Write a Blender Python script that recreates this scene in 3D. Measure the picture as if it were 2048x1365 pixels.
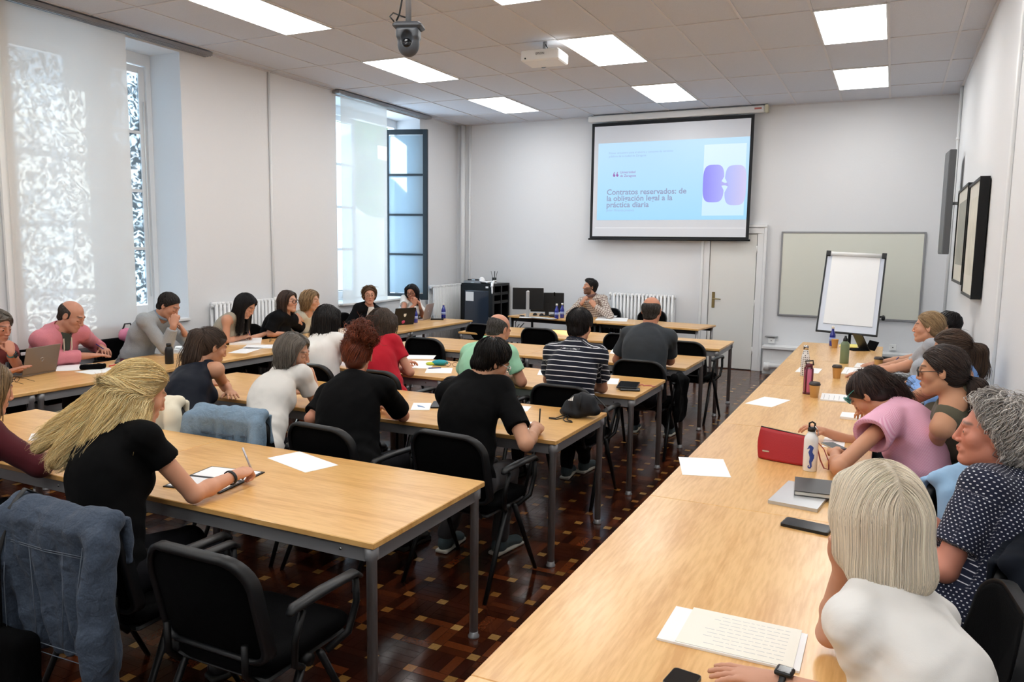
import bpy, math, random
import numpy as np
from mathutils import Vector, Matrix

# ------------------------------------------------------------------ camera, world, lights, exposure
for o in list(bpy.data.objects): bpy.data.objects.remove(o)
SC = bpy.context.scene
COL = SC.collection
F_PX = 1555.47; YAW, PITCH, ROLL = 0.4514, -0.1206, 0.0130
CAM = np.array([0.0, 0.0, 1.80])
def cam_axes():
    cy, sy = math.cos(YAW), math.sin(YAW); cp, sp = math.cos(PITCH), math.sin(PITCH)
    f = np.array([-sy*cp, cy*cp, sp]); r = np.array([cy, sy, 0.0]); u = np.cross(r, f)
    c, s = math.cos(ROLL), math.sin(ROLL)
    return np.array([c*r+s*u, -s*r+c*u, f])
AX = cam_axes()
cd = bpy.data.cameras.new('camera'); cam = bpy.data.objects.new('camera', cd); COL.objects.link(cam)
cd.sensor_width = 36.0; cd.lens = F_PX/2048*36.0; cd.clip_start = 0.02; cd.clip_end = 200
cam.matrix_world = Matrix(((AX[0][0], AX[1][0], -AX[2][0], CAM[0]), (AX[0][1], AX[1][1], -AX[2][1], CAM[1]),
                           (AX[0][2], AX[1][2], -AX[2][2], CAM[2]), (0, 0, 0, 1)))
SC.camera = cam
SC.view_settings.view_transform = 'Standard'; SC.view_settings.look = 'None'
SC.view_settings.gamma = 1.0; SC.view_settings.use_curve_mapping = False
SC.view_settings.exposure = 0.40
try:
    SC.cycles.use_denoising = True; SC.cycles.denoiser = 'OPENIMAGEDENOISE'
    SC.cycles.max_bounces = 7; SC.cycles.diffuse_bounces = 4; SC.cycles.glossy_bounces = 3
    SC.cycles.transmission_bounces = 4; SC.cycles.transparent_max_bounces = 8
    SC.cycles.sample_clamp_indirect = 6.0; SC.cycles.caustics_reflective = False; SC.cycles.caustics_refractive = False
except Exception: pass
W = bpy.data.worlds.new('world'); SC.world = W; W.use_nodes = True
bg = W.node_tree.nodes['Background']; bg.inputs[0].default_value = (0.62, 0.80, 1.0, 1); bg.inputs[1].default_value = 2.2
sd = bpy.data.lights.new('sun', 'SUN'); sd.energy = 10.0; sd.angle = 0.01; sd.color = (1, 0.93, 0.82)
sun = bpy.data.objects.new('sun', sd); COL.objects.link(sun)
sun.rotation_euler = Vector((0.70, -0.22, -0.50)).normalized().to_track_quat('-Z', 'Y').to_euler()
PANEL_POWER = 9.0            # emission of the ceiling panels
def portal(loc, sy, sz, power):                # daylight coming through a window opening
    ld = bpy.data.lights.new('window_daylight', 'AREA'); ld.shape = 'RECTANGLE'; ld.size = sz; ld.size_y = sy
    ld.energy = power; ld.color = (0.70, 0.85, 1.0)
    o = bpy.data.objects.new('window_daylight', ld); COL.objects.link(o); o.location = loc
    o.rotation_euler = (0, -math.pi/2, 0); return o
portal((-7.62, 5.15, 2.4), 1.9, 2.7, 45)
portal((-7.62, 9.7, 2.4), 1.9, 2.7, 40)

# ------------------------------------------------------------------ helpers
def px(x, y, X=None, Y=None, Z=None):
    """point where the ray through photograph pixel (x, y) meets a plane of the room"""
    v = AX.T @ np.array([(x-1024)/F_PX, (682.5-y)/F_PX, 1.0])
    if Z is not None: t = (Z-CAM[2])/v[2]
    elif Y is not None: t = (Y-CAM[1])/v[1]
    else: t = (X-CAM[0])/v[0]
    return CAM+v*t
def S(c):                                   # sRGB 0-255 to linear
    return tuple(((v/255)/12.92 if v/255 <= .04045 else ((v/255+.055)/1.055)**2.4) for v in c)
def nt(name):
    m = bpy.data.materials.new(name); m.use_nodes = True
    return m, m.node_tree.nodes, m.node_tree.links, m.node_tree.nodes['Principled BSDF']
def mat(name, c, rough=.6, metal=0., bump=0., bscale=40., var=0., spec=.5, coat=0., noise_stretch=(1, 1, 1), sheen=0., emit=None):
    m, N, L, b = nt(name)
    c = S(c) if max(c) > 1 else c
    b.inputs['Base Color'].default_value = (*c, 1); b.inputs['Roughness'].default_value = rough
    b.inputs['Metallic'].default_value = metal; b.inputs['Specular IOR Level'].default_value = spec
    b.inputs['Coat Weight'].default_value = coat
    if sheen: b.inputs['Sheen Weight'].default_value = sheen
    if emit: b.inputs['Emission Color'].default_value = (*c, 1); b.inputs['Emission Strength'].default_value = emit
    if bump or var:
        tc = N.new('ShaderNodeTexCoord'); mp = N.new('ShaderNodeMapping'); mp.inputs['Scale'].default_value = noise_stretch
        L.new(tc.outputs['Object'], mp.inputs[0])
        n = N.new('ShaderNodeTexNoise'); n.inputs['Scale'].default_value = bscale; n.inputs['Detail'].default_value = 4
        L.new(mp.outputs[0], n.inputs['Vector'])
        if bump:
            bp = N.new('ShaderNodeBump'); bp.inputs['Strength'].default_value = bump; bp.inputs['Distance'].default_value = .01
            L.new(n.outputs[0], bp.inputs['Height']); L.new(bp.outputs[0], b.inputs['Normal'])
        if var:
            r = N.new('ShaderNodeValToRGB'); r.color_ramp.elements[0].position = .3; r.color_ramp.elements[1].position = .7
            r.color_ramp.elements[0].color = (*[v*(1-var) for v in c], 1); r.color_ramp.elements[1].color = (*[min(1, v*(1+var)) for v in c], 1)
            L.new(n.outputs[0], r.inputs[0]); L.new(r.outputs[0], b.inputs['Base Color'])
    return m
def tint_mat(name, rough=.55, spec=.4, bump=0., bscale=60., sheen=0., sub=0.):
    m, N, L, b = nt(name)
    a = N.new('ShaderNodeAttribute'); a.attribute_name = 'tint'
    L.new(a.outputs['Color'], b.inputs['Base Color']); b.inputs['Roughness'].default_value = rough
    b.inputs['Specular IOR Level'].default_value = spec
    if sheen: b.inputs['Sheen Weight'].default_value = sheen
    if bump:
        n = N.new('ShaderNodeTexNoise'); n.inputs['Scale'].default_value = bscale; n.inputs['Detail'].default_value = 5
        tc = N.new('ShaderNodeTexCoord'); L.new(tc.outputs['Object'], n.inputs['Vector'])
        bp = N.new('ShaderNodeBump'); bp.inputs['Strength'].default_value = bump; bp.inputs['Distance'].default_value = .01
        L.new(n.outputs[0], bp.inputs['Height']); L.new(bp.outputs[0], b.inputs['Normal'])
    return m
def link(name, data, parent=None):
    o = bpy.data.objects.new(name, data); COL.objects.link(o)
    if parent is not None: o.parent = parent
    return o
def tag(o, label=None, cat=None, group=None, kind=None):
    if label: o['label'] = label
    if cat: o['category'] = cat
    if group: o['group'] = group
    if kind: o['kind'] = kind
    return o
def empty(name, loc, rz=0, label=None, cat=None, group=None):
    o = bpy.data.objects.new(name, None); COL.objects.link(o); o.empty_display_size = .05
    o.location = tuple(loc); o.rotation_euler = (0, 0, rz); return tag(o, label, cat, group)
def copy_tree(o, parent=None):
    c = o.copy(); COL.objects.link(c)
    if parent is not None: c.parent = parent
    for ch in list(o.children): copy_tree(ch, c)
    return c
def mk(name, V, faces, mats, parent=None, smooth=True, tint=None, midx=None, attrs=None):
    """mesh object out of arrays; faces: list of (n,3)/(n,4) arrays"""
    if not isinstance(faces, (list, tuple)): faces = [faces]
    faces = [np.asarray(f, dtype=np.int32) for f in faces if len(f)]
    V = np.asarray(V, dtype=np.float32)
    me = bpy.data.meshes.new(name); me.vertices.add(len(V)); me.vertices.foreach_set('co', V.ravel())
    nl = sum(f.size for f in faces); nf = sum(len(f) for f in faces)
    me.loops.add(nl); me.polygons.add(nf)
    me.loops.foreach_set('vertex_index', np.concatenate([f.ravel() for f in faces]))
    tot = np.concatenate([np.full(len(f), f.shape[1], dtype=np.int32) for f in faces])
    me.polygons.foreach_set('loop_start', np.concatenate([[0], np.cumsum(tot)[:-1]]).astype(np.int32))
    me.polygons.foreach_set('use_smooth', np.full(nf, smooth))
    if midx is not None: me.polygons.foreach_set('material_index', np.asarray(midx, dtype=np.int32))
    me.update(calc_edges=True)
    if tint is not None:
        a = me.color_attributes.new('tint', 'FLOAT_COLOR', 'POINT')
        t = np.ones((len(V), 4), dtype=np.float32); t[:, :3] = tint; a.data.foreach_set('color', t.ravel())
    if attrs:
        for k, v in attrs.items():
            a = me.attributes.new(k, 'FLOAT_VECTOR', 'POINT'); a.data.foreach_set('vector', np.asarray(v, dtype=np.float32).ravel())
    for m in (mats if isinstance(mats, (list, tuple)) else [mats]): me.materials.append(m)
    return link(name, me, parent)

class MB:
    """collects boxes, tubes, lathes and prisms; build() links them as ONE mesh object"""
    def __init__(s): s.v = []; s.f = []; s.m = []; s.sm = []
    def _add(s, vs, fs, m=0, sm=False):
        b = len(s.v); s.v += [tuple(v) for v in vs]
        for f in fs: s.f.append(tuple(b+i for i in f)); s.m.append(m); s.sm.append(sm)
    def box(s, lo, hi, m=0, T=None, bev=0.0):
        x0, y0, z0 = lo; x1, y1, z1 = hi
        if bev > 0:
            b = bev; vs = []; 
            for (z, i) in ((z0, b), (z0+b, 0), (z1-b, 0), (z1, b)):
                vs += [(x0+i+b, y0+i, z), (x1-i-b, y0+i, z), (x1-i, y0+i+b, z), (x1-i, y1-i-b, z), (x1-i-b, y1-i, z), (x0+i+b, y1-i, z), (x0+i, y1-i-b, z), (x0+i, y0+i+b, z)]
            fs = [tuple(range(7, -1, -1)), tuple(range(24, 32))]
            for k in range(3):
                for j in range(8): a = k*8+j; c = k*8+(j+1) % 8; fs.append((a, c, c+8, a+8))
        else:
            vs = [(x0, y0, z0), (x1, y0, z0), (x1, y1, z0), (x0, y1, z0), (x0, y0, z1), (x1, y0, z1), (x1, y1, z1), (x0, y1, z1)]
            fs = [(3, 2, 1, 0), (4, 5, 6, 7), (0, 1, 5, 4), (1, 2, 6, 5), (2, 3, 7, 6), (3, 0, 4, 7)]
        if T is not None: vs = [tuple(T @ Vector(v)) for v in vs]
        s._add(vs, fs, m); return s
    def tube(s, pts, r, n=10, m=0, cap=True, flat=1.0, T=None):
        P = [Vector(p) for p in pts]; rs = r if isinstance(r, (list, tuple)) else [r]*len(P)
        t0 = (P[1]-P[0]).normalized(); up = Vector((0, 0, 1)) if abs(t0.z) < .9 else Vector((0, 1, 0))
        sd_ = t0.cross(up).normalized(); vs = []
        for i, p in enumerate(P):
            t = ((P[min(i+1, len(P)-1)]-P[max(i-1, 0)])).normalized()
            sd_ = (sd_-t*sd_.dot(t)).normalized(); u = t.cross(sd_)
            for k in range(n):
                a = 2*math.pi*k/n; vs.append(p+(sd_*math.cos(a)+u*math.sin(a)*flat)*rs[i])
        if T is not None: vs = [T @ v for v in vs]
        fs = []
        for i in range(len(P)-1):
            for k in range(n): a = i*n+k; b = i*n+(k+1) % n; fs.append((a, b, b+n, a+n))
        if cap: fs.append(tuple(range(n-1, -1, -1))); fs.append(tuple((len(P)-1)*n+k for k in range(n)))
        s._add(vs, fs, m, True); return s
    def lathe(s, prof, c=(0, 0, 0), n=24, m=0, sx=1., sy=1., T=None):
        vs = []; fs = []
        for (r, z) in prof:
            for k in range(n):
                a = 2*math.pi*k/n; vs.append(Vector((c[0]+r*math.cos(a)*sx, c[1]+r*math.sin(a)*sy, c[2]+z)))
        if T is not None: vs = [T @ v for v in vs]
        for i in range(len(prof)-1):
            for k in range(n): a = i*n+k; b = i*n+(k+1) % n; fs.append((a, b, b+n, a+n))
        if prof[0][0] > 1e-5: fs.append(tuple(range(n-1, -1, -1)))
        if prof[-1][0] > 1e-5: fs.append(tuple((len(prof)-1)*n+k for k in range(n)))
        s._add(vs, fs, m, True); return s
    def prism(s, poly, z0, z1, m=0, T=None, flip=False):
        n = len(poly); vs = [Vector((p[0], p[1], z0)) for p in poly]+[Vector((p[0], p[1], z1)) for p in poly]
        if T is not None: vs = [T @ v for v in vs]
        fs = [tuple(range(n-1, -1, -1)), tuple(range(n, 2*n))]+[(k, (k+1) % n, (k+1) % n+n, k+n) for k in range(n)]
        s._add(vs, fs, m); return s
    def rings(s, rings, m=0, sm=True, cap=True):
        n = len(rings[0]); vs = [p for r in rings for p in r]; fs = []
        for i in range(len(rings)-1):
            for k in range(n): a = i*n+k; b = i*n+(k+1) % n; fs.append((a, b, b+n, a+n))
        if cap: fs.append(tuple(range(n-1, -1, -1))); fs.append(tuple((len(rings)-1)*n+k for k in range(n)))
        s._add(vs, fs, m, sm); return s
    def build(s, name, mats, parent=None, loc=None):
        me = bpy.data.meshes.new(name); me.from_pydata([tuple(v) for v in s.v], [], s.f)
        me.polygons.foreach_set('material_index', s.m); me.polygons.foreach_set('use_smooth', s.sm)
        for m in (mats if isinstance(mats, (list, tuple)) else [mats]): me.materials.append(m)
        me.update()
        o = link(name, me, parent)
        if loc is not None: o.location = loc
        return o
def TR(loc=(0, 0, 0), rz=0, rx=0, ry=0):
    return Matrix.Translation(Vector(tuple(loc))) @ Matrix.Rotation(rz, 4, 'Z') @ Matrix.Rotation(ry, 4, 'Y') @ Matrix.Rotation(rx, 4, 'X')
def rrect(hx, y0, y1, r0, r1, n=6):
    """rounded outline: half width hx, from y0 to y1, corner radius r0 at the bottom and r1 at the top"""
    P = []
    for cx, cy, r, a0 in ((hx-r0, y0+r0, r0, -90), (hx-r1, y1-r1, r1, 0), (-(hx-r1), y1-r1, r1, 90), (-(hx-r0), y0+r0, r0, 180)):
        for k in range(n+1):
            a = math.radians(a0+90*k/n); P.append((cx+r*math.cos(a), cy+r*math.sin(a)))
    return P
def pad(mb, outline, thick, place, m=0, edge=.35, puff=.0):
    """cushion-like slab over an outline; place(u, v, w) -> point"""
    n = len(outline); cx = sum(p[0] for p in outline)/n; cy = sum(p[1] for p in outline)/n
    def ring(sc, w): return [place(cx+(p[0]-cx)*sc, cy+(p[1]-cy)*sc, w) for p in outline]
    e = 1-edge*thick/max(abs(p[0]-cx) for p in outline)
    R = [ring(.02, thick/2+puff), ring(.35, thick/2+puff*.9), ring(.7, thick/2+puff*.6), ring(e*.98, thick/2), ring((1+e)/2, thick*.40), ring(1, thick*.15),
         ring(1, -thick*.15), ring((1+e)/2, -thick*.40), ring(e*.98, -thick/2), ring(.6, -thick/2), ring(.02, -thick/2)]
    mb.rings(R[::-1], m, True)

# ------------------------------------------------------------------ implicit surfaces
class Prim:
    __slots__ = ('fn', 'lo', 'hi', 'k', 'sub')
    def __init__(s, fn, lo, hi, k=.02, sub=False): s.fn = fn; s.lo = np.array(lo, float); s.hi = np.array(hi, float); s.k = k; s.sub = sub
def A(*v): return np.array(v, dtype=np.float64)
def nrm(v): v = np.asarray(v, float); return v/(np.linalg.norm(v)+1e-12)
def cone(a, b, r1, r2, k=.02, sub=False, flat=None, cut=None):
    """tapered capsule; flat=(axis, factor) squashes it along an axis; cut=(point, normal) keeps the side the normal points away from"""
    a = np.asarray(a, float); b = np.asarray(b, float); d = b-a; dd = float(d@d)+1e-12
    def fn(P):
        Q = P-a; h = np.clip((Q@d)/dd, 0, 1); E = Q-h[..., None]*d
        if flat is not None:
            ax, fc = flat; c = (E@ax)[..., None]*ax; E = E+c*(1/fc-1)
        r = np.sqrt((E*E).sum(-1))-(r1+(r2-r1)*h)
        if flat is not None: r = r*min(1, flat[1]+.3)
        if cut is not None: r = np.maximum(r, (P-cut[0])@cut[1])
        return r
    R = max(r1, r2); return Prim(fn, np.minimum(a, b)-R, np.maximum(a, b)+R, k, sub)
def ell(c, r, M=None, k=.02, sub=False, cut=None):
    """ellipsoid, M columns are its axes"""
    c = np.asarray(c, float); r = np.asarray(r, float); M = np.eye(3) if M is None else M
    def fn(P):
        Q = (P-c)@M; k0 = np.sqrt(((Q/r)**2).sum(-1)); k1 = np.sqrt(((Q/(r*r))**2).sum(-1))+1e-9
        d = k0*(k0-1)/k1
        if cut is not None:
            for o, n in cut: d = np.maximum(d, (P-o)@n)
        return d
    ext = np.sqrt(((M*r)**2).sum(1)); return Prim(fn, c-ext, c+ext, k, sub)
def rbox(c, h, rad, M=None, k=.02, sub=False):
    c = np.asarray(c, float); h = np.asarray(h, float)-rad; M = np.eye(3) if M is None else M
    def fn(P):
        q = np.abs((P-c)@M)-h
        return np.sqrt((np.maximum(q, 0)**2).sum(-1))+np.minimum(q.max(-1), 0)-rad
    ext = np.abs(M)@(h+rad); return Prim(fn, c-ext, c+ext, k, sub)
def torus(c, R, r, M, k=.01, ex=1., hz=1.):
    c = np.asarray(c, float)
    def fn(P):
        Q = (P-c)@M; q = np.sqrt((Q[..., 0]/ex)**2+Q[..., 1]**2)-R
        return np.sqrt(q*q+(Q[..., 2]/hz)**2)-r
    e = R*max(1, ex)+r*max(1, hz); return Prim(fn, c-e, c+e, k, False)
def sd_eval(prims, P):
    F = np.full(P.shape[:-1], 1.0)
    for p in prims:
        d = p.fn(P); k = p.k
        if p.sub:
            h = np.clip(.5-.5*(F+d)/k, 0, 1); F = F*(1-h)-d*h+k*h*(1-h)
        else:
            h = np.clip(.5+.5*(F-d)/k, 0, 1); F = F*(1-h)+d*h-k*h*(1-h)
    return F
def axis_coords(lo, hi, h, fine):
    out = [lo]; x = lo
    while x < hi:
        st = h
        for (a, b, hf) in fine:
            if a-h < x < b: st = min(st, hf)
        x += st; out.append(x)
    return np.array(out)
def polygonize(prims, h, fine=(), lo=None, hi=None):
    """surface nets on a rectilinear grid; fine: boxes (lo, hi, spacing)"""
    add = [p for p in prims if not p.sub]
    L = np.min([p.lo for p in add], axis=0)-3*h if lo is None else np.array(lo, float)
    U = np.max([p.hi for p in add], axis=0)+3*h if hi is None else np.array(hi, float)
    X = [axis_coords(L[i], U[i], h, [(b[0][i], b[1][i], b[2]) for b in fine]) for i in range(3)]
    F = np.ones([len(c) for c in X], dtype=np.float32)
    for p in prims:
        m = p.k+2.5*h; sl = []
        for i in range(3):
            a = np.searchsorted(X[i], p.lo[i]-m); b = np.searchsorted(X[i], p.hi[i]+m); sl.append((a, b))
        if any(b-a < 2 for a, b in sl): continue
        G = np.stack(np.meshgrid(*[X[i][sl[i][0]:sl[i][1]] for i in range(3)], indexing='ij'), -1)
        d = p.fn(G).astype(np.float32); V = F[sl[0][0]:sl[0][1], sl[1][0]:sl[1][1], sl[2][0]:sl[2][1]]; k = p.k
        if p.sub: t = np.clip(.5-.5*(V+d)/k, 0, 1); V[...] = V*(1-t)-d*t+k*t*(1-t)
        else: t = np.clip(.5+.5*(V-d)/k, 0, 1); V[...] = V*(1-t)+d*t-k*t*(1-t)
    I = F < 0
    I[0] = I[-1] = False; I[:, 0] = I[:, -1] = False; I[:, :, 0] = I[:, :, -1] = False
    F = np.where(I, F, np.maximum(F, 1e-6))
    nx, ny, nz = [n-1 for n in F.shape]
    c8 = [I[a:a+nx, b:b+ny, c:c+nz] for a in (0, 1) for b in (0, 1) for c in (0, 1)]
    anyi = c8[0].copy(); alli = c8[0].copy()
    for q in c8[1:]: anyi |= q; alli &= q
    act = anyi & ~alli; idx = np.argwhere(act)
    if len(idx) == 0: return np.zeros((0, 3)), np.zeros((0, 4), int)
    ids = np.full(act.shape, -1, dtype=np.int32); ids[act] = np.arange(len(idx))
    i, j, k = idx.T; acc = np.zeros((len(idx), 3)); cnt = np.zeros(len(idx))
    val = {(a, b, c): F[i+a, j+b, k+c] for a in (0, 1) for b in (0, 1) for c in (0, 1)}
    for ax in range(3):
        o1, o2 = [q for q in range(3) if q != ax]
        for s1 in (0, 1):
            for s2 in (0, 1):
                p0 = [0, 0, 0]; p0[o1] = s1; p0[o2] = s2; p1 = list(p0); p1[ax] = 1
                v0 = val[tuple(p0)]; v1 = val[tuple(p1)]; mk_ = (v0 < 0) != (v1 < 0)
                t = np.where(mk_, v0/np.where(mk_, v0-v1, 1), 0)
                acc[:, ax] += t*mk_; acc[:, o1] += s1*mk_; acc[:, o2] += s2*mk_; cnt += mk_
    u = acc/cnt[:, None]; V = np.empty_like(u)
    for ax, q in enumerate((i, j, k)):
        x0 = X[ax][q]; x1 = X[ax][q+1]; V[:, ax] = x0+(x1-x0)*u[:, ax]
    quads = []
    for ax in range(3):
        o1, o2 = (ax+1) % 3, (ax+2) % 3
        sl0 = [slice(1, -1)]*3; sl0[ax] = slice(0, -1); sl1 = [slice(1, -1)]*3; sl1[ax] = slice(1, None)
        a = I[tuple(sl0)]; b = I[tuple(sl1)]; E = np.argwhere(a != b)
        if len(E) == 0: continue
        base = E.copy(); base[:, o1] += 1; base[:, o2] += 1
        def cell(d1, d2):
            q = base.copy(); q[:, o1] += d1; q[:, o2] += d2; return ids[q[:, 0], q[:, 1], q[:, 2]]
        Q = np.stack([cell(-1, -1), cell(0, -1), cell(0, 0), cell(-1, 0)], 1)
        s = a[E[:, 0], E[:, 1], E[:, 2]]; Q[~s] = Q[~s][:, ::-1]; quads.append(Q)
    Q = np.concatenate(quads); Q = Q[(Q >= 0).all(1)]
    return V, Q
def grad(prims, P, e=.0015):
    T4 = A(1, -1, -1), A(-1, -1, 1), A(-1, 1, -1), A(1, 1, 1); g = 0
    for t in T4: g = g+t*sd_eval(prims, P+t*e)[..., None]
    return g/(np.linalg.norm(g, axis=-1, keepdims=True)+1e-9)
def vnormals(V, Q):
    a = V[Q[:, 2]]-V[Q[:, 0]]; b = V[Q[:, 3]]-V[Q[:, 1]]; n = np.cross(a, b); N = np.zeros_like(V)
    for c in range(4): np.add.at(N, Q[:, c], n)
    return N/(np.linalg.norm(N, axis=1, keepdims=True)+1e-12)
def wav(P, seed, f):
    """cheap smooth pseudo noise"""
    r = np.random.RandomState(seed); out = 0
    for _ in range(5):
        d = r.normal(size=3); d /= np.linalg.norm(d); w = r.uniform(.6, 1.5)*f
        out = out+np.sin(P@d*w+r.uniform(0, 6.28)+1.3*np.sin(P@r.normal(size=3)*f*.5+r.uniform(0, 6.28)))
    return out/2.4
# ------------------------------------------------------------------ people
M_SKIN = tint_mat('skin', .52, .35, .04, 220)
M_HAIR = tint_mat('hair', .42, .3)
M_EYE = tint_mat('eye', .12, .6)
def cloth_mat(name, kind, c1, c2=None, rough=.85, bump=.16, p=None, fold=8):
    """fabric; kind plain / stripes / dots / plaid / heather / pinstripe use the garment's own 'pat' coordinates"""
    m, N, L, b = nt(name); c1 = (*S(c1), 1); c2 = (*S(c2), 1) if c2 else c1
    b.inputs['Roughness'].default_value = rough; b.inputs['Specular IOR Level'].default_value = .25
    b.inputs['Sheen Weight'].default_value = 0.0 if max(c1[:3]) < .02 else .06
    if max(c1[:3]) < .02: b.inputs['Specular IOR Level'].default_value = .12
    tc = N.new('ShaderNodeTexCoord')
    def math_(op, a, v=None, v2=None):
        n = N.new('ShaderNodeMath'); n.operation = op
        for i, q in enumerate((a, v, v2)):
            if q is None: continue
            if hasattr(q, 'links'): L.new(q, n.inputs[i])
            else: n.inputs[i].default_value = q
        return n.outputs[0]
    n1 = N.new('ShaderNodeTexNoise'); n1.inputs['Scale'].default_value = fold; n1.inputs['Detail'].default_value = 3
    n1.inputs['Distortion'].default_value = .5; L.new(tc.outputs['Object'], n1.inputs['Vector'])
    n2 = N.new('ShaderNodeTexNoise'); n2.inputs['Scale'].default_value = 420; L.new(tc.outputs['Object'], n2.inputs['Vector'])
    hsum = math_('ADD', n1.outputs[0], math_('MULTIPLY', n2.outputs[0], .03))
    bp = N.new('ShaderNodeBump'); bp.inputs['Strength'].default_value = bump; bp.inputs['Distance'].default_value = .03
    L.new(hsum, bp.inputs['Height']); L.new(bp.outputs[0], b.inputs['Normal'])
    b.inputs['Base Color'].default_value = c1
    if kind != 'plain':
        at = N.new('ShaderNodeAttribute'); at.attribute_name = 'pat'; sp = N.new('ShaderNodeSeparateXYZ'); L.new(at.outputs['Vector'], sp.inputs[0])
        u, v = sp.outputs[0], sp.outputs[1]; fac = None
        if kind == 'stripes':        # p=(period, width)
            fac = math_('LESS_THAN', math_('FRACT', math_('DIVIDE', v, p[0])), p[1])
        elif kind == 'pinstripe':
            fac = math_('LESS_THAN', math_('FRACT', math_('DIVIDE', u, p[0])), p[1])
        elif kind == 'plaid':
            a = math_('LESS_THAN', math_('FRACT', math_('DIVIDE', u, p[0])), p[1]); c = math_('LESS_THAN', math_('FRACT', math_('DIVIDE', v, p[0])), p[1])
            fac = math_('MAXIMUM', math_('MULTIPLY', a, .75), c)
        elif kind == 'dots':
            row = math_('FLOOR', math_('DIVIDE', v, p[0])); off = math_('MULTIPLY', math_('MODULO', row, 2.0), .5)
            fu = math_('SUBTRACT', math_('FRACT', math_('ADD', math_('DIVIDE', u, p[0]*1.15), off)), .5); fv = math_('SUBTRACT', math_('FRACT', math_('DIVIDE', v, p[0])), .5)
            fac = math_('LESS_THAN', math_('ADD', math_('MULTIPLY', fu, fu), math_('MULTIPLY', fv, fv)), p[1])
        elif kind == 'heather':
            n3 = N.new('ShaderNodeTexNoise'); n3.inputs['Scale'].default_value = 160; L.new(tc.outputs['Object'], n3.inputs['Vector']); fac = n3.outputs[0]
        mx = N.new('ShaderNodeMix'); mx.data_type = 'RGBA'; L.new(fac, mx.inputs['Factor'])
        mx.inputs['A'].default_value = c1; mx.inputs['B'].default_value = c2; L.new(mx.outputs['Result'], b.inputs['Base Color'])
    return m
def ik(S_, W_, l1, l2, pole):
    d = W_-S_; D = np.linalg.norm(d); d = d/D
    if D > (l1+l2)*.995: sc = D/((l1+l2)*.995); l1 *= sc; l2 *= sc
    a = (l1*l1-l2*l2+D*D)/(2*D); h = math.sqrt(max(l1*l1-a*a, 0)); p = pole-d*(pole@d); p = nrm(p)
    return S_+d*a+p*h
def rotm(yaw, pitch=0, roll=0):
    """columns right, forward, up; pitch > 0 looks down, roll > 0 tips to the right"""
    c, s = math.cos(yaw), math.sin(yaw); Z = A([c, -s, 0], [s, c, 0], [0, 0, 1])
    c, s = math.cos(-pitch), math.sin(-pitch); X = A([1, 0, 0], [0, c, -s], [0, s, c])
    c, s = math.cos(roll), math.sin(roll); Y = A([c, 0, s], [0, 1, 0], [-s, 0, c])
    return Z@X@Y
CURL = {'flat': (.12, .16, .1, .15), 'relax': (.35, .5, .35, .3), 'pen': (.85, .95, .5, .75), 'fist': (1.25, 1.45, .9, .8), 'clasp': (.75, 1.1, .6, .5)}
def hand_prims(w, d, n, side, pose, s=1.0):
    """w wrist, d palm direction, n back of the hand, side = direction of the thumb"""
    d = nrm(d); n = nrm(n-d*(n@d)); sd_ = nrm(np.cross(n, d)); sd_ = sd_*(1 if sd_@side > 0 else -1); out = []
    M = np.stack([sd_, d, n], 1)
    out.append(ell(w+d*.052*s, A(.041, .058, .0165)*s, M, .012))
    out.append(cone(w-d*.01*s, w+d*.03*s, .025*s, .024*s, .015, flat=(n, .75)))
    c = CURL[pose]; spread = (.16, .04, -.06, -.17)
    for i, (o, ln) in enumerate(zip((.029, .0095, -.0095, -.028), (.074, .082, .076, .060))):
        b = w+(d*(.092-.004*abs(i-1.2))+sd_*o)*s; dirn = nrm(d+sd_*spread[i]*(.4 if pose in ('fist', 'clasp') else 1)); ang = 0; q = b; r = .0090*s
        for j, (fr, cc) in enumerate(zip((.46, .30, .24), c[:3])):
            ang += cc*(1+.08*i); v = dirn*math.cos(ang)-n*math.sin(ang); e = q+v*ln*fr*s
            out.append(cone(q, e, r, r*.92, .004)); q = e; r *= .9
    b = w+(d*.022+sd_*.030-n*.004)*s; v = nrm(d*.62+sd_*(.75-.5*c[3])-n*(.25+.35*c[3])); e = b+v*.042*s
    out.append(cone(w+d*.02*s, b, .018*s, .0135*s, .010)); out.append(cone(b, e, .0120*s, .0105*s, .005))
    v2 = nrm(v*.8+d*.35-sd_*.45*c[3]); out.append(cone(e, e+v2*.030*s, .0102*s, .0078*s, .004))
    return out
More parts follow.
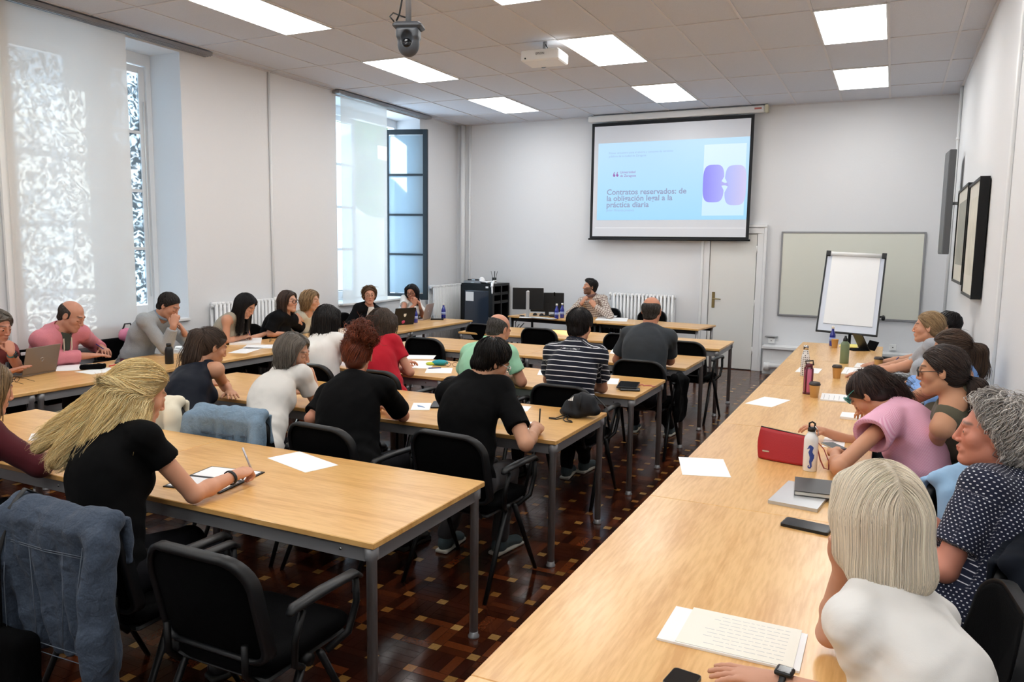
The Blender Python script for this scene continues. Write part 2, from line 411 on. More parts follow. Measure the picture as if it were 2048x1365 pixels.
def head_prims(H, R, s, fem, eyes='open'):
    g = lambda x, y, z: H+R@(A(x, y, z)*s); j = .92 if fem else 1.0; P = []
    P.append(ell(g(0, -.017, .032), A(.0745, .094, .083)*s, R, .02))
    P.append(ell(g(0, .028, -.030), A(.056*j, .062, .078)*s, R, .03))
    P.append(cone(g(-.043*j, .002, -.058), g(-.012, .063, -.097), .019*s, .018*s, .03)); P.append(cone(g(.043*j, .002, -.058), g(.012, .063, -.097), .019*s, .018*s, .03))
    P.append(ell(g(0, .072, -.099), A(.020, .017, .015)*s, R, .018))
    for x in (-1, 1): P.append(ell(g(x*.036, .052, -.022), A(.026, .026, .026)*s, R, .02))
    P.append(cone(g(-.030, .079, .026), g(.030, .079, .026), (.008 if fem else .0105)*s, (.008 if fem else .0105)*s, .018))
    for x in (-1, 1): P.append(ell(g(x*.031, .097, .004), A(.019, .018, .0115)*s, R, .010, sub=True))
    P.append(cone(g(0, .088, .016), g(0, .1050, -.029), .0065*s, (.0088 if fem else .0105)*s, .010))
    for x in (-1, 1): P.append(ell(g(x*.0115, .0955, -.034), A(.0085, .0095, .0075)*s, R, .006))
    P.append(ell(g(0, .078, -.062), A(.027, .016, .019)*s, R, .012))
    P.append(cone(g(-.021, .080, -.0605), g(0, .0935, -.0580), .0032*s, .0050*s, .006)); P.append(cone(g(.021, .080, -.0605), g(0, .0935, -.0580), .0032*s, .0050*s, .006))
    P.append(cone(g(-.014, .084, -.068), g(.014, .084, -.068), .0050*s, .0050*s, .006)); P.append(ell(g(0, .0915, -.0685), A(.012, .0055, .0050)*s, R, .005))
    P.append(cone(g(-.022, .0895, -.0630), g(.022, .0895, -.0630), .0014*s, .0014*s, .003, sub=True))
    if eyes:
        for x in (-1, 1):
            P.append(ell(g(x*.0315, .0745, .0015), A(.0150, .0140, .0135)*s, R, .005))
            if eyes == 'open': P.append(ell(g(x*.0315, .092, .0005), A(.0135, .010, .0052)*s, R, .002, sub=True))
    for x in (-1, 1):
        c, q = math.cos(.35*x), math.sin(.35*x); M = R@A([c, -q, 0], [q, c, 0], [0, 0, 1])
        P.append(ell(g(x*.079, -.008, -.004), A(.007, .018, .031)*s, M, .008))
        P.append(ell(g(x*.087, -.003, .002), A(.006, .010, .016)*s, M, .004, sub=True))
    return P
def strands(prims, roots, flow, n, length, rad, c1, c2, seed, seg=9, curl=0., cf=60., lift=(0, .004), iters=1, jit=.25, cs=0.5, clump=.0, fly=.0):
    """hair strands that run over the surface of prims: roots (n,3), flow(P) the combing direction"""
    r = np.random.RandomState(seed); P = roots.copy(); n = len(P); off = r.uniform(*lift, size=n); L = r.uniform(.75, 1.1, n)*length
    for _ in range(6): P -= grad(prims, P)*(sd_eval(prims, P)-off)[:, None]
    j = r.normal(size=(n, 3))*jit; pts = [P.copy()]; nr = [grad(prims, P)]
    for q in range(seg):
        g_ = grad(prims, P); d = flow(P)+j*.3; j = j*.8+r.normal(size=(n, 3))*jit*.2; d = d-g_*(d*g_).sum(-1, keepdims=True)*.9
        d /= np.linalg.norm(d, axis=1, keepdims=True)+1e-9; P = P+d*(L/seg)[:, None]
        for _ in range(iters):
            e = sd_eval(prims, P); P = P-grad(prims, P)*np.clip(e-off, -.02, .02)[:, None]
        pts.append(P.copy()); nr.append(g_)
    C = np.stack(pts, 1); Nn = np.stack(nr, 1)
    if clump:
        K = max(6, n//16); gi = r.choice(n, K, replace=False); G = C[gi, seg//2]; a = ((C[:, seg//2, None, :]-G[None])**2).sum(-1).argmin(1); tt = np.linspace(0, 1, seg+1)[None, :, None]**.8
        C = C+(C[gi][a]-C)*tt*clump*r.uniform(.5, 1, (n, 1, 1))
    if fly:
        sel = (r.uniform(size=n) < .12)[:, None, None]; C = C+sel*(Nn*.7+r.normal(size=(n, 1, 3))*.6)*np.linspace(0, 1, seg+1)[None, :, None]**2*fly
    if curl:
        T = np.gradient(C, axis=1); T /= np.linalg.norm(T, axis=2, keepdims=True)+1e-9; B = np.cross(T, Nn); s_ = np.linspace(0, 1, seg+1)[None, :]*L[:, None]
        ph = r.uniform(0, 6.28, n)[:, None]; am = (curl*r.uniform(.5, 1.2, n))[:, None]*np.minimum(1, s_/.03)
        C = C+B*(np.sin(s_*cf+ph)*am)[..., None]+Nn*((np.cos(s_*cf+ph)+1)*am*.6)[..., None]
    T = np.gradient(C, axis=1); T /= np.linalg.norm(T, axis=2, keepdims=True)+1e-9; B = np.cross(T, Nn); B /= np.linalg.norm(B, axis=2, keepdims=True)+1e-9; N2 = np.cross(B, T)
    tp = np.linspace(0, 1, seg+1); rr = rad*(1-.75*tp**3)*np.minimum(1, .4+tp*6); V = []
    for a in (0, 2.094, 4.189): V.append(C+(B*math.cos(a)+N2*math.sin(a)*.8)*rr[None, :, None])
    V = np.stack(V, 2); m = seg+1; base = (np.arange(n)*m*3)[:, None, None]; i = (np.arange(seg)*3)[None, :, None]; k = np.arange(3)[None, None, :]; k2 = (k+1) % 3
    Q = np.stack([base+i+k, base+i+k2, base+i+3+k2, base+i+3+k], -1).reshape(-1, 4)
    mixf = np.clip(r.normal(cs, .3, n), 0, 1)[:, None]; col = np.array(c1)*(1-mixf)+np.array(c2)*mixf; col = col*r.uniform(.7, 1.25, n)[:, None]
    return V.reshape(-1, 3), Q, np.repeat(col, m*3, axis=0)
def sphere_roots(n, H, R, s, seed, mask, rad=.12):
    r = np.random.RandomState(seed); out = []
    while len(out) < n:
        v = r.normal(size=(n*3, 3)); v /= np.linalg.norm(v, axis=1, keepdims=True); out = list(out)+[q for q in v if mask(q)]
    v = np.array(out[:n]); return H+(v*rad*s+A(0, -.017, .03)*s)@R.T
DOWN = A(0, 0, -1)
def make_hair(kind, H, R, s, c1, c2, near, seed, body, extra):
    """returns (V, Q, tint) lists for one head of hair"""
    g = lambda x, y, z: H+R@(A(x, y, z)*s); hb = body['up']; back = -body['fwd']; N_ = body['N']; dens = {0: 260, 1: 700, 2: 2200, 3: 4600}[near]; rad = {0: .0040, 1: .0028, 2: .0017, 3: .00115}[near]
    rt = R[:, 0]; fw = R[:, 1]; up = R[:, 2]; h = {0: .008, 1: .006, 2: .005, 3: .005}[near]; lay = []; out = []
    hl = (g(0, extra.get('hl', .058), .058), R@nrm(A(0, .80, -.60)))          # hair line cut of the forehead
    cap = lambda e, low=-.075: ell(g(0, -.017, .032), A(.0745+e, .094+e, .083+e)*s, R, .015, cut=[hl, (g(0, 0, low), -up)])
    crown = g(0, -.05, .10)
    def rad_flow(P, dn=.5, fwd_=0.):
        v = P-crown; v = v/(np.linalg.norm(v, axis=1, keepdims=True)+1e-6); Q = (P-H)@R/s; f = np.clip((Q[:, 1]-.02)/.05, 0, 1)[:, None]*np.clip((Q[:, 2]+.02)/.05, 0, 1)[:, None]
        return v*(1-f*.9)+DOWN*dn*(1-f)+fw*fwd_*(1-f)+f*(rt*np.sign(Q[:, 0]-.01)[:, None]*.8+up*.25)
    front_mask = lambda q: not (q[1] > .35 and q[2] < .45) and q[2] > -.75
    if kind == 'short':
        pr = [cap(extra.get('e', .008)), ell(g(0, -.045, -.045), A(.058, .060, .050)*s, R, .02)]
        if extra.get('quiff'): pr.append(ell(g(0, .045, .098), A(.050, .040, .026)*s, R, .025))
        top = lambda P: rad_flow(P, .35, extra.get('fwd', .25))
        lay.append((pr, sphere_roots(dens, H, R, s, seed, lambda q: front_mask(q) and not (abs(q[0]) > .75 and q[1] > .1 and q[2] < .1)), top, extra.get('len', .035), dict(seg=7, lift=(0, extra.get('lift', .005)), jit=.35, clump=extra.get('clump', .35))))
    elif kind == 'bald':
        pr = [ell(g(0, -.022, .022), A(.0785, .0945, .083)*s, R, .01, cut=[(g(0, .02, 0), fw), (g(0, 0, extra.get('top', .062)), R@nrm(A(0, .25, 1))), (g(0, 0, -.07), -up)]),
              ell(g(0, -.050, -.045), A(.056, .052, .045)*s, R, .02)]
        lay.append((pr, sphere_roots(dens, H, R, s, seed, lambda q: q[1] < .1 and -.7 < q[2] < .35), lambda P: rad_flow(P, .9), .022, dict(seg=4, lift=(0, .003), jit=.3)))
    elif kind in ('bob', 'long', 'mid'):
        e = extra.get('e', .016); pr = [cap(e, -.12)]; ln = extra['len']; sw = extra.get('w', .078); drop = A(*extra.get('drop', (0, 0, -1)))
        for x in (-1, 1):
            a = g(x*sw, -.005+extra.get('sf', 0), .0); pr.append(cone(a, a+nrm(DOWN*1.0+up*-.3)*ln*.75*s, .030*s, .026*s, .03)); a = g(x*sw*.62, -.060, .0); pr.append(cone(a, a+nrm(drop+back*.12)*ln*s, .042*s, extra.get('tip', .034)*s, .04))
        a = g(0, -.075, .0); pr.append(cone(a, a+nrm(drop+back*.12)*ln*s, .050*s, extra.get('tip', .034)*s, .04))
        pr.append(cone(g(-sw*.9, .030, .070), g(-sw*1.03, .028, -.01), .022*s, .02*s, .03)); pr.append(cone(g(sw*.9, .030, .070), g(sw*1.03, .028, -.01), .022*s, .02*s, .03))
        part = extra.get('part', 0.0)
        def fl(P):
            Q = (P-H)@R/s; t = np.clip((Q[:, 2]-.03)/.09, 0, 1)[:, None]; sgn = np.sign(Q[:, 0]-part)[:, None]
            return (drop*1.0+back*.05)*(1-t*.55)+(rt*sgn*1.0-fw*.25)*t
        lay.append((pr, sphere_roots(int(dens*1.3), H, R, s, seed, lambda q: not (q[1] > .30 and q[2] < .50) and q[2] > -.2), fl, ln+.13, dict(seg=extra.get('seg', 13), lift=(-.002, extra.get('lift', .006)), curl=extra.get('curl', 0), cf=extra.get('cf', 60), jit=extra.get('jit', .18), clump=extra.get('clump', .45), fly=extra.get('fly', .02))))
    elif kind == 'custom':
        pr = [cap(extra.get('e', .016), -.10)]; ax = []
        for (st, en, ra, rb) in extra['vols']:
            a = g(*st); b = a+A(*en); pr.append(cone(a, b, ra, rb, .035)); ax.append((a, nrm(b-a), np.linalg.norm(b-a)))
        tie = g(*extra['tie'])
        def fl(P):
            Q = (P-H)@R/s; tz = np.clip((Q[:, 2]-extra['tie'][2]+.03)/.03, 0, 1)[:, None]; v = tie-P; v = v/(np.linalg.norm(v, axis=1, keepdims=True)+1e-6)
            W_ = []; 
            for (a, d, ln) in ax: t = np.clip((P-a)@d, 0, ln); W_.append(np.exp(-(np.linalg.norm(P-a-t[:, None]*d, axis=1)/.03)**2)+1e-9)
            W_ = np.array(W_); W_ /= W_.sum(0); dd = sum(w[:, None]*d for w, (a, d, ln) in zip(W_, ax)); near_ = np.clip(1-np.linalg.norm(P-tie, axis=1)/.03, 0, 1)[:, None]
            return v*tz*(1-near_)+dd*(1-tz*(1-near_))+DOWN*.05
        rts = sphere_roots(int(dens*.9), H, R, s, seed, lambda q: not (q[1] > .35 and q[2] < .45) and q[2] > -.3); ex_ = []
        rr_ = np.random.RandomState(seed+1)
        for (a, d, ln) in ax: k_ = int(dens*.5); ex_.append(a+d*rr_.uniform(-.01, ln*.35, (k_, 1))+rr_.normal(size=(k_, 3))*.02)
        lay.append((pr, rts, fl, extra['len']+.12, dict(seg=16, lift=(-.001, .008), curl=extra.get('curl', .005), cf=extra.get('cf', 36), jit=.12, clump=.25, fly=.015)))
        lay.append((pr, np.concatenate(ex_), fl, extra['len'], dict(seg=14, lift=(0, .014), curl=extra.get('curl', .005)*1.4, cf=extra.get('cf', 36), jit=.25, clump=.45, fly=.02)))
    elif kind in ('pony', 'halfup', 'bun'):
        pr = [cap(.011, -.085), ell(g(0, -.050, -.04), A(.060, .058, .050)*s, R, .02)]
        tie = g(*extra.get('tie', (0, -.125, -.01)))
        def fl(P):
            v = tie-P; return v/(np.linalg.norm(v, axis=1, keepdims=True)+1e-6)
        lay.append((pr, sphere_roots(dens, H, R, s, seed, lambda q: not (q[1] > .35 and q[2] < .42) and q[2] > -.7), fl, .12, dict(seg=8, lift=(0, .004), jit=.10, clump=.3, fly=.01)))
        ln = extra.get('len', .25); drop = nrm(A(*extra.get('drop', (0, 0, -1)))); rr = extra.get('r', .032); pt = [tie]
        if kind == 'bun':
            rb_ = np.random.RandomState(11); p2 = [ell(tie+R@(A(0, -.02, .015)+rb_.normal(size=3)*A(.030, .020, .022))*s, A(1, 1, 1)*rb_.uniform(.018, .030)*s, R, .012) for _ in range(12)]
            cen = tie+R@A(0, -.02, .015)*s
            r = np.random.RandomState(seed+5); v = r.normal(size=(dens//2, 3)); v /= np.linalg.norm(v, axis=1, keepdims=True)
            def f2(P): q = P-cen; return np.cross(q, rt+up*.5+fw*.3)/.05+wav(P, 4, 60)[:, None]*np.stack([wav(P, 5, 50), wav(P, 6, 50), wav(P, 7, 50)], 1)
            lay.append((p2, cen+v*.07, f2, .10, dict(seg=16, lift=(0, extra.get('fl', .022)), curl=extra.get('curl', .006), cf=210, jit=1.0, clump=.3, fly=.05)))
        else:
            bk = back*.6
            pt = [tie, tie+(nrm(bk+drop*.5))*.045, tie+nrm(bk)*.035+drop*ln*.45, tie+nrm(bk)*.02+drop*ln]; p2 = []
            for i, (ra, rb) in enumerate(((.016, rr), (rr, rr*1.05), (rr*1.05, rr*.35))): p2.append(cone(pt[i], pt[i+1], ra, rb, .02))
            r = np.random.RandomState(seed+5); v = r.normal(size=(dens//2, 3))*.01+tie+(pt[1]-tie)*r.uniform(0, 1, (dens//2, 1))
            def f2(P):
                d1 = nrm(pt[1]-pt[0]); t = np.clip(((P-tie)@-DOWN)/-.05, 0, 1)[:, None]; return d1*(1-t)+nrm(pt[3]-pt[1])*t
            lay.append((p2, v, f2, ln*1.0, dict(seg=11, lift=(-.002, .006), curl=extra.get('curl', 0), cf=extra.get('cf', 60), jit=.15, clump=.35, fly=.03)))
    elif kind == 'curly':
        e = extra.get('e', .018); pr = [cap(e, extra.get('low', -.10)), ell(g(0, -.055, -.03), A(.072, .066, .062)*s, R, .03), ell(g(0, .005, .088), A(.06, .05, .035)*s, R, .02)]
        lay.append((pr, sphere_roots(dens, H, R, s, seed, lambda q: not (q[1] > .30 and q[2] < .55) and q[2] > -.6), lambda P: rad_flow(P, .55, -.25), extra.get('len', .09), dict(seg=17, lift=(0, extra.get('lift', .018)), curl=extra.get('curl', .009), cf=extra.get('cf', 150), jit=.5, clump=.3, fly=.02)))
    for i, (pr, roots, fl, ln, kw) in enumerate(lay):
        V, Q = polygonize(pr, h)
        if len(V):
            mid = (np.array(c1)*.75+np.array(c2)*.25)*.75; out.append((V, Q, np.tile(mid, (len(V), 1))))
        nn = len(roots); out.append(strands(pr, roots, fl, nn, ln*s, rad, c1, c2, seed+i, cs=extra.get('cs', .45), **kw))
    if kind == 'bun' or extra.get('wisps'):
        pass
    return out
def join_arrays(parts):
    V = []; Q = []; T = []; b = 0
    for v, q, t in parts: V.append(v); Q.append(q+b); T.append(t); b += len(v)
    return np.concatenate(V), np.concatenate(Q), np.concatenate(T)
PEOPLE = []
def person(label, seat, th, head, hth, pitch=0., roll=0., fem=False, s=1.0, skin=(205, 160, 132), hair=('short', (40, 30, 25), (70, 55, 45), {}),
           top=None, arms=None, trousers=None, shoes=None, near=1, eyes='open', beard=None, glasses=None, girth=1.0, sw=None, hunch=.035, shrug=.022, feet=None, sz=.56, legs=True, lips=None, bust=1.0, brow=(50, 38, 30), eye_dir=(0, 1, -.15), knees=None):
    T = math.radians; th = T(th); H = np.asarray(head, float); R = rotm(T(hth), T(pitch), T(roll)); sk = np.array(S(skin)); rs = abs(hash(label)) % 1000 if False else sum(map(ord, label)) % 997
    P = A(seat[0], seat[1], sz); rt = A(math.cos(th), math.sin(th), 0); fw0 = A(-math.sin(th), math.cos(th), 0)
    N_ = H+R@(A(0, -.050, -.125)*s)+A(0, 0, -.035)*s
    up = nrm(N_-P); r_ = nrm(rt-up*(rt@up)); fw = np.cross(up, r_); L = np.linalg.norm(N_-P); B = np.stack([r_, fw, up], 1)
    root = empty('person', (seat[0], seat[1], 0), 0, label, 'person'); PEOPLE.append(root)
    def part(name, V, Q, m, **k):
        o = mk(name, np.asarray(V)-A(seat[0], seat[1], 0), Q, m, root, **k); return o
    gx = girth; sw = sw or (.150 if fem else .172); sw *= s; Wp = P+up*L*.30; C = P+up*L*.66-fw*hunch
    Sh = {q: N_-up*(.070*s-shrug)+r_*(q*sw)+fw*.015 for q in (-1, 1)}
    def torso(e):
        o = [ell(P, A(.165, .125, .13)*s*gx+e, B, .03), ell(Wp, A(.142 if fem else .152, .108, .17)*s*gx+e, B, .05), ell(C, A(.150 if fem else .168, .112, .185)*s*(1+(gx-1)*.6)+e, B, .05),
             ]
        if top and top['kind'] == 'tank':
            for q in (-1, 1):
                m_ = N_+(Sh[q]-N_)*.50; o += [cone(C+r_*q*.065+up*.07, m_, .064*s+e*.6, .050*s+e*.7, .03), cone(N_-up*.02+(Sh[q]-N_)*.25, m_, .050*s+e*.7, .046*s+e*.7, .03)]
            o.append(ell(N_-up*.11-fw*.01, A(.098, .088, .10)*s+e, B, .04))
            if top.get('high'): o.append(ell(N_-up*.045-fw*.012, A(.092, .068, .065)*s+e, B, .03))
        else: o += [cone(Sh[-1], Sh[1], .052*s+e, .052*s+e, .05), cone(N_+up*.01-fw*.005, Sh[-1]+up*.005, .048*s+e, .040*s+e, .05), cone(N_+up*.01-fw*.005, Sh[1]+up*.005, .048*s+e, .040*s+e, .05)]
        if fem:
            for q in (-1, 1): o.append(ell(P+up*L*.63+r_*q*.070*s+fw*.075*s*bust, A(.050, .044*bust, .052)*s+e, B, .05))
        elif gx > 1.05: o.append(ell(P+up*L*.25+fw*.05, A(.14, .11, .15)*s*gx+e, B, .05))
        return o
    l1, l2 = (.275*s, .240*s) if fem else (.295*s, .260*s); am = .90 if fem else 1.05; J = {}
    for q in (-1, 1):
        sp = (arms or {}).get(q, {}); w = np.asarray(sp.get('w', seat_pt(seat, th, q*.17, .46, .775)), float)
        E_ = sp.get('e'); E_ = ik(Sh[q], w, l1, l2, np.asarray(sp['pole'], float) if 'pole' in sp else DOWN+rt*q*.7-fw0*.3) if E_ is None else np.asarray(E_, float)
        dl = np.linalg.norm(w-E_); w = E_+(w-E_)*(np.clip(dl, l2*.62, l2*1.06)/dl)
        J[q] = (Sh[q], E_, w, sp.get('pose', 'relax'), nrm(sp['d']) if 'd' in sp else nrm(w-E_), np.asarray(sp.get('n', (0, 0, 1)), float), sp)
    # ---- body: one continuous surface
    pr = [ell(P, A(.14, .10, .10)*s, B, .03), ell(Wp, A(.12, .085, .15)*s, B, .05), ell(C, A(.135, .09, .165)*s, B, .05), cone(Sh[-1], Sh[1], .044*s, .044*s, .05),
          cone(N_+up*.01-fw*.005, Sh[-1], .040*s, .036*s, .05), cone(N_+up*.01-fw*.005, Sh[1], .040*s, .036*s, .05)]
    nr_ = (.047 if fem else .057)*s
    pr.append(cone(N_-up*.03, H+R@(A(0, -.022, -.055)*s), nr_*1.08, nr_, .025)); fine = []
    hp = head_prims(H, R, s, fem, eyes); pr += hp
    for q in (-1, 1):
        Sq, E_, w, pose, d, n, sp = J[q]
        pr.append(cone(Sq, E_, .046*s*am, .038*s*am, .03)); pr.append(cone(E_, E_+(w-E_)*.35, .037*s*am, .038*s*am, .015)); pr.append(cone(E_+(w-E_)*.35, w, .038*s*am, .025*s*am, .015))
        side = sp.get('side'); side = np.asarray(side, float) if side is not None else -rt*q
        pr += hand_prims(w, d, n, side, pose, s*(.92 if fem else 1.0))
    h = {0: .0065, 1: .0052, 2: .0042}[near]
    fc = H+R@(A(0, .07, -.02)*s); fine = [(fc-.075*s, fc+.075*s, h*.55)] if eyes else []
    for q in (-1, 1):
        hc = J[q][2]+J[q][4]*.08; fine.append((hc-.08, hc+.08, min(h, .0048)))
    V, Q = polygonize(pr, h, fine)
    tint = np.tile(sk, (len(V), 1)); loc = (V-H)@R/s; x, y, z = loc.T; inh = (np.linalg.norm(V-H, axis=1) < .16*s)
    def mixc(mask, c):
        nonlocal tint
        m = np.clip(mask, 0, 1)[:, None]; tint = tint*(1-m)+np.array(c)*m
    blush = np.exp(-(((np.abs(x)-.04)/.02)**2+((z+.03)/.02)**2))*(y > .03)*inh; mixc(blush*.35, sk*A(1.0, .72, .70))
    mixc(np.exp(-((x/.014)**2+((z+.028)/.014)**2))*(y > .09)*inh*.35, sk*A(1.0, .70, .68))
    if beard is not None:
        bm = np.clip((-.030-z-.25*np.maximum(0, .05-np.abs(x))*0+np.clip(np.abs(x)*.5, 0, .03))/.012, 0, 1)*(y > -.005)*(z > -.125)*inh; bm = bm*(1-np.exp(-((x/.018)**2+((z+.0635)/.006)**2))*(y > .08)); mixc(bm*beard[1], S(beard[0]))
    lc = np.array(S(lips)) if lips else sk*A(.84, .56, .54)
    mixc(np.clip(1.5-((x/.023)**2+((z+.0632)/.0088)**2)*1.3, 0, 1)*(y > .080)*inh*.75, lc)
    bz = .028+.006*np.sin(np.clip((np.abs(x)-.010)/.036, 0, 1)*3.0); mixc(np.exp(-((z-bz)/.0042)**2)*np.clip((np.abs(x)-.008)/.004, 0, 1)*np.clip((.049-np.abs(x))/.006, 0, 1)*(y > .05)*inh*.85, S(brow))
    if eyes == 'closed': mixc(np.exp(-((z+.0075+np.abs(np.abs(x)-.0315)*-.15)/.0022)**2)*(np.abs(np.abs(x)-.0315) < .014)*(y > .07)*inh*.9, (.02, .015, .012))
    body = part('body', V, Q, M_SKIN, tint=tint)
    if eyes == 'open':
        for q in (-1, 1):
            c = H+R@(A(q*.0315, .0745, .0012)*s); mb = MB(); mb.lathe([(.0125*s*math.sin(a*math.pi/12), -.0125*s*math.cos(a*math.pi/12)) for a in range(13)], n=18)
            vv = np.array(mb.v); gd = nrm(R@A(*eye_dir)); ang = np.degrees(np.arccos(np.clip(vv@gd/(.0125*s), -1, 1)))
            # dense in front: rotate the pole of the sphere to the gaze
            ez = gd; ex = nrm(np.cross(ez, A(.1, .2, 1))); ey = np.cross(ez, ex); vv2 = vv@np.stack([ex, ey, -ez]); an = np.degrees(np.arccos(np.clip((vv2@gd)/(.0125*s+1e-9), -1, 1)))
            tc = np.where((an < 16)[:, None], A(.01, .01, .01), np.where((an < 31)[:, None], A(.06, .04, .025), A(.75, .72, .68)))
            f4 = [f for f in mb.f if len(f) == 4]; part('eye', vv2+c, np.array(f4), M_EYE, tint=tc)
    # ---- garments
    if top:
        kind = top['kind']; m = top['m']; e = top.get('e', .010)
        low = P-up*.10
        tp = torso(e); sl = top.get('sleeve', .62)
        for q in (-1, 1):
            Sq, E_, w = J[q][:3]; dn = nrm(E_-Sq)
            if kind in ('tee', 'polo'):
                tp.append(cone(Sq, Sq+(E_-Sq)*1.0, .052*s*am+e, .050*s*am+e*1.6, .03, cut=(Sq+(E_-Sq)*sl, dn)))
            elif kind in ('long', 'blazer'):
                cu = nrm(w-E_); tp.append(cone(Sq, E_, .052*s*am+e, .044*s*am+e, .03)); tp.append(cone(E_, w+cu*.1, .043*s*am+e, .032*s*am+e, .02, cut=(E_+(w-E_)*top.get('cuff', .93), cu)))
            elif kind == 'flutter':
                tp.append(cone(Sq+up*.01-r_*q*.03, Sq+(E_-Sq)*.45+r_*q*.015, .062*s+e, .090*s+e, .03, cut=(Sq+(E_-Sq)*.36+rt*0, dn)))
        if kind == 'flutter':
            for q in (-1, 1):
                Sq, E_ = J[q][:2]; dn = nrm(E_-Sq); tp.append(cone(Sq+(E_-Sq)*.20, Sq+(E_-Sq)*.62, .052*s, .104*s, .006, sub=True))
        nd = nrm((H+R@(A(0, -.02, -.06)*s))-N_); no = top.get('neck', .012)
        tp.append(cone(N_+nd*.012+fw*.012, N_+nd*.16+fw*.03, nr_+no, nr_+no+.05, .006, sub=True))
        if top.get('vneck'): tp.append(cone(N_+fw*.07-up*.00, N_+fw*.16-up*top['vneck'], .045, .018, .01, sub=True))
        if top.get('backlow'): tp.append(ell(N_-fw*.06, A(.085, .07, top['backlow']), B, .01, sub=True))
        hh = {0: .010, 1: .008, 2: .0062}[near]
        V, Q = polygonize(tp, hh)
        if len(V):
            n_ = vnormals(V, Q); rel = (V-P)@B; az = np.arctan2(rel[:, 0], -rel[:, 1])
            am_ = top.get('wr', .0042); w1 = wav(V*A(1, 1, .8), rs, 26); w2 = wav(V, rs+3, 60)
            fold = np.zeros(len(V))
            for q in (-1, 1):
                Sq, E_ = J[q][:2]; a = Sq-up*.06; v_ = (V-a); dist = np.linalg.norm(v_, axis=1); fold += np.sin((V@(up*.8+r_*q*.75+fw*.2))*85+w1*1.2+rs)*np.exp(-(dist/.10)**2)*.8
            waist = np.exp(-((rel[:, 2]-L*.18)/.09)**2); fold2 = np.sin(rel[:, 2]*75+3*np.sin(az*2+rs)+w1*1.2)*waist
            tmp = V+n_*(am_*w1+am_*.28*w2+am_*.7*fold+am_*.9*fold2)[:, None]
            # own pattern coordinates: round and along the torso or the sleeve
            pat = np.stack([az*.155, rel[:, 2], rel[:, 1]], 1)
            if top.get('pat'):
                for q in (-1, 1):
                    Sq, E_, w = J[q][:3]; best = None
                    for (a, b, off) in ((Sq, E_, 0.), (E_, w, np.linalg.norm(E_-Sq))):
                        dd = nrm(b-a); t = (V-a)@dd; ln = np.linalg.norm(b-a); tc = np.clip(t, 0, ln); Ev = V-a-tc[:, None]*dd; ds = np.linalg.norm(Ev, axis=1)
                        sel = (ds < .085) & (t > (.045 if off == 0 else 0)) & ((rel[:, 0]*q > sw*.98) | (off > 0)) & (t < ln+.03)
                        e1 = nrm(np.cross(dd, A(.3, .2, 1))); e2 = np.cross(dd, e1); au = np.arctan2(Ev@e1, Ev@e2)*.055; pat[sel] = np.stack([au, -(t+off)+.4, t], 1)[sel]
            flat_ = np.abs(n_@up) > .64; pat[flat_] = np.stack([rel[:, 0], rel[:, 1], rel[:, 2]], 1)[flat_]
            part(top.get('name', 'shirt'), tmp, Q, m, attrs={'pat': pat})
        if kind == 'polo' or top.get('collar'):
            cm = top.get('cm', m); Mx = np.stack([r_, np.cross(nd, r_), nd], 1); V, Q = polygonize([torus(N_+nd*.040+fw*.014, nr_+.014, .0065, Mx, ex=1.05, hz=top.get('ch', 3.4))], .005); part('collar', V, Q, cm)
            for q in (-1, 1) if False else ():
                pass
        if top.get('hood'):
            V, Q = polygonize([torus(N_+up*.005-fw*.045, .070, .030, np.stack([r_, nrm(fw+up*.5), nrm(up-fw*.5)], 1), ex=1.15, hz=1.2)], .008); V = V+vnormals(V, Q)*(wav(V, 5, 40)*.003)[:, None]; part('hood', V, Q, m)
            for q in (-1, 1):
                mb = MB(); a = N_+fw*.10+r_*q*.035-up*.02; mb.tube([a, a+fw*.03-up*.08, a+fw*.04-up*.17, a+fw*.035-up*.25], .0045, 6); part('drawstring', np.array(mb.v), np.array([f for f in mb.f if len(f) == 4]), MT['cream_cloth'])
        if top.get('inner'):
            V, Q = polygonize([ell(N_-up*.03+fw*.035, A(.072, .055, .055), B, .02), cone(N_+fw*.05, N_+fw*.10-up*.12, .05, .035, .03), cone(N_+nd*.03+fw*.014, N_+nd*.16+fw*.04, nr_+.006, nr_+.05, .006, sub=True)], .006)
            if len(V): part('undershirt', V, Q, top['inner'])
    # ---- legs
    if legs:
        tp = [ell(P-A(0, 0, .01), A(.165, .135, .115)*s*gx+.006, np.stack([rt, fw0, A(0, 0, 1)], 1), .04)]; sh = []
        for q in (-1, 1):
            hip = P+rt*q*.088*s-A(0, 0, .02); an = np.asarray(feet[q], float) if feet else hip+fw0*.40+rt*q*.06; an[2] = .085
            kn = ik(hip, an, .42*s, .43*s, fw0+A(0, 0, .8)) if knees is None else np.asarray(knees[q], float)
            tp.append(cone(hip, kn, .082*s*gx, .062*s, .04)); tp.append(cone(kn, an+A(0, 0, .02), .060*s, .050*s, .02)); sh.append((an, q))
        V, Q = polygonize(tp, .011 if near < 2 else .009); n_ = vnormals(V, Q); V = V+n_*(wav(V, rs+9, 30)*.004)[:, None]
        part('trousers', V, Q, trousers or MT['dark_trousers'], attrs={'pat': V})
        fd = nrm(fw0)
        for an, q in sh:
            t = nrm(fd+rt*q*.12); t[2] = 0; Mx = np.stack([np.cross(t, A(0, 0, 1)), t, A(0, 0, 1)], 1); b = A(an[0], an[1], 0)
            up_ = [ell(b-t*.02+A(0, 0, .048), A(.036, .045, .046), Mx, .02), cone(b+t*.02+A(0, 0, .052), b+t*.15+A(0, 0, .036), .038, .030, .03), ell(b+t*.155+A(0, 0, .030), A(.040, .050, .026), Mx, .02), cone(b-t*.005+A(0, 0, .05), b+A(0, 0, .10), .037, .040, .02, cut=(b+A(0, 0, .105), A(0, 0, 1)))]
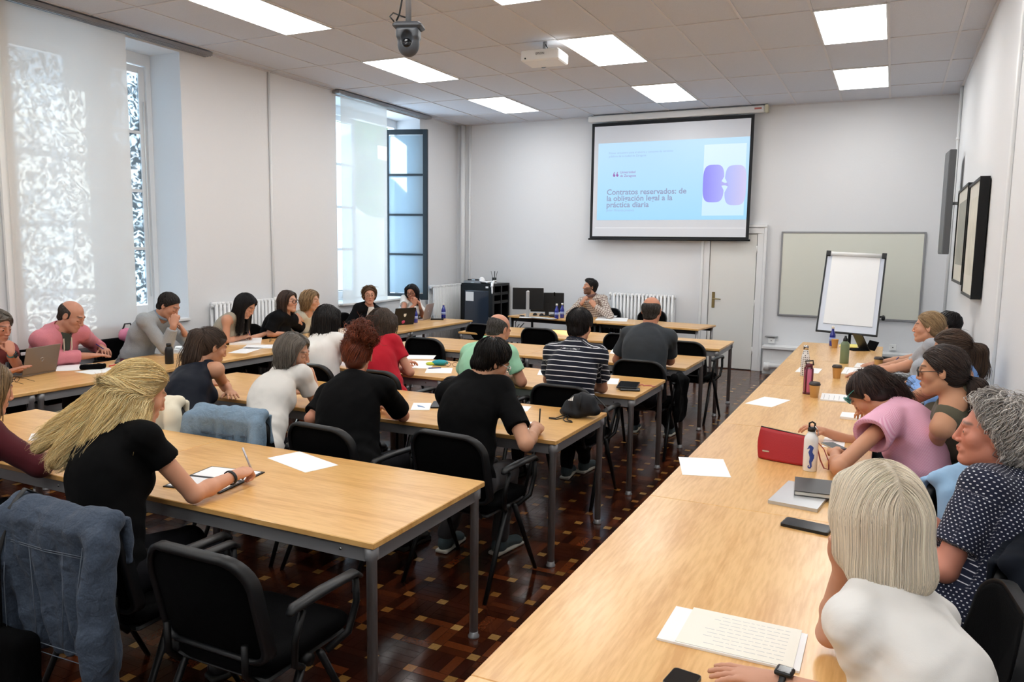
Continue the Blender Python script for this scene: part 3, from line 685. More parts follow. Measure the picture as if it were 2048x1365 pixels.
            V, Q = polygonize(up_, .007); V[:, 2] = np.maximum(V[:, 2], .012); o = part('shoe', V, Q, (shoes or (MT['black_leather'], MT['dark_rubber']))[0])
            so = [rbox(b+t*.065+A(0, 0, .012), A(.041, .132, .012), .011, Mx, .01)]; V, Q = polygonize(so, .006); sl_ = mk('sole', V-A(seat[0], seat[1], 0), Q, (shoes or (MT['black_leather'], MT['dark_rubber']))[1], o)
    # ---- hair
    if hair:
        kind, c1, c2, ex = hair; bd = dict(up=up, fwd=fw0, N=N_)
        V, Q, Tn = join_arrays(make_hair(kind, H, R, s, np.array(S(c1)), np.array(S(c2)), ex.get('near', near), rs, bd, ex)); part('hair', V, Q, M_HAIR, tint=Tn)
        if ex.get('tiecol'):
            tie = H+R@(A(*ex.get('tie', (0, -.125, -.01)))*s); V, Q = polygonize([ell(tie, A(.022, .022, .022), None, .01)], .005); part('hair_tie', V, Q, ex['tiecol'])
        for (pos, r) in ex.get('extra_band', ()): pass
    if glasses:
        mb = MB(); g = lambda x, y, z: H+R@(A(x, y, z)*s); gz = glasses.get('dz', 0.0); gy = glasses.get('dy', 0.0); rw = glasses.get('rw', .0245); rh = glasses.get('rh', .019)
        for q in (-1, 1):
            pts = [g(q*.033+rw*math.cos(a)*(1 if abs(math.cos(a)) < .9 else 1), .104+gy-.010*((q*.033+rw*math.cos(a))/.06)**2, .001+gz+rh*math.sin(a)) for a in np.linspace(0, 2*math.pi, 19)]
            mb.tube(pts, glasses.get('t', .0022)*s, 6, cap=False)
            mb.tube([g(q*.058, .100+gy, .006+gz), g(q*.074, .085+gy, .008+gz), g(q*.080, .03+gy, .008+gz), g(q*.082, -.005+gy*.6, .004+gz), g(q*.080, -.018+gy*.6, -.012+gz)], .0020*s, 6)
        mb.tube([g(-.010, .105+gy, .004+gz), g(0, .107+gy, .007+gz), g(.010, .105+gy, .004+gz)], .0020*s, 6)
        off = A(seat[0], seat[1], 0); mb.v = [tuple(np.array(v)-off) for v in mb.v]; go = mb.build('glasses', glasses['m'], root)
        if glasses.get('lens'):
            for q in (-1, 1):
                lb = MB(); pts = [g(q*.033+rw*.95*math.cos(a), .1035+gy-.010*((q*.033+rw*math.cos(a))/.06)**2, .001+gz+rh*.95*math.sin(a)) for a in np.linspace(0, 2*math.pi, 18, endpoint=False)]
                bk = [p-R[:, 1]*.0012 for p in pts]; pts = [p-off for p in pts]; bk = [p-off for p in bk]; lb.rings([bk, pts], 0, False); lb.build('lens', glasses['lens'], go)
    return dict(root=root, H=H, R=R, N=N_, up=up, fw=fw, rt=rt, fw0=fw0, J=J, P=P, Sh=Sh, s=s)
def seat_pt(seat, th, dx, dy, z):
    return A(seat[0]+math.cos(th)*dx-math.sin(th)*dy, seat[1]+math.sin(th)*dx+math.cos(th)*dy, z)
# ------------------------------------------------------------------ materials
MT = {}
MT['wall'] = mat('wall_paint', (226, 227, 229), .9, bump=.12, bscale=26)
MT['ceil'] = mat('ceiling_tile', (212, 214, 221), .95, bump=.5, bscale=260, var=.06)
MT['bar'] = mat('ceiling_bar', (214, 212, 214), .6)
MT['white_paint'] = mat('white_gloss_paint', (228, 229, 230), .35)
MT['door'] = mat('door_paint', (224, 224, 220), .45)
MT['plastic_w'] = mat('white_plastic', (232, 232, 230), .4)
MT['steel'] = mat('grey_lacquered_steel', (150, 150, 152), .35, metal=.35, spec=.5)
MT['chrome'] = mat('chrome', (200, 200, 200), .2, metal=1.)
MT['black_plastic'] = mat('black_plastic', (20, 21, 23), .42, spec=.4)
MT['black_steel'] = mat('black_steel', (10, 10, 11), .45, spec=.3)
MT['black_fabric'] = mat('black_fabric', (5, 5, 6), .95, bump=.2, bscale=300, spec=.08)
MT['paper'] = mat('paper', (240, 240, 240), .8)
MT['paper_cream'] = mat('paper_cream', (238, 234, 222), .8)
MT['ink'] = mat('ink', (120, 122, 130), .8)
MT['pale_ink'] = mat('faint_pencil', (202, 202, 200), .8)
MT['brass'] = mat('brass', (150, 135, 95), .35, metal=1.)
MT['teal_paint'] = mat('teal_window_paint', (17, 32, 40), .45)
MT['dark_trousers'] = cloth_mat('dark_trousers', 'plain', (24, 24, 28))
MT['grey_trousers'] = cloth_mat('grey_trousers', 'plain', (62, 60, 62))
MT['jeans'] = cloth_mat('blue_jeans', 'plain', (45, 55, 75))
MT['wine_trousers'] = cloth_mat('wine_trousers', 'plain', (78, 20, 34))
MT['brown_trousers'] = cloth_mat('brown_trousers', 'plain', (40, 28, 28))
MT['black_leather'] = mat('black_leather', (22, 21, 22), .4)
MT['dark_rubber'] = mat('dark_rubber', (28, 28, 28), .7)
MT['grey_suede'] = mat('grey_suede', (120, 112, 100), .9, bump=.2, bscale=200)
MT['white_rubber'] = mat('white_rubber', (195, 192, 180), .6)
MT['slate_mesh'] = mat('slate_shoe_fabric', (70, 84, 88), .9)
MT['cream_cloth'] = cloth_mat('cream_cloth', 'plain', (222, 214, 192))
MT['screen_off'] = mat('dark_glossy_screen', (14, 16, 20), .12)
def wood_mat(name, cA, cB, along='X'):
    m, N, L, b = nt(name); tc = N.new('ShaderNodeTexCoord'); mp = N.new('ShaderNodeMapping'); mp.inputs['Scale'].default_value = (.35, 3.6, 1) if along == 'X' else (3.6, .35, 1)
    L.new(tc.outputs['Object'], mp.inputs[0]); oi = N.new('ShaderNodeObjectInfo'); ad = N.new('ShaderNodeVectorMath'); ad.operation = 'MULTIPLY_ADD'
    cmb = N.new('ShaderNodeCombineXYZ'); L.new(oi.outputs['Random'], cmb.inputs[0]); L.new(oi.outputs['Random'], cmb.inputs[1]); ad.inputs[1].default_value = (7, 7, 7); L.new(cmb.outputs[0], ad.inputs[0]); L.new(mp.outputs[0], ad.inputs[2])
    n1 = N.new('ShaderNodeTexNoise'); n1.inputs['Scale'].default_value = 1.3; n1.inputs['Detail'].default_value = 3; n1.inputs['Distortion'].default_value = .6; L.new(ad.outputs[0], n1.inputs['Vector'])
    mul = N.new('ShaderNodeMath'); mul.operation = 'MULTIPLY'; mul.inputs[1].default_value = 16; L.new(n1.outputs[0], mul.inputs[0]); sn = N.new('ShaderNodeMath'); sn.operation = 'SINE'; L.new(mul.outputs[0], sn.inputs[0])
    n2 = N.new('ShaderNodeTexNoise'); n2.inputs['Scale'].default_value = 26; n2.inputs['Detail'].default_value = 5; L.new(ad.outputs[0], n2.inputs['Vector'])
    mx = N.new('ShaderNodeMath'); mx.operation = 'MULTIPLY_ADD'; mx.inputs[1].default_value = .16; L.new(sn.outputs[0], mx.inputs[0]); L.new(n2.outputs[0], mx.inputs[2])
    r = N.new('ShaderNodeValToRGB'); r.color_ramp.elements[0].position = .30; r.color_ramp.elements[1].position = .72; r.color_ramp.elements[0].color = (*S(cA), 1); r.color_ramp.elements[1].color = (*S(cB), 1)
    L.new(mx.outputs[0], r.inputs[0]); L.new(r.outputs[0], b.inputs['Base Color']); b.inputs['Roughness'].default_value = .32; b.inputs['Specular IOR Level'].default_value = .5
    b.inputs['Coat Weight'].default_value = .25; b.inputs['Coat Roughness'].default_value = .18
    return m
MT['wood'] = wood_mat('beech_laminate', (206, 152, 84), (226, 178, 110), 'X')
MT['woodY'] = wood_mat('beech_laminate_lengthwise', (206, 154, 88), (228, 182, 118), 'Y')
MT['wood_edge'] = mat('beech_edge', (196, 150, 92), .45)
# ------------------------------------------------------------------ the room
XL, XR, YB, YF, ZC = -6.92, 0.66, -3.0, 12.0, 3.867
W1 = (4.32, 6.12); W2 = (8.70, 10.80); ZW = (0.95, 3.80); TH = 0.62
def struct(o): o['kind'] = 'structure'; return o
m = MB(); cur = YB-.2
for a, b in (W1, W2):
    m.box((XL-TH, cur, 0), (XL, a, ZC+.1)); m.box((XL-TH, a, 0), (XL, b, ZW[0])); m.box((XL-TH, a, ZW[1]), (XL, b, ZC+.1)); cur = b
m.box((XL-TH, cur, 0), (XL, YF+.2, ZC+.1)); struct(m.build('wall_left', MT['wall']))
struct(MB().box((XL-TH, YF, 0), (XR+.3, YF+.2, ZC+.1)).build('wall_front', MT['wall']))
struct(MB().box((XR, YB-.2, 0), (XR+.25, YF, ZC+.1)).build('wall_right', MT['wall']))
struct(MB().box((XL-TH, YB-.2, 0), (XR+.3, YB, ZC+.1)).build('wall_back', MT['wall']))
# ceiling: tiles carried by thin bars
m = MB().box((XL-.1, YB-.2, ZC+.004), (XR+.1, YF+.1, ZC+.1), 0); GX0, GDX, GY0, GDY = -5.5675, .6, 7.458, 1.2232
for i in range(-2, 11):
    x = GX0+i*GDX
    if XL < x < XR: m.box((x-.012, YB, ZC-.003), (x+.012, YF, ZC+.006), 1)
for j in range(-9, 5):
    y = GY0+j*GDY
    if YB < y < YF: m.box((XL, y-.010, ZC-.003), (XR, y+.010, ZC+.006), 1)
for lo, hi in (((XL, YB, ZC-.012), (XL+.025, YF, ZC+.004)), ((XR-.025, YB, ZC-.012), (XR, YF, ZC+.004)), ((XL, YF-.025, ZC-.012), (XR, YF, ZC+.004))): m.box(lo, hi, 1)
struct(m.build('ceiling', [MT['ceil'], MT['bar']]))
# parquet: 20 cm repeat of strips round small pale square inlays
def build_floor():
    r = np.random.RandomState(4); V = []; Cc = []; u = .05
    dark = [S(c) for c in ((58, 26, 14), (74, 34, 18), (92, 44, 22), (66, 30, 18), (110, 54, 26), (48, 22, 14))]; pale = [S(c) for c in ((176, 128, 66), (158, 106, 52), (190, 146, 84))]
    def quad(x0, y0, x1, y1, c): V.append(((x0, y0, 0), (x1, y0, 0), (x1, y1, 0), (x0, y1, 0))); Cc.append(c)
    for i in range(-36, 5):
        for j in range(-16, 61):
            x = -1.572+i*.2; y = 3.62+j*.2; x0 = max(x, XL-.2); 
            if x > XR or x+.2 < XL: continue
            pk = lambda: np.array(dark[r.choice(6, p=[.22, .25, .2, .15, .1, .08])])*r.uniform(.75, 1.2)
            g = .0009
            quad(x+g, y+g, x+u-g, y+u-g, np.array(pale[r.randint(3)])*r.uniform(.7, 1.1))
            quad(x+u+g, y+g, x+4*u-g, y+u-g, pk()); quad(x+g, y+u+g, x+u-g, y+4*u-g, pk())
            for q in range(3):
                if (i+j) % 2: quad(x+u+g, y+(q+1)*u+g, x+4*u-g, y+(q+2)*u-g, pk())
                else: quad(x+(q+1)*u+g, y+u+g, x+(q+2)*u-g, y+4*u-g, pk())
    V = np.array(V).reshape(-1, 3); V[:, 2] = .0006; n = len(Cc); Q = np.arange(4*n).reshape(-1, 4); T = np.repeat(np.array(Cc), 4, axis=0)
    b = np.array([(XL-TH, YB-.2, 0), (XR+.2, YB-.2, 0), (XR+.2, YF+.2, 0), (XL-TH, YF+.2, 0)]); V = np.concatenate([V, b]); Q = np.concatenate([Q, [[4*n, 4*n+1, 4*n+2, 4*n+3]]]); T = np.concatenate([T, np.tile(S((24, 12, 8)), (4, 1))])
    mf, N, L, bs = nt('varnished_parquet'); a = N.new('ShaderNodeAttribute'); a.attribute_name = 'tint'; tc = N.new('ShaderNodeTexCoord'); n1 = N.new('ShaderNodeTexNoise'); n1.inputs['Scale'].default_value = 90; n1.inputs['Detail'].default_value = 4
    L.new(tc.outputs['Object'], n1.inputs['Vector']); mx = N.new('ShaderNodeMix'); mx.data_type = 'RGBA'; mx.blend_type = 'MULTIPLY'; mx.inputs['Factor'].default_value = .5
    L.new(a.outputs['Color'], mx.inputs['A']); L.new(n1.outputs['Fac'], mx.inputs['B']); L.new(mx.outputs['Result'], bs.inputs['Base Color'])
    n2 = N.new('ShaderNodeTexNoise'); n2.inputs['Scale'].default_value = 7; n2.inputs['Detail'].default_value = 3; L.new(tc.outputs['Object'], n2.inputs['Vector']); mr = N.new('ShaderNodeMapRange'); mr.inputs[3].default_value = .10; mr.inputs[4].default_value = .32; L.new(n2.outputs['Fac'], mr.inputs[0]); L.new(mr.outputs[0], bs.inputs['Roughness'])
    bp = N.new('ShaderNodeBump'); bp.inputs['Strength'].default_value = .10; bp.inputs['Distance'].default_value = .02; L.new(n2.outputs['Fac'], bp.inputs['Height']); L.new(bp.outputs[0], bs.inputs['Normal'])
    o = mk('floor', V, Q, mf, smooth=False, tint=T); return struct(o)
build_floor()
# ceiling lights
MT['diffuser'] = mat('lit_diffuser', (1., 1., .985), .5, emit=PANEL_POWER)
def light_proto():
    t = empty('ceiling_light', (0, 0, 0)); hx, hy = .2815, GDY/2-.015
    m = MB(); 
    for lo, hi in (((-hx-.012, -hy-.012, -.004), (-hx, hy+.012, .004)), ((hx, -hy-.012, -.004), (hx+.012, hy+.012, .004)), ((-hx, -hy-.012, -.004), (hx, -hy, .004)), ((-hx, hy, -.004), (hx, hy+.012, .004))): m.box(lo, hi)
    m.build('frame', MT['white_paint'], t); MB().box((-hx, -hy, -.002), (hx, hy, .003)).build('diffuser', MT['diffuser'], t); return t
LP = light_proto(); first = True
colname = {0: 'left', 4: 'middle', 8: 'right'}; rowname = {2: 'the far row nearest the front wall', 0: 'the second row from the front wall', -2: 'the third row from the front wall', -4: 'the row above the nearest tables', -6: 'the row above the camera', -8: 'the rearmost row'}
for j in (2, 0, -2, -4, -6, -8):
    for i in (0, 4, 8):
        o = LP if first else copy_tree(LP); first = False
        o.location = (GX0+(i+.5)*GDX, GY0+(j+.5)*GDY, ZC-.006)
        tag(o, 'bright rectangular ceiling panel light, %s one of %s' % (colname[i], rowname[j]), 'ceiling light', 'ceiling panel lights')
# ---- windows
def glass_mat(name, lo, hi, sc, col=(.86, .95, 1.0), tl_=.15):
    m, N, L, b = nt(name); N.remove(b); out = N['Material Output']; tr = N.new('ShaderNodeBsdfTransparent'); gl = N.new('ShaderNodeBsdfGlossy'); gl.inputs['Roughness'].default_value = .12
    tc = N.new('ShaderNodeTexCoord'); n = N.new('ShaderNodeTexNoise'); n.inputs['Scale'].default_value = sc; n.inputs['Detail'].default_value = 1.5; n.inputs['Distortion'].default_value = 2.5; L.new(tc.outputs['Object'], n.inputs['Vector'])
    r = N.new('ShaderNodeValToRGB'); r.color_ramp.elements[0].position = .42; r.color_ramp.elements[1].position = .60; tlu = N.new('ShaderNodeBsdfTranslucent'); tlu.inputs[0].default_value = (.80, .92, 1, 1); mt_ = N.new('ShaderNodeMixShader'); mt_.inputs[0].default_value = tl_; L.new(tr.outputs[0], mt_.inputs[1]); L.new(tlu.outputs[0], mt_.inputs[2]); r.color_ramp.elements[0].color = (*[lo*c for c in col], 1); r.color_ramp.elements[1].color = (*[hi*c for c in col], 1)
    L.new(n.outputs['Fac'], r.inputs[0]); L.new(r.outputs[0], tr.inputs[0]); bp = N.new('ShaderNodeBump'); bp.inputs['Strength'].default_value = .5; L.new(n.outputs['Fac'], bp.inputs['Height']); L.new(bp.outputs[0], gl.inputs['Normal'])
    mx = N.new('ShaderNodeMixShader'); mx.inputs[0].default_value = .10; L.new(mt_.outputs[0], mx.inputs[1]); L.new(gl.outputs[0], mx.inputs[2]); L.new(mx.outputs[0], out.inputs[0]); return m
MT['glass'] = glass_mat('hammered_glass', .04, 1.0, 9); MT['glass_fine'] = glass_mat('frosted_glass', .62, .86, 60, tl_=.6)  # caustic light from the textured glass is put into its uneven tint
def leaf(parent, hinge, ang, w, z0, z1, mfr, gm, name='casement', npane=4, t=.045):
    """window leaf swung about its hinge; ang = direction in the floor plane from hinge to free edge"""
    T = TR((hinge[0], hinge[1], 0), ang); m = MB(); s = .075
    m.box((0, -t/2, z0), (s, t/2, z1), 0, T, .004); m.box((w-s, -t/2, z0), (w, t/2, z1), 0, T, .004); m.box((s, -t/2, z0), (w-s, t/2, z0+s*1.3), 0, T); m.box((s, -t/2, z1-s), (w-s, t/2, z1), 0, T)
    a, b = z0+s*1.3, z1-s
    for k in range(1, npane): zz = a+(b-a)*k/npane; m.box((s, -t/2+.004, zz-.016), (w-s, t/2-.004, zz+.016), 0, T)
    o = m.build(name, mfr, parent)
    for k in range(npane):
        g = MB().box((s, -.003, a+(b-a)*k/npane+.015), (w-s, .003, a+(b-a)*(k+1)/npane-.015), 0, T); g.build('pane', gm, o)
    return o
for n, (a, b) in enumerate((W1, W2)):
    w = empty('window_%d' % (n+1), (0, 0, 0)); struct(w); xf = XL-.50; m = MB(); f = .06
    m.box((xf-.05, a+.001, ZW[0]+.001), (xf+.05, a+f, ZW[1]-.001)); m.box((xf-.05, b-f, ZW[0]+.001), (xf+.05, b-.001, ZW[1]-.001)); m.box((xf-.05, a+f+.0005, ZW[1]-.12), (xf+.05, b-f-.0005, ZW[1])); m.box((xf-.05, a+f+.0005, ZW[0]), (xf+.05, b-f-.0005, ZW[0]+f)); m.build('window_frame', MT['white_paint'], w)
    MB().box((xf+.05, a+.001, ZW[0]), (XL+.03, b-.001, ZW[0]+.03), 0, None, .004).build('window_sill', MT['white_paint'], w)
    z0, z1 = ZW[0]+f, ZW[1]-.13; hw = (b-a)/2-f
    if n == 0:
        leaf(w, (xf, a+f), math.pi/2, hw, z0, z1, MT['white_paint'], MT['glass']); l2 = leaf(w, (xf, b-f), -math.pi/2, hw, z0, z1, MT['white_paint'], MT['glass'])
        MB().tube([(xf+.04, b-f-.035, 1.2), (xf+.04, b-f-.035, 3.3)], .006, 6).build('espagnolette', MT['white_paint'], l2)
        m = MB(); m.box((xf-.20, b-.85, ZW[0]), (xf-.16, b-.33, ZW[1])); m.build('shutter', MT['teal_paint'], w)
    else:
        leaf(w, (xf, a+f), math.pi/2, hw, z0, z1, MT['white_paint'], MT['glass_fine'])
        l2 = leaf(w, (-7.40, 10.50), .28, .72, .93, z1-.05, MT['teal_paint'], MT['glass_fine'], t=.05)
# blinds: fabric panels hanging from rails on the ceiling
def blind_mat(name, tr_):
    m, N, L, b = nt(name); out = N['Material Output']; b.inputs['Base Color'].default_value = (.78, .76, .73, 1); b.inputs['Roughness'].default_value = .9
    tl = N.new('ShaderNodeBsdfTranslucent'); tl.inputs[0].default_value = (.80, .79, .76, 1); tp = N.new('ShaderNodeBsdfTransparent'); m1 = N.new('ShaderNodeMixShader'); m1.inputs[0].default_value = .30
    L.new(b.outputs[0], m1.inputs[1]); L.new(tl.outputs[0], m1.inputs[2]); m2 = N.new('ShaderNodeMixShader'); m2.inputs[0].default_value = tr_; L.new(m1.outputs[0], m2.inputs[1]); L.new(tp.outputs[0], m2.inputs[2]); L.new(m2.outputs[0], out.inputs[0]); return m
MT['blind'] = blind_mat('screen_fabric', .07); MT['blind2'] = blind_mat('thin_screen_fabric', .16)
def blind(y0, y1, z0, m_, lab):
    t = empty('panel_blind', (XL+.06, (y0+y1)/2, z0), 0, lab, 'blind', 'fabric panel blinds'); hy = (y1-y0)/2; n = 24
    r0 = [((.004*math.sin(k*.7)), -hy+2*hy*k/n, z) for z in (0,) for k in range(n+1)]; V = []; 
    for z in np.linspace(0, ZC-.06-z0, 12):
        for k in range(n+1): V.append((.005*math.sin(k*.5+z*.6), -hy+2*hy*k/n, z))
    V = np.array(V); idx = np.arange(12*(n+1)).reshape(12, n+1); Q = np.stack([idx[:-1, :-1], idx[:-1, 1:], idx[1:, 1:], idx[1:, :-1]], -1).reshape(-1, 4)
    mk('fabric', V, Q, m_, t)
    MB().box((-.012, -hy, -.03), (.012, hy, .0), 0, None, .003).build('bottom_bar', MT['white_paint'], t)
blind(4.21, 5.42, .82, MT['blind'], 'wide off-white panel blind with sunlight patterns, over the near window'); blind(8.72, 9.80, .98, MT['blind2'], 'narrow sheer white panel blind over the far window')
for y0, y1, nm in ((3.2, 6.45, 'near'), (8.62, 10.95, 'far')):
    m = MB(); m.box((XL+.01, y0, ZC-.045), (XL+.13, y1, ZC-.012)); 
    for k in range(3): m.box((XL+.02+k*.037, y0+.005, ZC-.052), (XL+.040+k*.037, y1-.005, ZC-.045))
    tag(m.build('blind_rail', MT['chrome'] if False else MT['steel']), 'pale metal multi-track blind rail on the ceiling above the %s window' % nm, 'rail')
tag(MB().box((XL+.02, 4.16, .8), (XL+.05, 4.27, ZC-.05)).build('panel_blind_edge', MT['plastic_w']), 'thin white vertical strip at the left edge of the photo, beside the wide blind', 'blind')
# outdoors
t = empty('building', (-19, 19, 0), 0, 'pale building with orange wall seen through the far blind', 'building')
MB().box((-2, -7, -4), (0, 8, 3.0)).build('wall', mat('cream_render', (214, 205, 190), .9), t); MB().box((-2.2, -7, 3.0), (0.1, 4, 4.4)).build('roof_wall', mat('orange_render', (214, 150, 118), .9), t)
for k in range(5):
    f = MB().box((0, -6+k*2.6, -.5), (.05, -4.9+k*2.6, 1.6)).build('window', MT['white_paint'], t); MB().box((.05, -5.9+k*2.6, -.4), (.06, -5.0+k*2.6, 1.5)).build('pane', MT['screen_off'], f)
t = empty('tree', (-10.4, 11.9, -3.9), 0, 'green leafy tree seen through the upper part of the far blind', 'tree')  # outside tree, placed so its crown keeps direct sun off the far window
MB().tube([(0, 0, 0), (.1, 0, 6)], [.22, .12]).build('trunk', mat('bark', (90, 75, 60), .9), t); r = np.random.RandomState(3); pr = [ell(A(*r.normal(size=3)*A(.8, 1.0, .8))+A(0, 0, 8.0), A(.8, .8, .7), None, .2) for _ in range(12)]
V, Q = polygonize(pr, .14); V = V+vnormals(V, Q)*(wav(V, 2, 7)*.12)[:, None]; mk('crown', V, Q, mat('foliage', (110, 150, 90), .8, var=.5, bscale=6), t)
# ---- front wall: door, ledge, pipes, sockets
d = empty('door_1', (0, 0, 0)); struct(d); m = MB(); x0, x1, zt = -2.60, -1.70, 2.16
for lo, hi in (((x0+.02, YF-.05, 0), (x0+.11, YF, zt-.121)), ((x1-.10, YF-.05, 0), (x1-.01, YF, zt-.121)), ((x0+.021, YF-.051, zt-.12), (x1-.011, YF, zt-.031)), ((x0-.02, YF-.065, 0), (x0+.019, YF, zt-.031)), ((x1-.009, YF-.065, 0), (x1+.03, YF, zt-.031)), ((x0-.021, YF-.066, zt-.03), (x1+.031, YF, zt+.01))): m.box(lo, hi, 0, None, .004)
m.build('door_frame', MT['white_paint'], d); MB().box((x0+.12, YF-.035, .012), (x1-.11, YF-.005, zt-.13), 0, None, .003).build('door_leaf', MT['door'], d)
m = MB(); hx = x0+.19; m.box((hx-.022, YF-.043, .92), (hx+.022, YF-.034, 1.16), 0, None, .004); m.tube([(hx, YF-.04, 1.06), (hx, YF-.09, 1.06), (hx+.02, YF-.095, 1.06), (hx+.12, YF-.095, 1.055)], .009, 8); m.lathe([(0, 0), (.008, 0), (.008, .004), (0, .004)], T=TR((hx, YF-.043, .97), 0, math.pi/2)); m.build('door_handle', MT['brass'], d)
for z in (.25, .95, 1.75): MB().tube([(x1-.105, YF-.045, z), (x1-.105, YF-.045, z+.11)], .009, 8).build('hinge', MT['plastic_w'], d)
m = MB(); m.box((-1.64, YF-.26, .37), (XR-.002, YF-.001, .41), 0, None, .004); m.box((-1.62, YF-.22, .0), (XR-.002, YF-.001, .37)); struct(m.build('trim_1', MT['white_paint']))
m = MB(); m.tube([(-1.56, YF-.28, .13), (XR-.05, YF-.28, .13)], .035, 12); m.tube([(-1.55, YF-.28, .17), (-1.55, YF-.28, .06)], .045, 12); tag(m.build('heating_pipe', MT['white_paint']), 'thick white heating pipe running low along the front wall right of the door', 'pipe')
def socket(x, z, lab, shelf=False, rot=None):
    t = empty('socket_outlet', (x, YF-.02, z), 0, lab, 'socket'); MB().box((-.045, -.03, -.04), (.045, .018, .04), 0, None, .006).build('socket_plate', MT['plastic_w'], t); MB().lathe([(0, 0), (.007, 0), (.007, .003), (0, .003)], T=TR((0, -.030, .0), 0, math.pi/2)).build('socket_hole', MT['black_plastic'], t)
    if shelf: MB().box((-.09, -.06, .055), (.09, .018, .068), 0, None, .003).build('shelf', MT['steel'], t)
socket(px(1543, 686, Y=YF)[0], .47, 'white wall socket under a small grey shelf, just right of the door', True); socket(px(1785, 702, Y=YF)[0], .36+.12, 'white wall socket low on the front wall behind the right table row')
for i, (x, r, lab) in enumerate(((-6.78, .045, 'wide white boxed pipe in the corner left of the equipment cabinet'), (-6.66, .02, 'thin white pipe beside the boxed pipe in the front left corner'))):
    tag(MB().tube([(x, YF-r, 0), (x, YF-r, ZC-.01)], r, 10).build('wall_pipe', MT['white_paint']), lab, 'pipe')
tag(MB().tube([(XL+.016, 7.42, 0), (XL+.016, 7.42, ZC-.01)], .016, 8).build('wall_pipe', MT['white_paint']), 'thin white vertical pipe on the left wall between the two windows', 'pipe')
m = MB(); m.tube([(XR-.018, 11.4, .4), (XR-.018, 11.4, ZC-.01)], .018, 8); m.tube([(XR-.018, 11.4, 3.2), (XR-.018, 11.4, 3.23)], .024, 8); tag(m.build('wall_pipe', MT['white_paint']), 'thin white vertical pipe on the right wall by the front corner', 'pipe')
tag(MB().box((XR-.022, 6.0, 0), (XR, 6.07, ZC-.01), 0, None, .004).build('wall_conduit', MT['white_paint']), 'flat white vertical cable duct on the right wall, nearer than the framed pictures', 'cable duct')
# ---- radiators
def radiator(name_lab, T, n, w, z0, z1, depth=.12, grp='white column radiators'):
    t = empty('radiator', tuple(T.translation), 0, name_lab, 'radiator'); rot = T.to_3x3().to_4x4(); p = w/n; m = MB()
    for k in range(n):
        x = (k+.5)*p-w/2
        for y in (-depth*.42, depth*.42): m.tube([(x, y, z0+.03), (x, y, z1-.03)], p*.33, 8, flat=1.0, T=rot)
        for zz in (z0+.03, z1-.03): m.tube([(x, -depth*.5, zz), (x, depth*.5, zz)], p*.44, 8, T=rot)
    m.build('columns', MT['white_paint'], t)
    m = MB()
    for zz in (z0+.05, z1-.05): m.tube([(-w/2-.01, 0, zz), (w/2+.01, 0, zz)], .02, 8, T=rot)
    m.build('manifold', MT['white_paint'], t); m = MB(); m.tube([(-w/2-.01, 0, z1-.05), (-w/2-.05, 0, z1-.05), (-w/2-.05, 0, z1-.12)], .014, 8, T=rot); m.lathe([(.022, 0), (.026, .02), (.02, .05), (0, .055)], c=(-w/2-.05, 0, z1-.05), T=rot, n=12); m.build('valve', MT['plastic_w'], t); return t
radiator('white column radiator on the front wall, between the presenter and the door', TR((-3.47, YF-.13, 0)), 17, 1.0, .12, 1.10)
radiator('white column radiator on the left wall behind the woman with long black hair', TR((XL+.075, 6.85, 0), -math.pi/2), 16, .95, .12, 1.14, .085)
radiator('white column radiator in the front left corner beside the equipment cabinet', TR((XL+.11, 11.42, 0), -math.pi/2), 20, .95, .12, 1.16)
# ---- projection screen
def text_mesh(s, size, loc, parent, m_, name='lettering', rot=(math.pi/2, 0, 0), ext=.0006, bold=0., align='LEFT', sx=1.):
    c = bpy.data.curves.new('t', 'FONT'); c.body = s; c.size = size; c.extrude = ext; c.align_x = align; c.offset = bold; c.resolution_u = 3
    o = bpy.data.objects.new('t', c); COL.objects.link(o); dg = bpy.context.evaluated_depsgraph_get(); me = bpy.data.meshes.new_from_object(o.evaluated_get(dg)); bpy.data.objects.remove(o); me.materials.clear(); me.materials.append(m_)
    q = link(name, me, parent); q.location = loc; q.rotation_euler = rot; q.scale = (sx, 1, 1); return q
t = empty('projection_screen', (-3.15, YF-.14, 1.94), 0, 'pulled-down white projection screen with black border showing a pale blue slide', 'projection screen')
x0, x1, z0, z1 = -1.24, 1.235, 0, 1.80
m = MB(); m.box((x0, -.002, z0), (x1, .002, z1)); m.build('screen_border', mat('screen_black', (22, 24, 28), .8), t)
m = MB(); m.box((x0+.045, -.004, z0+.045), (x1-.045, -.0025, z1-.05)); MT['spill_glow'] = mat('screen_spill', (205, 208, 214), .8, emit=.12); m.build('screen_surface', MT['spill_glow'], t)  # projector spill on the bare screen, put in as a faint glow
m = MB(); m.tube([(x0-.02, 0, 0), (x1+.02, 0, 0)], .014, 8); m.build('bottom_bar', MT['black_plastic'], t)
m = MB(); m.box((x0-.06, -.05, z1+.02), (x1+.14, .06, z1+.115), 0, None, .015); m.build('case', MT['plastic_w'], t); MB().box((x1+.14, -.055, z1+.01), (x1+.19, .065, z1+.125), 0, None, .01).build('end_cap', mat('yellowed_plastic', (214, 208, 180), .5), t); MB().box((x1+.0, -.0515, z1+.06), (x1+.10, -.0505, z1+.085)).build('sticker', mat('red_sticker', (200, 120, 110), .6), t)
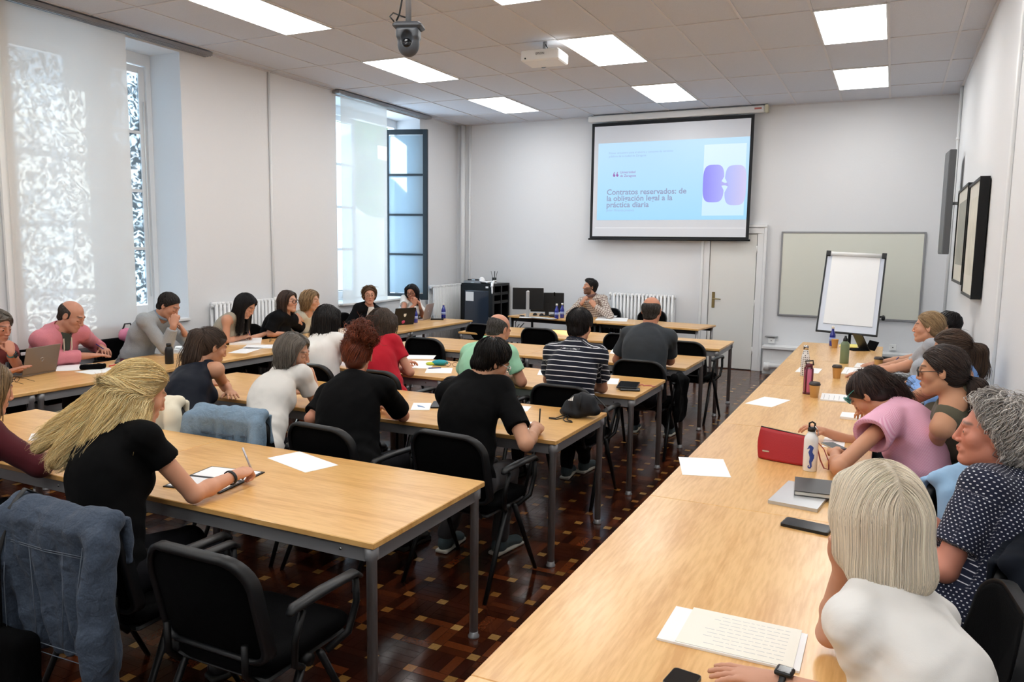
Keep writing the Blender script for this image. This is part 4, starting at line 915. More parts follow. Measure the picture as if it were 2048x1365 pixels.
def grad_mat(name, c1, c2, axis=2, lo=0, hi=1, e=.85, ctr=None):
    m, N, L, b = nt(name); tc = N.new('ShaderNodeTexCoord'); sp = N.new('ShaderNodeSeparateXYZ'); L.new(tc.outputs['Object'], sp.inputs[0]); mr = N.new('ShaderNodeMapRange'); mr.inputs[1].default_value = lo; mr.inputs[2].default_value = hi; L.new(sp.outputs[axis], mr.inputs[0])
    mx = N.new('ShaderNodeMix'); mx.data_type = 'RGBA'; mx.inputs['A'].default_value = (*S(c1), 1); mx.inputs['B'].default_value = (*S(c2), 1); L.new(mr.outputs[0], mx.inputs['Factor']); L.new(mx.outputs['Result'], b.inputs['Emission Color']); b.inputs['Base Color'].default_value = (.05, .05, .05, 1); b.inputs['Emission Strength'].default_value = e; return m
SB, ST = .30, 1.49                                   # lit slide area
slide = MB().box((x0+.115, -.006, SB), (x1-.045, -.0045, ST)).build('slide', grad_mat('slide_blue', (150, 205, 240), (176, 212, 238), 2, SB, ST), t)
MB().box((x0+.09, -.0055, .175), (x1-.06, -.0045, .181)).build('light_line', mat('light_line', (230, 232, 236), .8, emit=.3), t)
mg = grad_mat('slide_text', (128, 138, 170), (128, 138, 170), e=.95); mpk = grad_mat('slide_logo', (140, 90, 160), (140, 90, 160), e=.9); mfa = grad_mat('slide_small', (140, 165, 205), (140, 165, 205), e=.95)
for k, s_ in enumerate(('Contratos reservados: de', 'la obligación legal a la', 'práctica diaria')): text_mesh(s_, .118, (x0+.27, -.0066, .695-k*.098), slide, mg, bold=.0022, sx=1.03)
text_mesh('Javier Miranda Jiménez', .05, (x0+.27, -.0066, .435), slide, mfa)
text_mesh('Primer encuentro para el ahorro y consumo de servicios', .044, (x0+.29, -.0066, 1.32), slide, mfa); text_mesh('públicos de la ciudad de Zaragoza', .044, (x0+.29, -.0066, 1.27), slide, mfa)
text_mesh('Universidad', .052, (x0+.48, -.0066, 1.02), slide, mpk); text_mesh('de Zaragoza', .052, (x0+.48, -.0066, .965), slide, mpk)
for k in (0, 1):
    T = TR((x0+.385+k*.052, -.0066, 1.0), 0, math.pi/2); m = MB(); m.lathe([(0, 0), (.020, 0), (.020, .0006), (0, .0006)], c=(0, -.01, 0), T=T, n=14); m.prism([(-.020, -.008), (-.006, -.008), (.010, .045), (-.004, .04)], 0, .0006, T=T); m.build('logo', mpk, slide)
card = MB().box((x1-.70, -.0074, .36), (x1-.09, -.0062, 1.40), 0).build('picture_card', grad_mat('card', (186, 216, 240), (200, 222, 240), 2, .36, 1.4, e=.9), slide)
def blob(cx, cz, w, h, bend):
    P = []
    for k in range(40):
        a = 2*math.pi*k/40; ca, sa = math.cos(a), math.sin(a); e = .55
        X = w*math.copysign(abs(ca)**e, ca); Z = h*math.copysign(abs(sa)**e, sa); X += bend*math.exp(-(Z/.05)**2)*(-1 if X*bend > 0 else 0)*abs(ca)
        P.append((cx+X, cz+Z))
    return P
Rx = Matrix.Rotation(math.pi/2, 4, 'X')
for cx, cz, w, h, bd, c1, c2 in ((x1-.545, .83, .155, .275, .055, (122, 118, 222), (158, 160, 232)), (x1-.225, .80, .155, .290, -.055, (156, 168, 230), (190, 184, 220))):
    m = MB(); m.prism(blob(cx, cz, w, h, bd), .0074, .0085, T=Rx); m.build('rounded_shape', grad_mat('shape_violet', c1, c2, 0, cx-w, cx+w, e=.9), slide)
m = MB(); m.prism([(x1-.46, .79), (x1-.40, .80), (x1-.37, .80), (x1-.30, .77), (x1-.30, .86), (x1-.37, .835), (x1-.40, .845), (x1-.46, .88)], .0076, .0084, T=Rx); m.build('rounded_shape', grad_mat('shape_mid', (150, 150, 220), (160, 158, 222), 0, 0, 1, e=.9), slide)
# ---- whiteboard
t = empty('whiteboard', (-.54, YF-.02, 1.46), 0, 'large greenish-white whiteboard with thin aluminium frame on the front wall', 'whiteboard'); hw, hh = .92, .60
MB().box((-hw, -.008, -hh), (hw, .018, hh)).build('board', mat('whiteboard_enamel', (222, 223, 211), .25), t); m = MB()
for lo, hi in (((-hw-.012, -.016, -hh-.012), (-hw+.012, .018, hh+.012)), ((hw-.012, -.016, -hh-.012), (hw+.012, .018, hh+.012)), ((-hw, -.016, -hh-.012), (hw, .018, -hh+.012)), ((-hw, -.016, hh-.012), (hw, .018, hh+.012))): m.box(lo, hi, 0, None, .003)
m.build('frame', MT['steel'], t)
# ---- flip chart easel
t = empty('flip_chart', (-.42, 10.55, 0), 0, 'flip chart easel with black frame and blank white pad before the whiteboard', 'flip chart')
a = math.atan2(.95, .42); Tb = TR((0, -.20, .82), 0, a-math.pi/2+math.pi/2) ; L_ = 1.08; w = .335
Tb = Matrix.Translation((-.03, -.30, .81)) @ Matrix.Rotation(math.radians(2.2), 4, 'Y') @ Matrix.Rotation(math.radians(62), 4, 'X')     # local x right, y up the board, z towards the room
m = MB(); m.box((-w, 0, 0), (w, L_, .008), 0, Tb); m.build('board', mat('easel_board', (206, 212, 224), .3), t)
m = MB()
for lo, hi in (((-w-.014, -.014, -.012), (-w+.006, L_+.01, .014)), ((w-.006, -.014, -.012), (w+.014, L_+.01, .014)), ((-w-.014, -.014, -.012), (w+.014, .006, .014)), ((-w-.014, L_-.05, -.012), (-w+.04, L_+.02, .03)), ((w-.04, L_-.05, -.012), (w+.014, L_+.02, .03))): m.box(lo, hi, 0, Tb, .003)
m.build('frame', MT['black_plastic'], t)
m = MB(); m.box((-w+.06, .10, .009), (w-.055, L_-.02, .018), 0, Tb); pdm = m.build('paper_pad', MT['paper'], t); MB().tube([(-w+.045, L_-.022, .026), (w-.045, L_-.022, .026)], .026, 12, T=Tb).build('pad_clamp', MT['plastic_w'], t)
m = MB(); m.tube([(0, .0, 0), (0, .02, .86), (0, .05, 1.2)], .018, 8); m.tube([(-w, .04, 1.0), (w+.03, .04, 1.0)], .012, 8); m.tube([(w+.03, -.03, .98), (w+.03, .05, 1.0)], .022, 10); m.build('stand_pole', MT['black_plastic'], t)
for k in range(3):
    an = math.radians(90+120*k); MB().tube([(0, .0, .12), (.35*math.cos(an), .35*math.sin(an), .015)], .013, 8).build('leg', MT['black_plastic'], t)
# ---- right wall: tv and two framed pictures
t = empty('wall_screen', (.53, 10.45, 2.36), 0, 'flat grey display seen edge-on, held off the right wall on an arm', 'display', None); Tz = TR((0, 0, 0), math.radians(3.5), 0)
MB().box((-.035, -.20, -.58), (.035, .20, .60), 0, Tz, .006).build('display_casing', mat('grey_casing', (92, 93, 95), .5), t); MB().box((-.0375, -.19, -.56), (-.035, .19, .58), 0, Tz).build('display_glass', mat('grey_screen', (84, 86, 90), .4), t); MB().tube([(.03, -.1, 0), (XR-.53, -.1, 0)], .018, 8).build('wall_arm', MT['steel'], t)
for (y0, y1, z0, z1, lab, g) in ((8.33, 9.55, 1.50, 2.44, 'black-framed picture on the right wall, farther of the two', (150, 150, 138)), (7.20, 8.20, 1.43, 2.40, 'black-framed picture on the right wall, nearer of the two', (212, 208, 192))):
    t = empty('framed_picture', (XR-.06, (y0+y1)/2, z0), 0, lab, 'picture', 'framed pictures'); hy = (y1-y0)/2; H_ = z1-z0; m = MB(); f = .022
    for lo, hi in (((-.02, -hy, 0), (.05, -hy+f, H_)), ((-.02, hy-f, 0), (.05, hy, H_)), ((-.02, -hy+f, 0), (.05, hy-f, f)), ((-.02, -hy+f, H_-f), (.05, hy-f, H_))): m.box(lo, hi)
    m.build('frame', MT['black_steel'], t); MB().box((-.008, -hy+f, f), (.02, hy-f, H_-f)).build('mount', mat('picture_mount', (216, 212, 198), .4, var=.05, bscale=3), t)
    MB().box((-.010, -hy+.16, .18), (-.008, hy-.16, H_-.14)).build('print', mat('faded_print', g, .5, var=.15, bscale=5), t)
# ---- projector and conference camera
c = px(1090, 84, Z=ZC); t = empty('projector', (c[0], c[1], 3.71), math.radians(4), 'white ceiling projector hanging in the middle of the room', 'projector')
MB().box((-.20, -.16, -.055), (.20, .16, .055), 0, None, .012).build('casing', MT['plastic_w'], t); MB().tube([(0, 0, .05), (0, 0, ZC-3.71)], .022, 10).build('ceiling_mount', MT['steel'], t)
m = MB(); 
for k in range(9): m.box((.2, -.12+k*.026, -.035), (.203, -.106+k*.026, .035))
m.build('vent', MT['steel'], t); text_mesh('EPSON', .030, (-.04, -.1612, .0), t, MT['black_plastic']); MB().lathe([(0, 0), (.05, 0), (.055, .03), (.04, .035), (0, .025)], T=TR((-.08, .16, 0), 0, -math.pi/2)).build('lens', MT['screen_off'], t); MB().lathe([(0, 0), (.008, 0), (.008, .003), (0, .003)], T=TR((-.15, -.1612, -.03), 0, math.pi/2)).build('sensor', MT['black_plastic'], t)
m = MB(); m.tube([(-.02, 0, .06), (-.10, -.02, .075), (-.12, .0, .06)], .006, 6); m.tube([(0, .0, .15), (.03, -.03, .10), (.05, 0, .06)], .006, 6); m.build('cable', MT['black_plastic'], t)
c = px(817, 60, Y=4.4); t = empty('conference_camera', (c[0], 4.4, 3.10), math.radians(20), 'grey motorised conference camera hanging upside down from a ceiling pole', 'camera'); GR = mat('dark_grey_plastic', (74, 78, 84), .45)
MB().box((-.095, -.06, .085), (.095, .08, .125), 0, None, .014).build('base_plate', GR, t); V, Q = polygonize([ell(A(0, 0, -.005), A(.072, .058, .082), None, .02), rbox(A(0, 0, .055), A(.074, .056, .035), .02, None, .02), ell(A(0, -.06, .02), A(.036, .05, .05), None, .01, sub=True)], .005); mk('camera_head', V, Q, GR, t)
m = MB(); m.lathe([(0, 0), (.028, 0), (.03, .03), (.02, .045), (0, .04)], T=TR((0, -.02, -.01), 0, math.pi/2)); m.build('lens', MT['screen_off'], t); MB().tube([(0, .0, .12), (0, 0, ZC-3.10)], .019, 10).build('ceiling_pole', MT['steel'], t)
m = MB(); m.tube([(-.02, 0, .16), (-.05, 0, .17), (-.10, 0, .19), (-.12, -.01, .165), (-.09, -.02, .13)], .005, 6); m.tube([(-.02, -.02, ZC-3.12), (-.03, -.02, .30), (-.06, 0, .18), (-.08, 0, .14)], .006, 6); m.build('cable', MT['black_plastic'], t)
# ------------------------------------------------------------------ tables
def table_proto(name, wood, lx, ly, along):
    t = empty(name, (0, 0, 0)); hx, hy = lx/2, ly/2
    MB().box((-hx+.001, -hy, .715), (hx-.001, hy, .74), 0, None, .003).build('tabletop', wood, t); m = MB(); i = .035; 
    for lo, hi in (((-hx+i+.02, -hy+i-.012, .655), (hx-i-.02, -hy+i+.012, .714)), ((-hx+i+.02, hy-i-.012, .655), (hx-i-.02, hy-i+.012, .714)), ((-hx+i-.012, -hy+i+.02, .655), (-hx+i+.012, hy-i-.02, .714)), ((hx-i-.012, -hy+i+.02, .655), (hx-i+.012, hy-i-.02, .714))): m.box(lo, hi)
    m.build('frame', MT['steel'], t)
    for sx in (-1, 1):
        for sy in (-1, 1):
            c = (sx*(hx-i), sy*(hy-i), 0); l = MB().lathe([(0, .012), (.020, .012), (.020, .66), (.027, .665), (.027, .714), (0, .714)], c, 16).build('leg', MT['steel'], t)
            MB().lathe([(0, 0), (.026, 0), (.027, .008), (.021, .014), (.021, .03), (0, .03)], c, 16).build('foot', MT['steel'], l)
            for (ox, oy) in ((-sx*.13, 0),): MB().lathe([(.005, 0), (.005, .003), (0, .003)], T=TR((c[0]+ox, c[1]+sy*.0125, .684), 0, -sy*math.pi/2)).build('bolt', MT['chrome'], l)
    return t
TA = table_proto('table', MT['wood'], 1.61, .85, 'X'); TB_ = None; used = {}
rows = (('nearest', 2.19), ('second', 3.88), ('third', 5.335), ('fourth', 6.87), ('fifth', 8.40))
fst = True
for i, (nm, y) in enumerate(rows):
    for k, sd_ in ((0, 'right'), (1, 'left')):
        o = TA if fst else copy_tree(TA); fst = False; o.location = (-2.405-k*1.612, y+.425, 0)
        tag(o, 'beech-topped table with grey legs, %s half of the %s centre row from the camera' % (sd_, nm), 'table', 'centre row tables')
o = copy_tree(TA); o.location = (-3.25, -.02+.425+.30, 0); tag(o, 'beech table corner at the bottom left edge of the photo', 'table', 'centre row tables')
TBp = table_proto('table', MT['woodY'], .85, 1.60, 'Y'); fst = True; on = ['first', 'second', 'third', 'fourth', 'fifth', 'sixth']
for k in range(6):
    o = TBp if fst else copy_tree(TBp); fst = False; o.location = (-.455, .80+1.6*k, 0); tag(o, 'beech table of the long right-hand row, %s from the camera' % on[k], 'table', 'right row tables')
for k in range(5):
    o = copy_tree(TBp); o.location = (-5.825, 2.63+1.6*k, 0); tag(o, 'beech table of the left-hand row beside the windows, %s from the camera' % on[k], 'table', 'left row tables')
# presenter's desk
for k, (lab) in enumerate(('presenter desk half with the monitor, black frame under beech top', 'presenter desk half covered with papers, black frame under beech top')):
    t = empty('presenter_desk', (-4.50+k*1.52, 11.03-k*.20, 0), -.125, lab, 'desk', 'presenter desks'); MB().box((-.76, -.36, .715), (.76, .36, .74), 0, None, .003).build('desktop', MT['wood'], t); m = MB()
    m.box((-.70, -.30, .66), (.70, -.27, .714)); m.box((-.70, .27, .66), (.70, .30, .714)); m.box((-.70, -.28, .50), (.70, .10, .53)); m.build('frame', MT['black_steel'], t)
    for sx in (-1, 1):
        for sy in (-1, 1): MB().tube([(sx*.72, sy*.30, 0), (sx*.72, sy*.30, .715)], .02, 10).build('leg', MT['black_steel'] if sx < 0 or k == 0 else MT['steel'], t)
# ------------------------------------------------------------------ chairs
def chair_proto():
    t = empty('armchair', (0, 0, 0)); m = MB()
    pad(m, rrect(.225, -.20, .25, .10, .07), .05, lambda u, v, w: (u, v, .445+w-.035*((v-.02)/.23)**2*0+.012*(u/.22)**2)); m.build('seat', MT['black_fabric'], t)
    m = MB(); m.box((-.205, -.18, .405), (.205, .22, .422), 0, None, .008); m.build('seat_shell', MT['black_plastic'], t)
    tilt = math.radians(11)
    def pl(u, v, w): y = -.215-(v)*math.sin(tilt)-w*math.cos(tilt); return (u, y+.055*(u/.24)**2-.02*math.sin((v)/.38*3.1), .485+v*math.cos(tilt))
    m = MB(); pad(m, rrect(.222, .005, .365, .05, .115, 8), .030, lambda u, v, w: pl(u, v, w-.012), 0); m.build('backrest', MT['black_fabric'], t)
    m = MB(); R = []; oo = rrect(.235, -.008, .378, .06, .125, 8); ii = rrect(.217, .010, .360, .05, .11, 8)
    for (out, w) in ((oo, -.014), (oo, .020), (ii, .026), (ii, -.018)): R.append([pl(p[0], p[1], w) for p in out])
    R.append(R[0]); m.rings(R, 0, True, cap=False); b_ = m.build('backrest_rim', MT['black_plastic'], t)
    for sx in (-1, 1):
        x = sx*.245; MB().tube([(x*.99, .03, .43), (x*1.06, .25, .0)], [.017, .013], 8, flat=.7).build('leg', MT['black_steel'], t); MB().tube([(x*.99, -.06, .43), (x*1.06, -.29, .0)], [.017, .013], 8, flat=.7).build('leg', MT['black_steel'], t)
        f = MB(); f.tube([(x*.8, -.02, .425), (x*1.0, -.02, .425)], .022, 8); f.tube([(x, .06, .42), (x*1.13, .14, .46), (x*1.17, .175, .56), (x*1.17, .17, .645)], [.012, .013, .013, .013], 8); f.tube([(x, -.06, .42), (x*1.12, -.13, .47), (x*1.17, -.14, .56), (x*1.17, -.10, .645)], .012, 8); f.build('arm_frame', MT['black_steel'], t)
        a = MB(); a.tube([(x*1.17, -.165, .655), (x*1.17, -.14, .668), (x*1.17, .0, .672), (x*1.17, .16, .668), (x*1.17, .195, .645)], [.014, .024, .026, .024, .016], 10, flat=.6); a.build('armrest', MT['black_plastic'], t)
    a = MB(); a.tube([(-.20, -.02, .41), (.20, -.02, .41)], .014, 8); a.tube([(-.17, -.19, .41), (-.17, -.235, .46), (-.17, -.235, .56)], .012, 6); a.tube([(.17, -.19, .41), (.17, -.235, .46), (.17, -.235, .56)], .012, 6); a.build('under_frame', MT['black_steel'], t)
    return t
CH = chair_proto(); CH_used = [False]; CHAIRS = {}
def chair(key, x, y, deg, lab, grp='black armchairs'):
    o = CH if not CH_used[0] else copy_tree(CH); CH_used[0] = True; o.location = (x, y, 0); o.rotation_euler = (0, 0, math.radians(deg)); tag(o, lab, 'chair', grp); CHAIRS[key] = (x, y, math.radians(deg)); return o
chair('c1', -1.90, 1.93, 0, 'empty black armchair at the right end of the nearest centre row, seen from behind')
chair('c2', -2.56, 1.97, 2, 'black armchair under the denim jacket, holding the blonde woman in black'); chair('c3', -3.40, 1.85, 0, 'black armchair of the person in maroon at the left edge')
chair('p15', -2.66, 3.44, -4, 'black armchair of the woman in black polo with red-brown bun'); chair('p16', -1.98, 3.62, -4, 'black armchair of the man in black tee in the second row')
chair('p17', -3.30, 3.45, 3, 'black armchair hung with a light denim shirt, second row'); chair('p18', -3.98, 3.48, 4, 'black armchair hung with a cream jacket, second row')
chair('p11', -2.02, 5.20, 0, 'black armchair of the man in striped polo'); chair('p12', -2.72, 5.14, 0, 'black armchair of the man in mint green polo'); chair('p13', -3.52, 5.08, 0, 'black armchair of the woman in red tee'); chair('p14', -4.15, 5.08, 0, 'black armchair of the woman in white seen from behind, third row')
chair('p10', -1.90, 6.66, 0, 'black armchair of the bald man in dark grey tee, fourth row'); chair('r4b', -2.72, 7.10, 0, 'empty black armchair in the fourth row behind the striped polo man'); chair('r4c', -3.52, 6.88, 0, 'empty black armchair in the fourth row behind the mint green polo man'); chair('r4d', -4.32, 7.06, 0, 'empty black armchair at the left of the fourth row, beside the woman in red')
chair('r5a', -1.87, 8.25, -6, 'empty black armchair at the right end of the fifth row'); chair('r5b', -2.66, 8.58, 0, 'empty black armchair in the fifth row, left of the bald man'); chair('r5c', -3.70, 8.60, 0, 'empty black armchair in the middle of the fifth row, facing the monitor desk'); chair('r5d', -4.50, 8.68, 0, 'empty black armchair at the left end of the fifth row')
for k, (x, y, lab) in enumerate(((-6.60, 3.65, 'woman with teal watch'), (-6.60, 4.32, 'man in pink hoodie'), (-6.58, 5.12, 'man in grey sweater'), (-6.50, 6.10, 'woman with long black hair'), (-6.50, 6.80, 'woman in black with glasses'), (-6.60, 7.45, 'woman in beige tank top'), (-6.60, 8.65, 'woman in black blazer'), (-6.60, 9.62, 'woman in white ruffled blouse'))):
    chair('l%d' % k, x, y, -90, 'black armchair by the left wall, seat of the '+lab)
for k, (x, y, d, lab) in enumerate(((.30, 1.62, 80, 'black armchair of the woman with blonde bob, bottom right'), (.10, 2.42, 96, 'empty black armchair between the blonde bob woman and the grey-haired man'), (.19, 3.02, 72, 'black armchair of the grey curly-haired man'), (.07, 3.93, 64, 'empty black armchair hung with a pale blue shirt'), (.22, 4.40, 86, 'black armchair of the woman in pink, hung with a white crochet top'),
                                    (.26, 4.98, 88, 'black armchair of the woman in olive top'), (.28, 5.62, 90, 'black armchair of the woman with long brown ponytail'), (.28, 6.72, 90, 'black armchair of the light-haired woman in grey'), (.34, 7.40, 90, 'black armchair of the dark-haired person farthest along the right wall'), (.12, 8.9, 90, 'empty black armchair at the far end of the right row'))):
    chair('r%d' % k, x, y, d, lab)
chair('pres', -4.02, 11.50, 180, 'black armchair of the presenter'); chair('f2', -3.28, 11.42, 176, 'empty black armchair behind the desk, right of the presenter')
# ------------------------------------------------------------------ the people
CM = {}
CM['black'] = cloth_mat('black_jersey', 'plain', (4, 4, 5), bump=.25); CM['black2'] = cloth_mat('black_pique', 'plain', (3, 3, 4), bump=.25)
CM['white'] = cloth_mat('white_cotton', 'plain', (226, 224, 220)); CM['offwhite'] = cloth_mat('off_white_jersey', 'plain', (214, 211, 205))
CM['maroon'] = cloth_mat('maroon_knit', 'plain', (74, 20, 28)); CM['red'] = cloth_mat('red_cotton', 'plain', (176, 22, 40)); CM['mint'] = cloth_mat('mint_pique', 'plain', (150, 202, 170))
CM['stripe'] = cloth_mat('navy_white_stripes', 'stripes', (22, 26, 40), (225, 225, 228), p=(.036, .16)); CM['charcoal'] = cloth_mat('charcoal_tee', 'plain', (50, 55, 60)); CM['navy_blue'] = cloth_mat('navy_collar', 'plain', (24, 28, 42))
CM['plaid'] = cloth_mat('checked_shirt', 'plaid', (206, 196, 184), (110, 84, 80), p=(.034, .26)); CM['pink'] = cloth_mat('pink_fleece', 'heather', (204, 120, 132), (214, 136, 146)); CM['grey_knit'] = cloth_mat('grey_knit', 'heather', (140, 145, 148), (170, 174, 176))
CM['beige'] = cloth_mat('beige_blouse', 'plain', (170, 160, 142)); CM['ivory'] = cloth_mat('ivory_top', 'plain', (205, 198, 178)); CM['blazer'] = cloth_mat('black_blazer', 'plain', (14, 15, 18), bump=.2); CM['salmon'] = cloth_mat('dusty_rose_top', 'plain', (132, 66, 66))
CM['collar_grey'] = cloth_mat('blue_grey_collar', 'plain', (128, 142, 158)); CM['tank'] = cloth_mat('dark_navy_satin', 'plain', (24, 28, 38), rough=.5); CM['greytee'] = cloth_mat('grey_marl', 'heather', (150, 154, 160), (178, 180, 186)); CM['skyblue'] = cloth_mat('sky_blue_shirt', 'plain', (120, 158, 214)); CM['olive'] = cloth_mat('olive_top', 'plain', (94, 90, 74))
CM['pinkstripe'] = cloth_mat('pink_seersucker', 'pinstripe', (226, 158, 186), (238, 190, 208), p=(.006, .5)); CM['dots'] = cloth_mat('navy_dotted_cotton', 'dots', (32, 36, 56), (222, 224, 230), p=(.0115, .034)); CM['khaki'] = cloth_mat('dark_green_tee', 'plain', (60, 66, 58)); CM['paleblue'] = cloth_mat('pale_blue_cotton', 'plain', (150, 186, 218)); CM['darktop'] = cloth_mat('dark_top', 'plain', (36, 36, 42))
FR = {'black': mat('black_spectacle_frame', (18, 18, 20), .25), 'clear': mat('clear_spectacle_frame', (206, 206, 208), .2), 'teal': mat('teal_sunglasses_frame', (60, 150, 140), .3), 'wire': mat('gold_wire_frame', (150, 130, 100), .3, metal=.8)}
LENS = mat('dark_lens', (22, 18, 18), .08)
PPL = {}
def c_(k): return CHAIRS[k][:2]
Bk = (20, 17, 16)
PPL['p16'] = person('person in black tee and grey trousers writing at the second row\'s right end', (-1.99, 3.53), -4, px(985, 722, Y=3.86), -34, 30, 6, skin=(196, 146, 116), near=2,
    hair=('short', (12, 11, 11), (40, 35, 33), dict(e=.009, len=.085, lift=.014, clump=.6)), top=dict(kind='tee', m=CM['black'], sleeve=.72), glasses=dict(m=FR['clear'], t=.003),
    arms={1: dict(e=px(1052, 888, Z=.775), w=px(1078, 850, Z=.795), pose='pen', side=(-.6, .2, .6), n=(.5, -.1, .8)), -1: dict(w=(-2.10, 4.12, .785))}, trousers=MT['grey_trousers'], shoes=(MT['slate_mesh'], MT['white_rubber']), girth=1.04,
    feet={-1: px(892, 1075, Z=.08), 1: px(1000, 1080, Z=.08)})
PPL['p15'] = person('person in black polo with curly red-brown hair bun, seen from behind in the second row', (-2.66, 3.36), 0, px(714, 712, Y=3.70), 28, 14, 0, fem=True, skin=(190, 130, 104), near=2, girth=1.26, sw=.175, s=1.04,
    hair=('bun', (64, 28, 18), (140, 70, 44), dict(tie=(.040, -.060, .088), br=(.042, .036, .034), fl=.026, curl=.011, near=2, cs=.5)), glasses=dict(m=FR['black'], t=.003, dz=.078, dy=-.028), top=dict(kind='polo', m=CM['black2'], sleeve=.80, e=.012), brow=(60, 30, 24),
    arms={1: dict(e=px(806, 832, Z=.785), w=(-2.80, 3.98, .79)), -1: dict(e=px(622, 838, Z=.80), w=(-2.88, 4.00, .79))})
PPL['p17'] = person('person in white tee with short grey hair, turned in profile and whispering, second row', (-3.33, 3.40), -14, px(588, 706, Y=3.86), -72, 14, 4, fem=True, bust=.55, skin=(198, 148, 120), near=2,
    hair=('bob', (92, 84, 76), (140, 132, 122), dict(len=.07, e=.016, w=.070, part=.02, tip=.040, lift=.006, cs=.4)), top=dict(kind='tee', m=CM['offwhite'], sleeve=.55), brow=(90, 80, 70),
    arms={1: dict(e=px(636, 812, Y=3.95), w=px(628, 765, Y=4.02), pose='clasp', d=(-.1, -.1, 1), n=(.6, .7, 0), side=(-.6, -.3, .3)), -1: dict(w=(-3.62, 4.05, .785))})
PPL['p18'] = person('person in dark sleeveless top with long brown ponytail, second row', (-3.98, 3.42), -6, px(424, 694, Y=3.80), -22, 22, 0, fem=True, skin=(190, 138, 108), near=1,
    hair=('pony', (46, 36, 32), (96, 78, 66), dict(tie=(0, -.095, .070), len=.36, r=.050, near=2, drop=(-.12, -.25, -1))), top=dict(kind='tank', m=CM['tank'], backlow=.07), arms={1: dict(e=px(448, 770, Z=.80), w=px(474, 800, Z=.785), pose='flat'), -1: dict(w=(-4.35, 4.0, .785))})
PPL['p19'] = person('person in black short-sleeved top with long blonde half-tied hair, writing in the nearest row', (-2.64, 1.88), -12, px(282, 790, Y=2.16), -16, 24, -4, fem=True, skin=(206, 150, 120), near=2, girth=1.08,
    hair=('custom', (206, 168, 100), (255, 238, 186), dict(e=.018, near=3, len=.24, tiecol=MT['black_plastic'], tie=(-.02, -.118, .0), vols=[((-.04, -.080, -.01), (-.23, -.19, -.22), .050, .028), ((-.01, -.090, -.02), (-.12, -.19, -.26), .055, .026), ((.03, -.085, -.02), (-.01, -.15, -.23), .052, .026), ((.05, -.03, -.02), (.06, -.08, -.17), .042, .028)], curl=.007, cs=.5)), top=dict(kind='tee', m=CM['black'], sleeve=.42), brow=(130, 100, 60),
    arms={1: dict(e=px(388, 990, Z=.785), w=px(470, 952, Z=.80), pose='pen', side=(-.3, .3, .8), n=(.2, -.5, .8)), -1: dict(w=(-3.12, 2.35, .785))})
PPL['p20'] = person('person in maroon knit top cut off by the left edge, hands together on the table', (-3.70, 1.74), -10, px(-24, 778, Y=2.12), -14, 16, 0, fem=True, skin=(200, 145, 118), near=1,
    hair=('bob', (84, 66, 48), (150, 122, 86), dict(len=.16, e=.014)), top=dict(kind='long', m=CM['maroon'], cuff=.30, e=.014), arms={1: dict(e=px(78, 932, Z=.79), w=px(92, 902, Z=.80), pose='clasp', side=(-.3, 0, 1), n=(.8, 0, .4)), -1: dict(w=(-3.72, 2.42, .80), pose='clasp')})
PPL['p14'] = person('person in white tee with straight dark shoulder-length hair, seen from behind, third row', (-4.14, 5.00), -2, px(656, 640, Y=5.20), -8, 10, 0, fem=True, near=1,
    hair=('long', (14, 12, 12), (36, 31, 30), dict(len=.17, e=.014, near=2, tip=.05)), top=dict(kind='tee', m=CM['white']), arms={1: dict(w=(-3.92, 5.52, .785)), -1: dict(w=(-4.36, 5.52, .785))})
PPL['p13'] = person('person in red tee with wavy grey-brown hair, bent over papers in the third row', (-3.50, 5.00), 2, px(764, 652, Y=5.24), -4, 22, 0, fem=True, skin=(200, 142, 116), near=1, girth=1.06,
    hair=('mid', (44, 36, 31), (94, 78, 66), dict(len=.10, e=.020, near=2, curl=.005, cf=60, lift=.012, tip=.05, jit=.35)), top=dict(kind='tee', m=CM['red'], sleeve=.55), arms={1: dict(e=px(820, 745, Z=.785), w=(-3.64, 5.34, .785)), -1: dict(w=(-3.74, 5.55, .785))})
PPL['p12'] = person('person in mint green polo with thinning grey hair, third row', (-2.73, 5.02), -4, px(998, 660, Y=5.36), -22, 26, 0, skin=(196, 140, 114), near=1, girth=1.12,
    hair=('bald', (40, 37, 36), (104, 100, 96), dict(top=.108, near=2)), top=dict(kind='polo', m=CM['mint'], sleeve=.66), arms={1: dict(e=px(1043, 764, Z=.785), w=(-2.68, 5.42, .79)), -1: dict(w=(-2.95, 5.60, .785))})
PPL['p11'] = person('person in navy and white striped polo, seen from behind in the third row', (-2.00, 5.06), 0, px(1160, 652, Y=5.24), -4, 12, 0, skin=(196, 144, 118), near=1, girth=1.08,
    hair=('short', (20, 17, 18), (44, 40, 40), dict(e=.009, len=.055, lift=.012, near=2)), top=dict(kind='polo', m=CM['stripe'], sleeve=.70, cm=CM['navy_blue']), arms={1: dict(e=px(1204, 776, Z=.785), w=(-2.06, 5.44, .785)), -1: dict(w=(-2.22, 5.58, .785))},
    feet={-1: (-2.20, 5.55, .08), 1: px(1168, 925, Z=.08)}, shoes=(MT['slate_mesh'], MT['white_rubber']))
PPL['p10'] = person('person in charcoal tee with bald crown, seen from behind in the fourth row', (-1.91, 6.52), 0, px(1304, 622, Y=6.74), -4, 4, 0, skin=(192, 132, 104), near=1, girth=1.20, s=1.05,
    hair=('bald', (34, 32, 32), (92, 88, 84), dict(top=.056, near=2)), top=dict(kind='tee', m=CM['charcoal'], sleeve=.72), arms={1: dict(e=px(1340, 722, Z=.80), w=(-1.93, 6.99, .785)), -1: dict(w=(-2.15, 7.05, .785))},
    feet={-1: px(1268, 848, Z=.08), 1: px(1338, 856, Z=.08)}, shoes=(MT['slate_mesh'], MT['white_rubber']))
hc = px(1171, 598, Y=11.16)
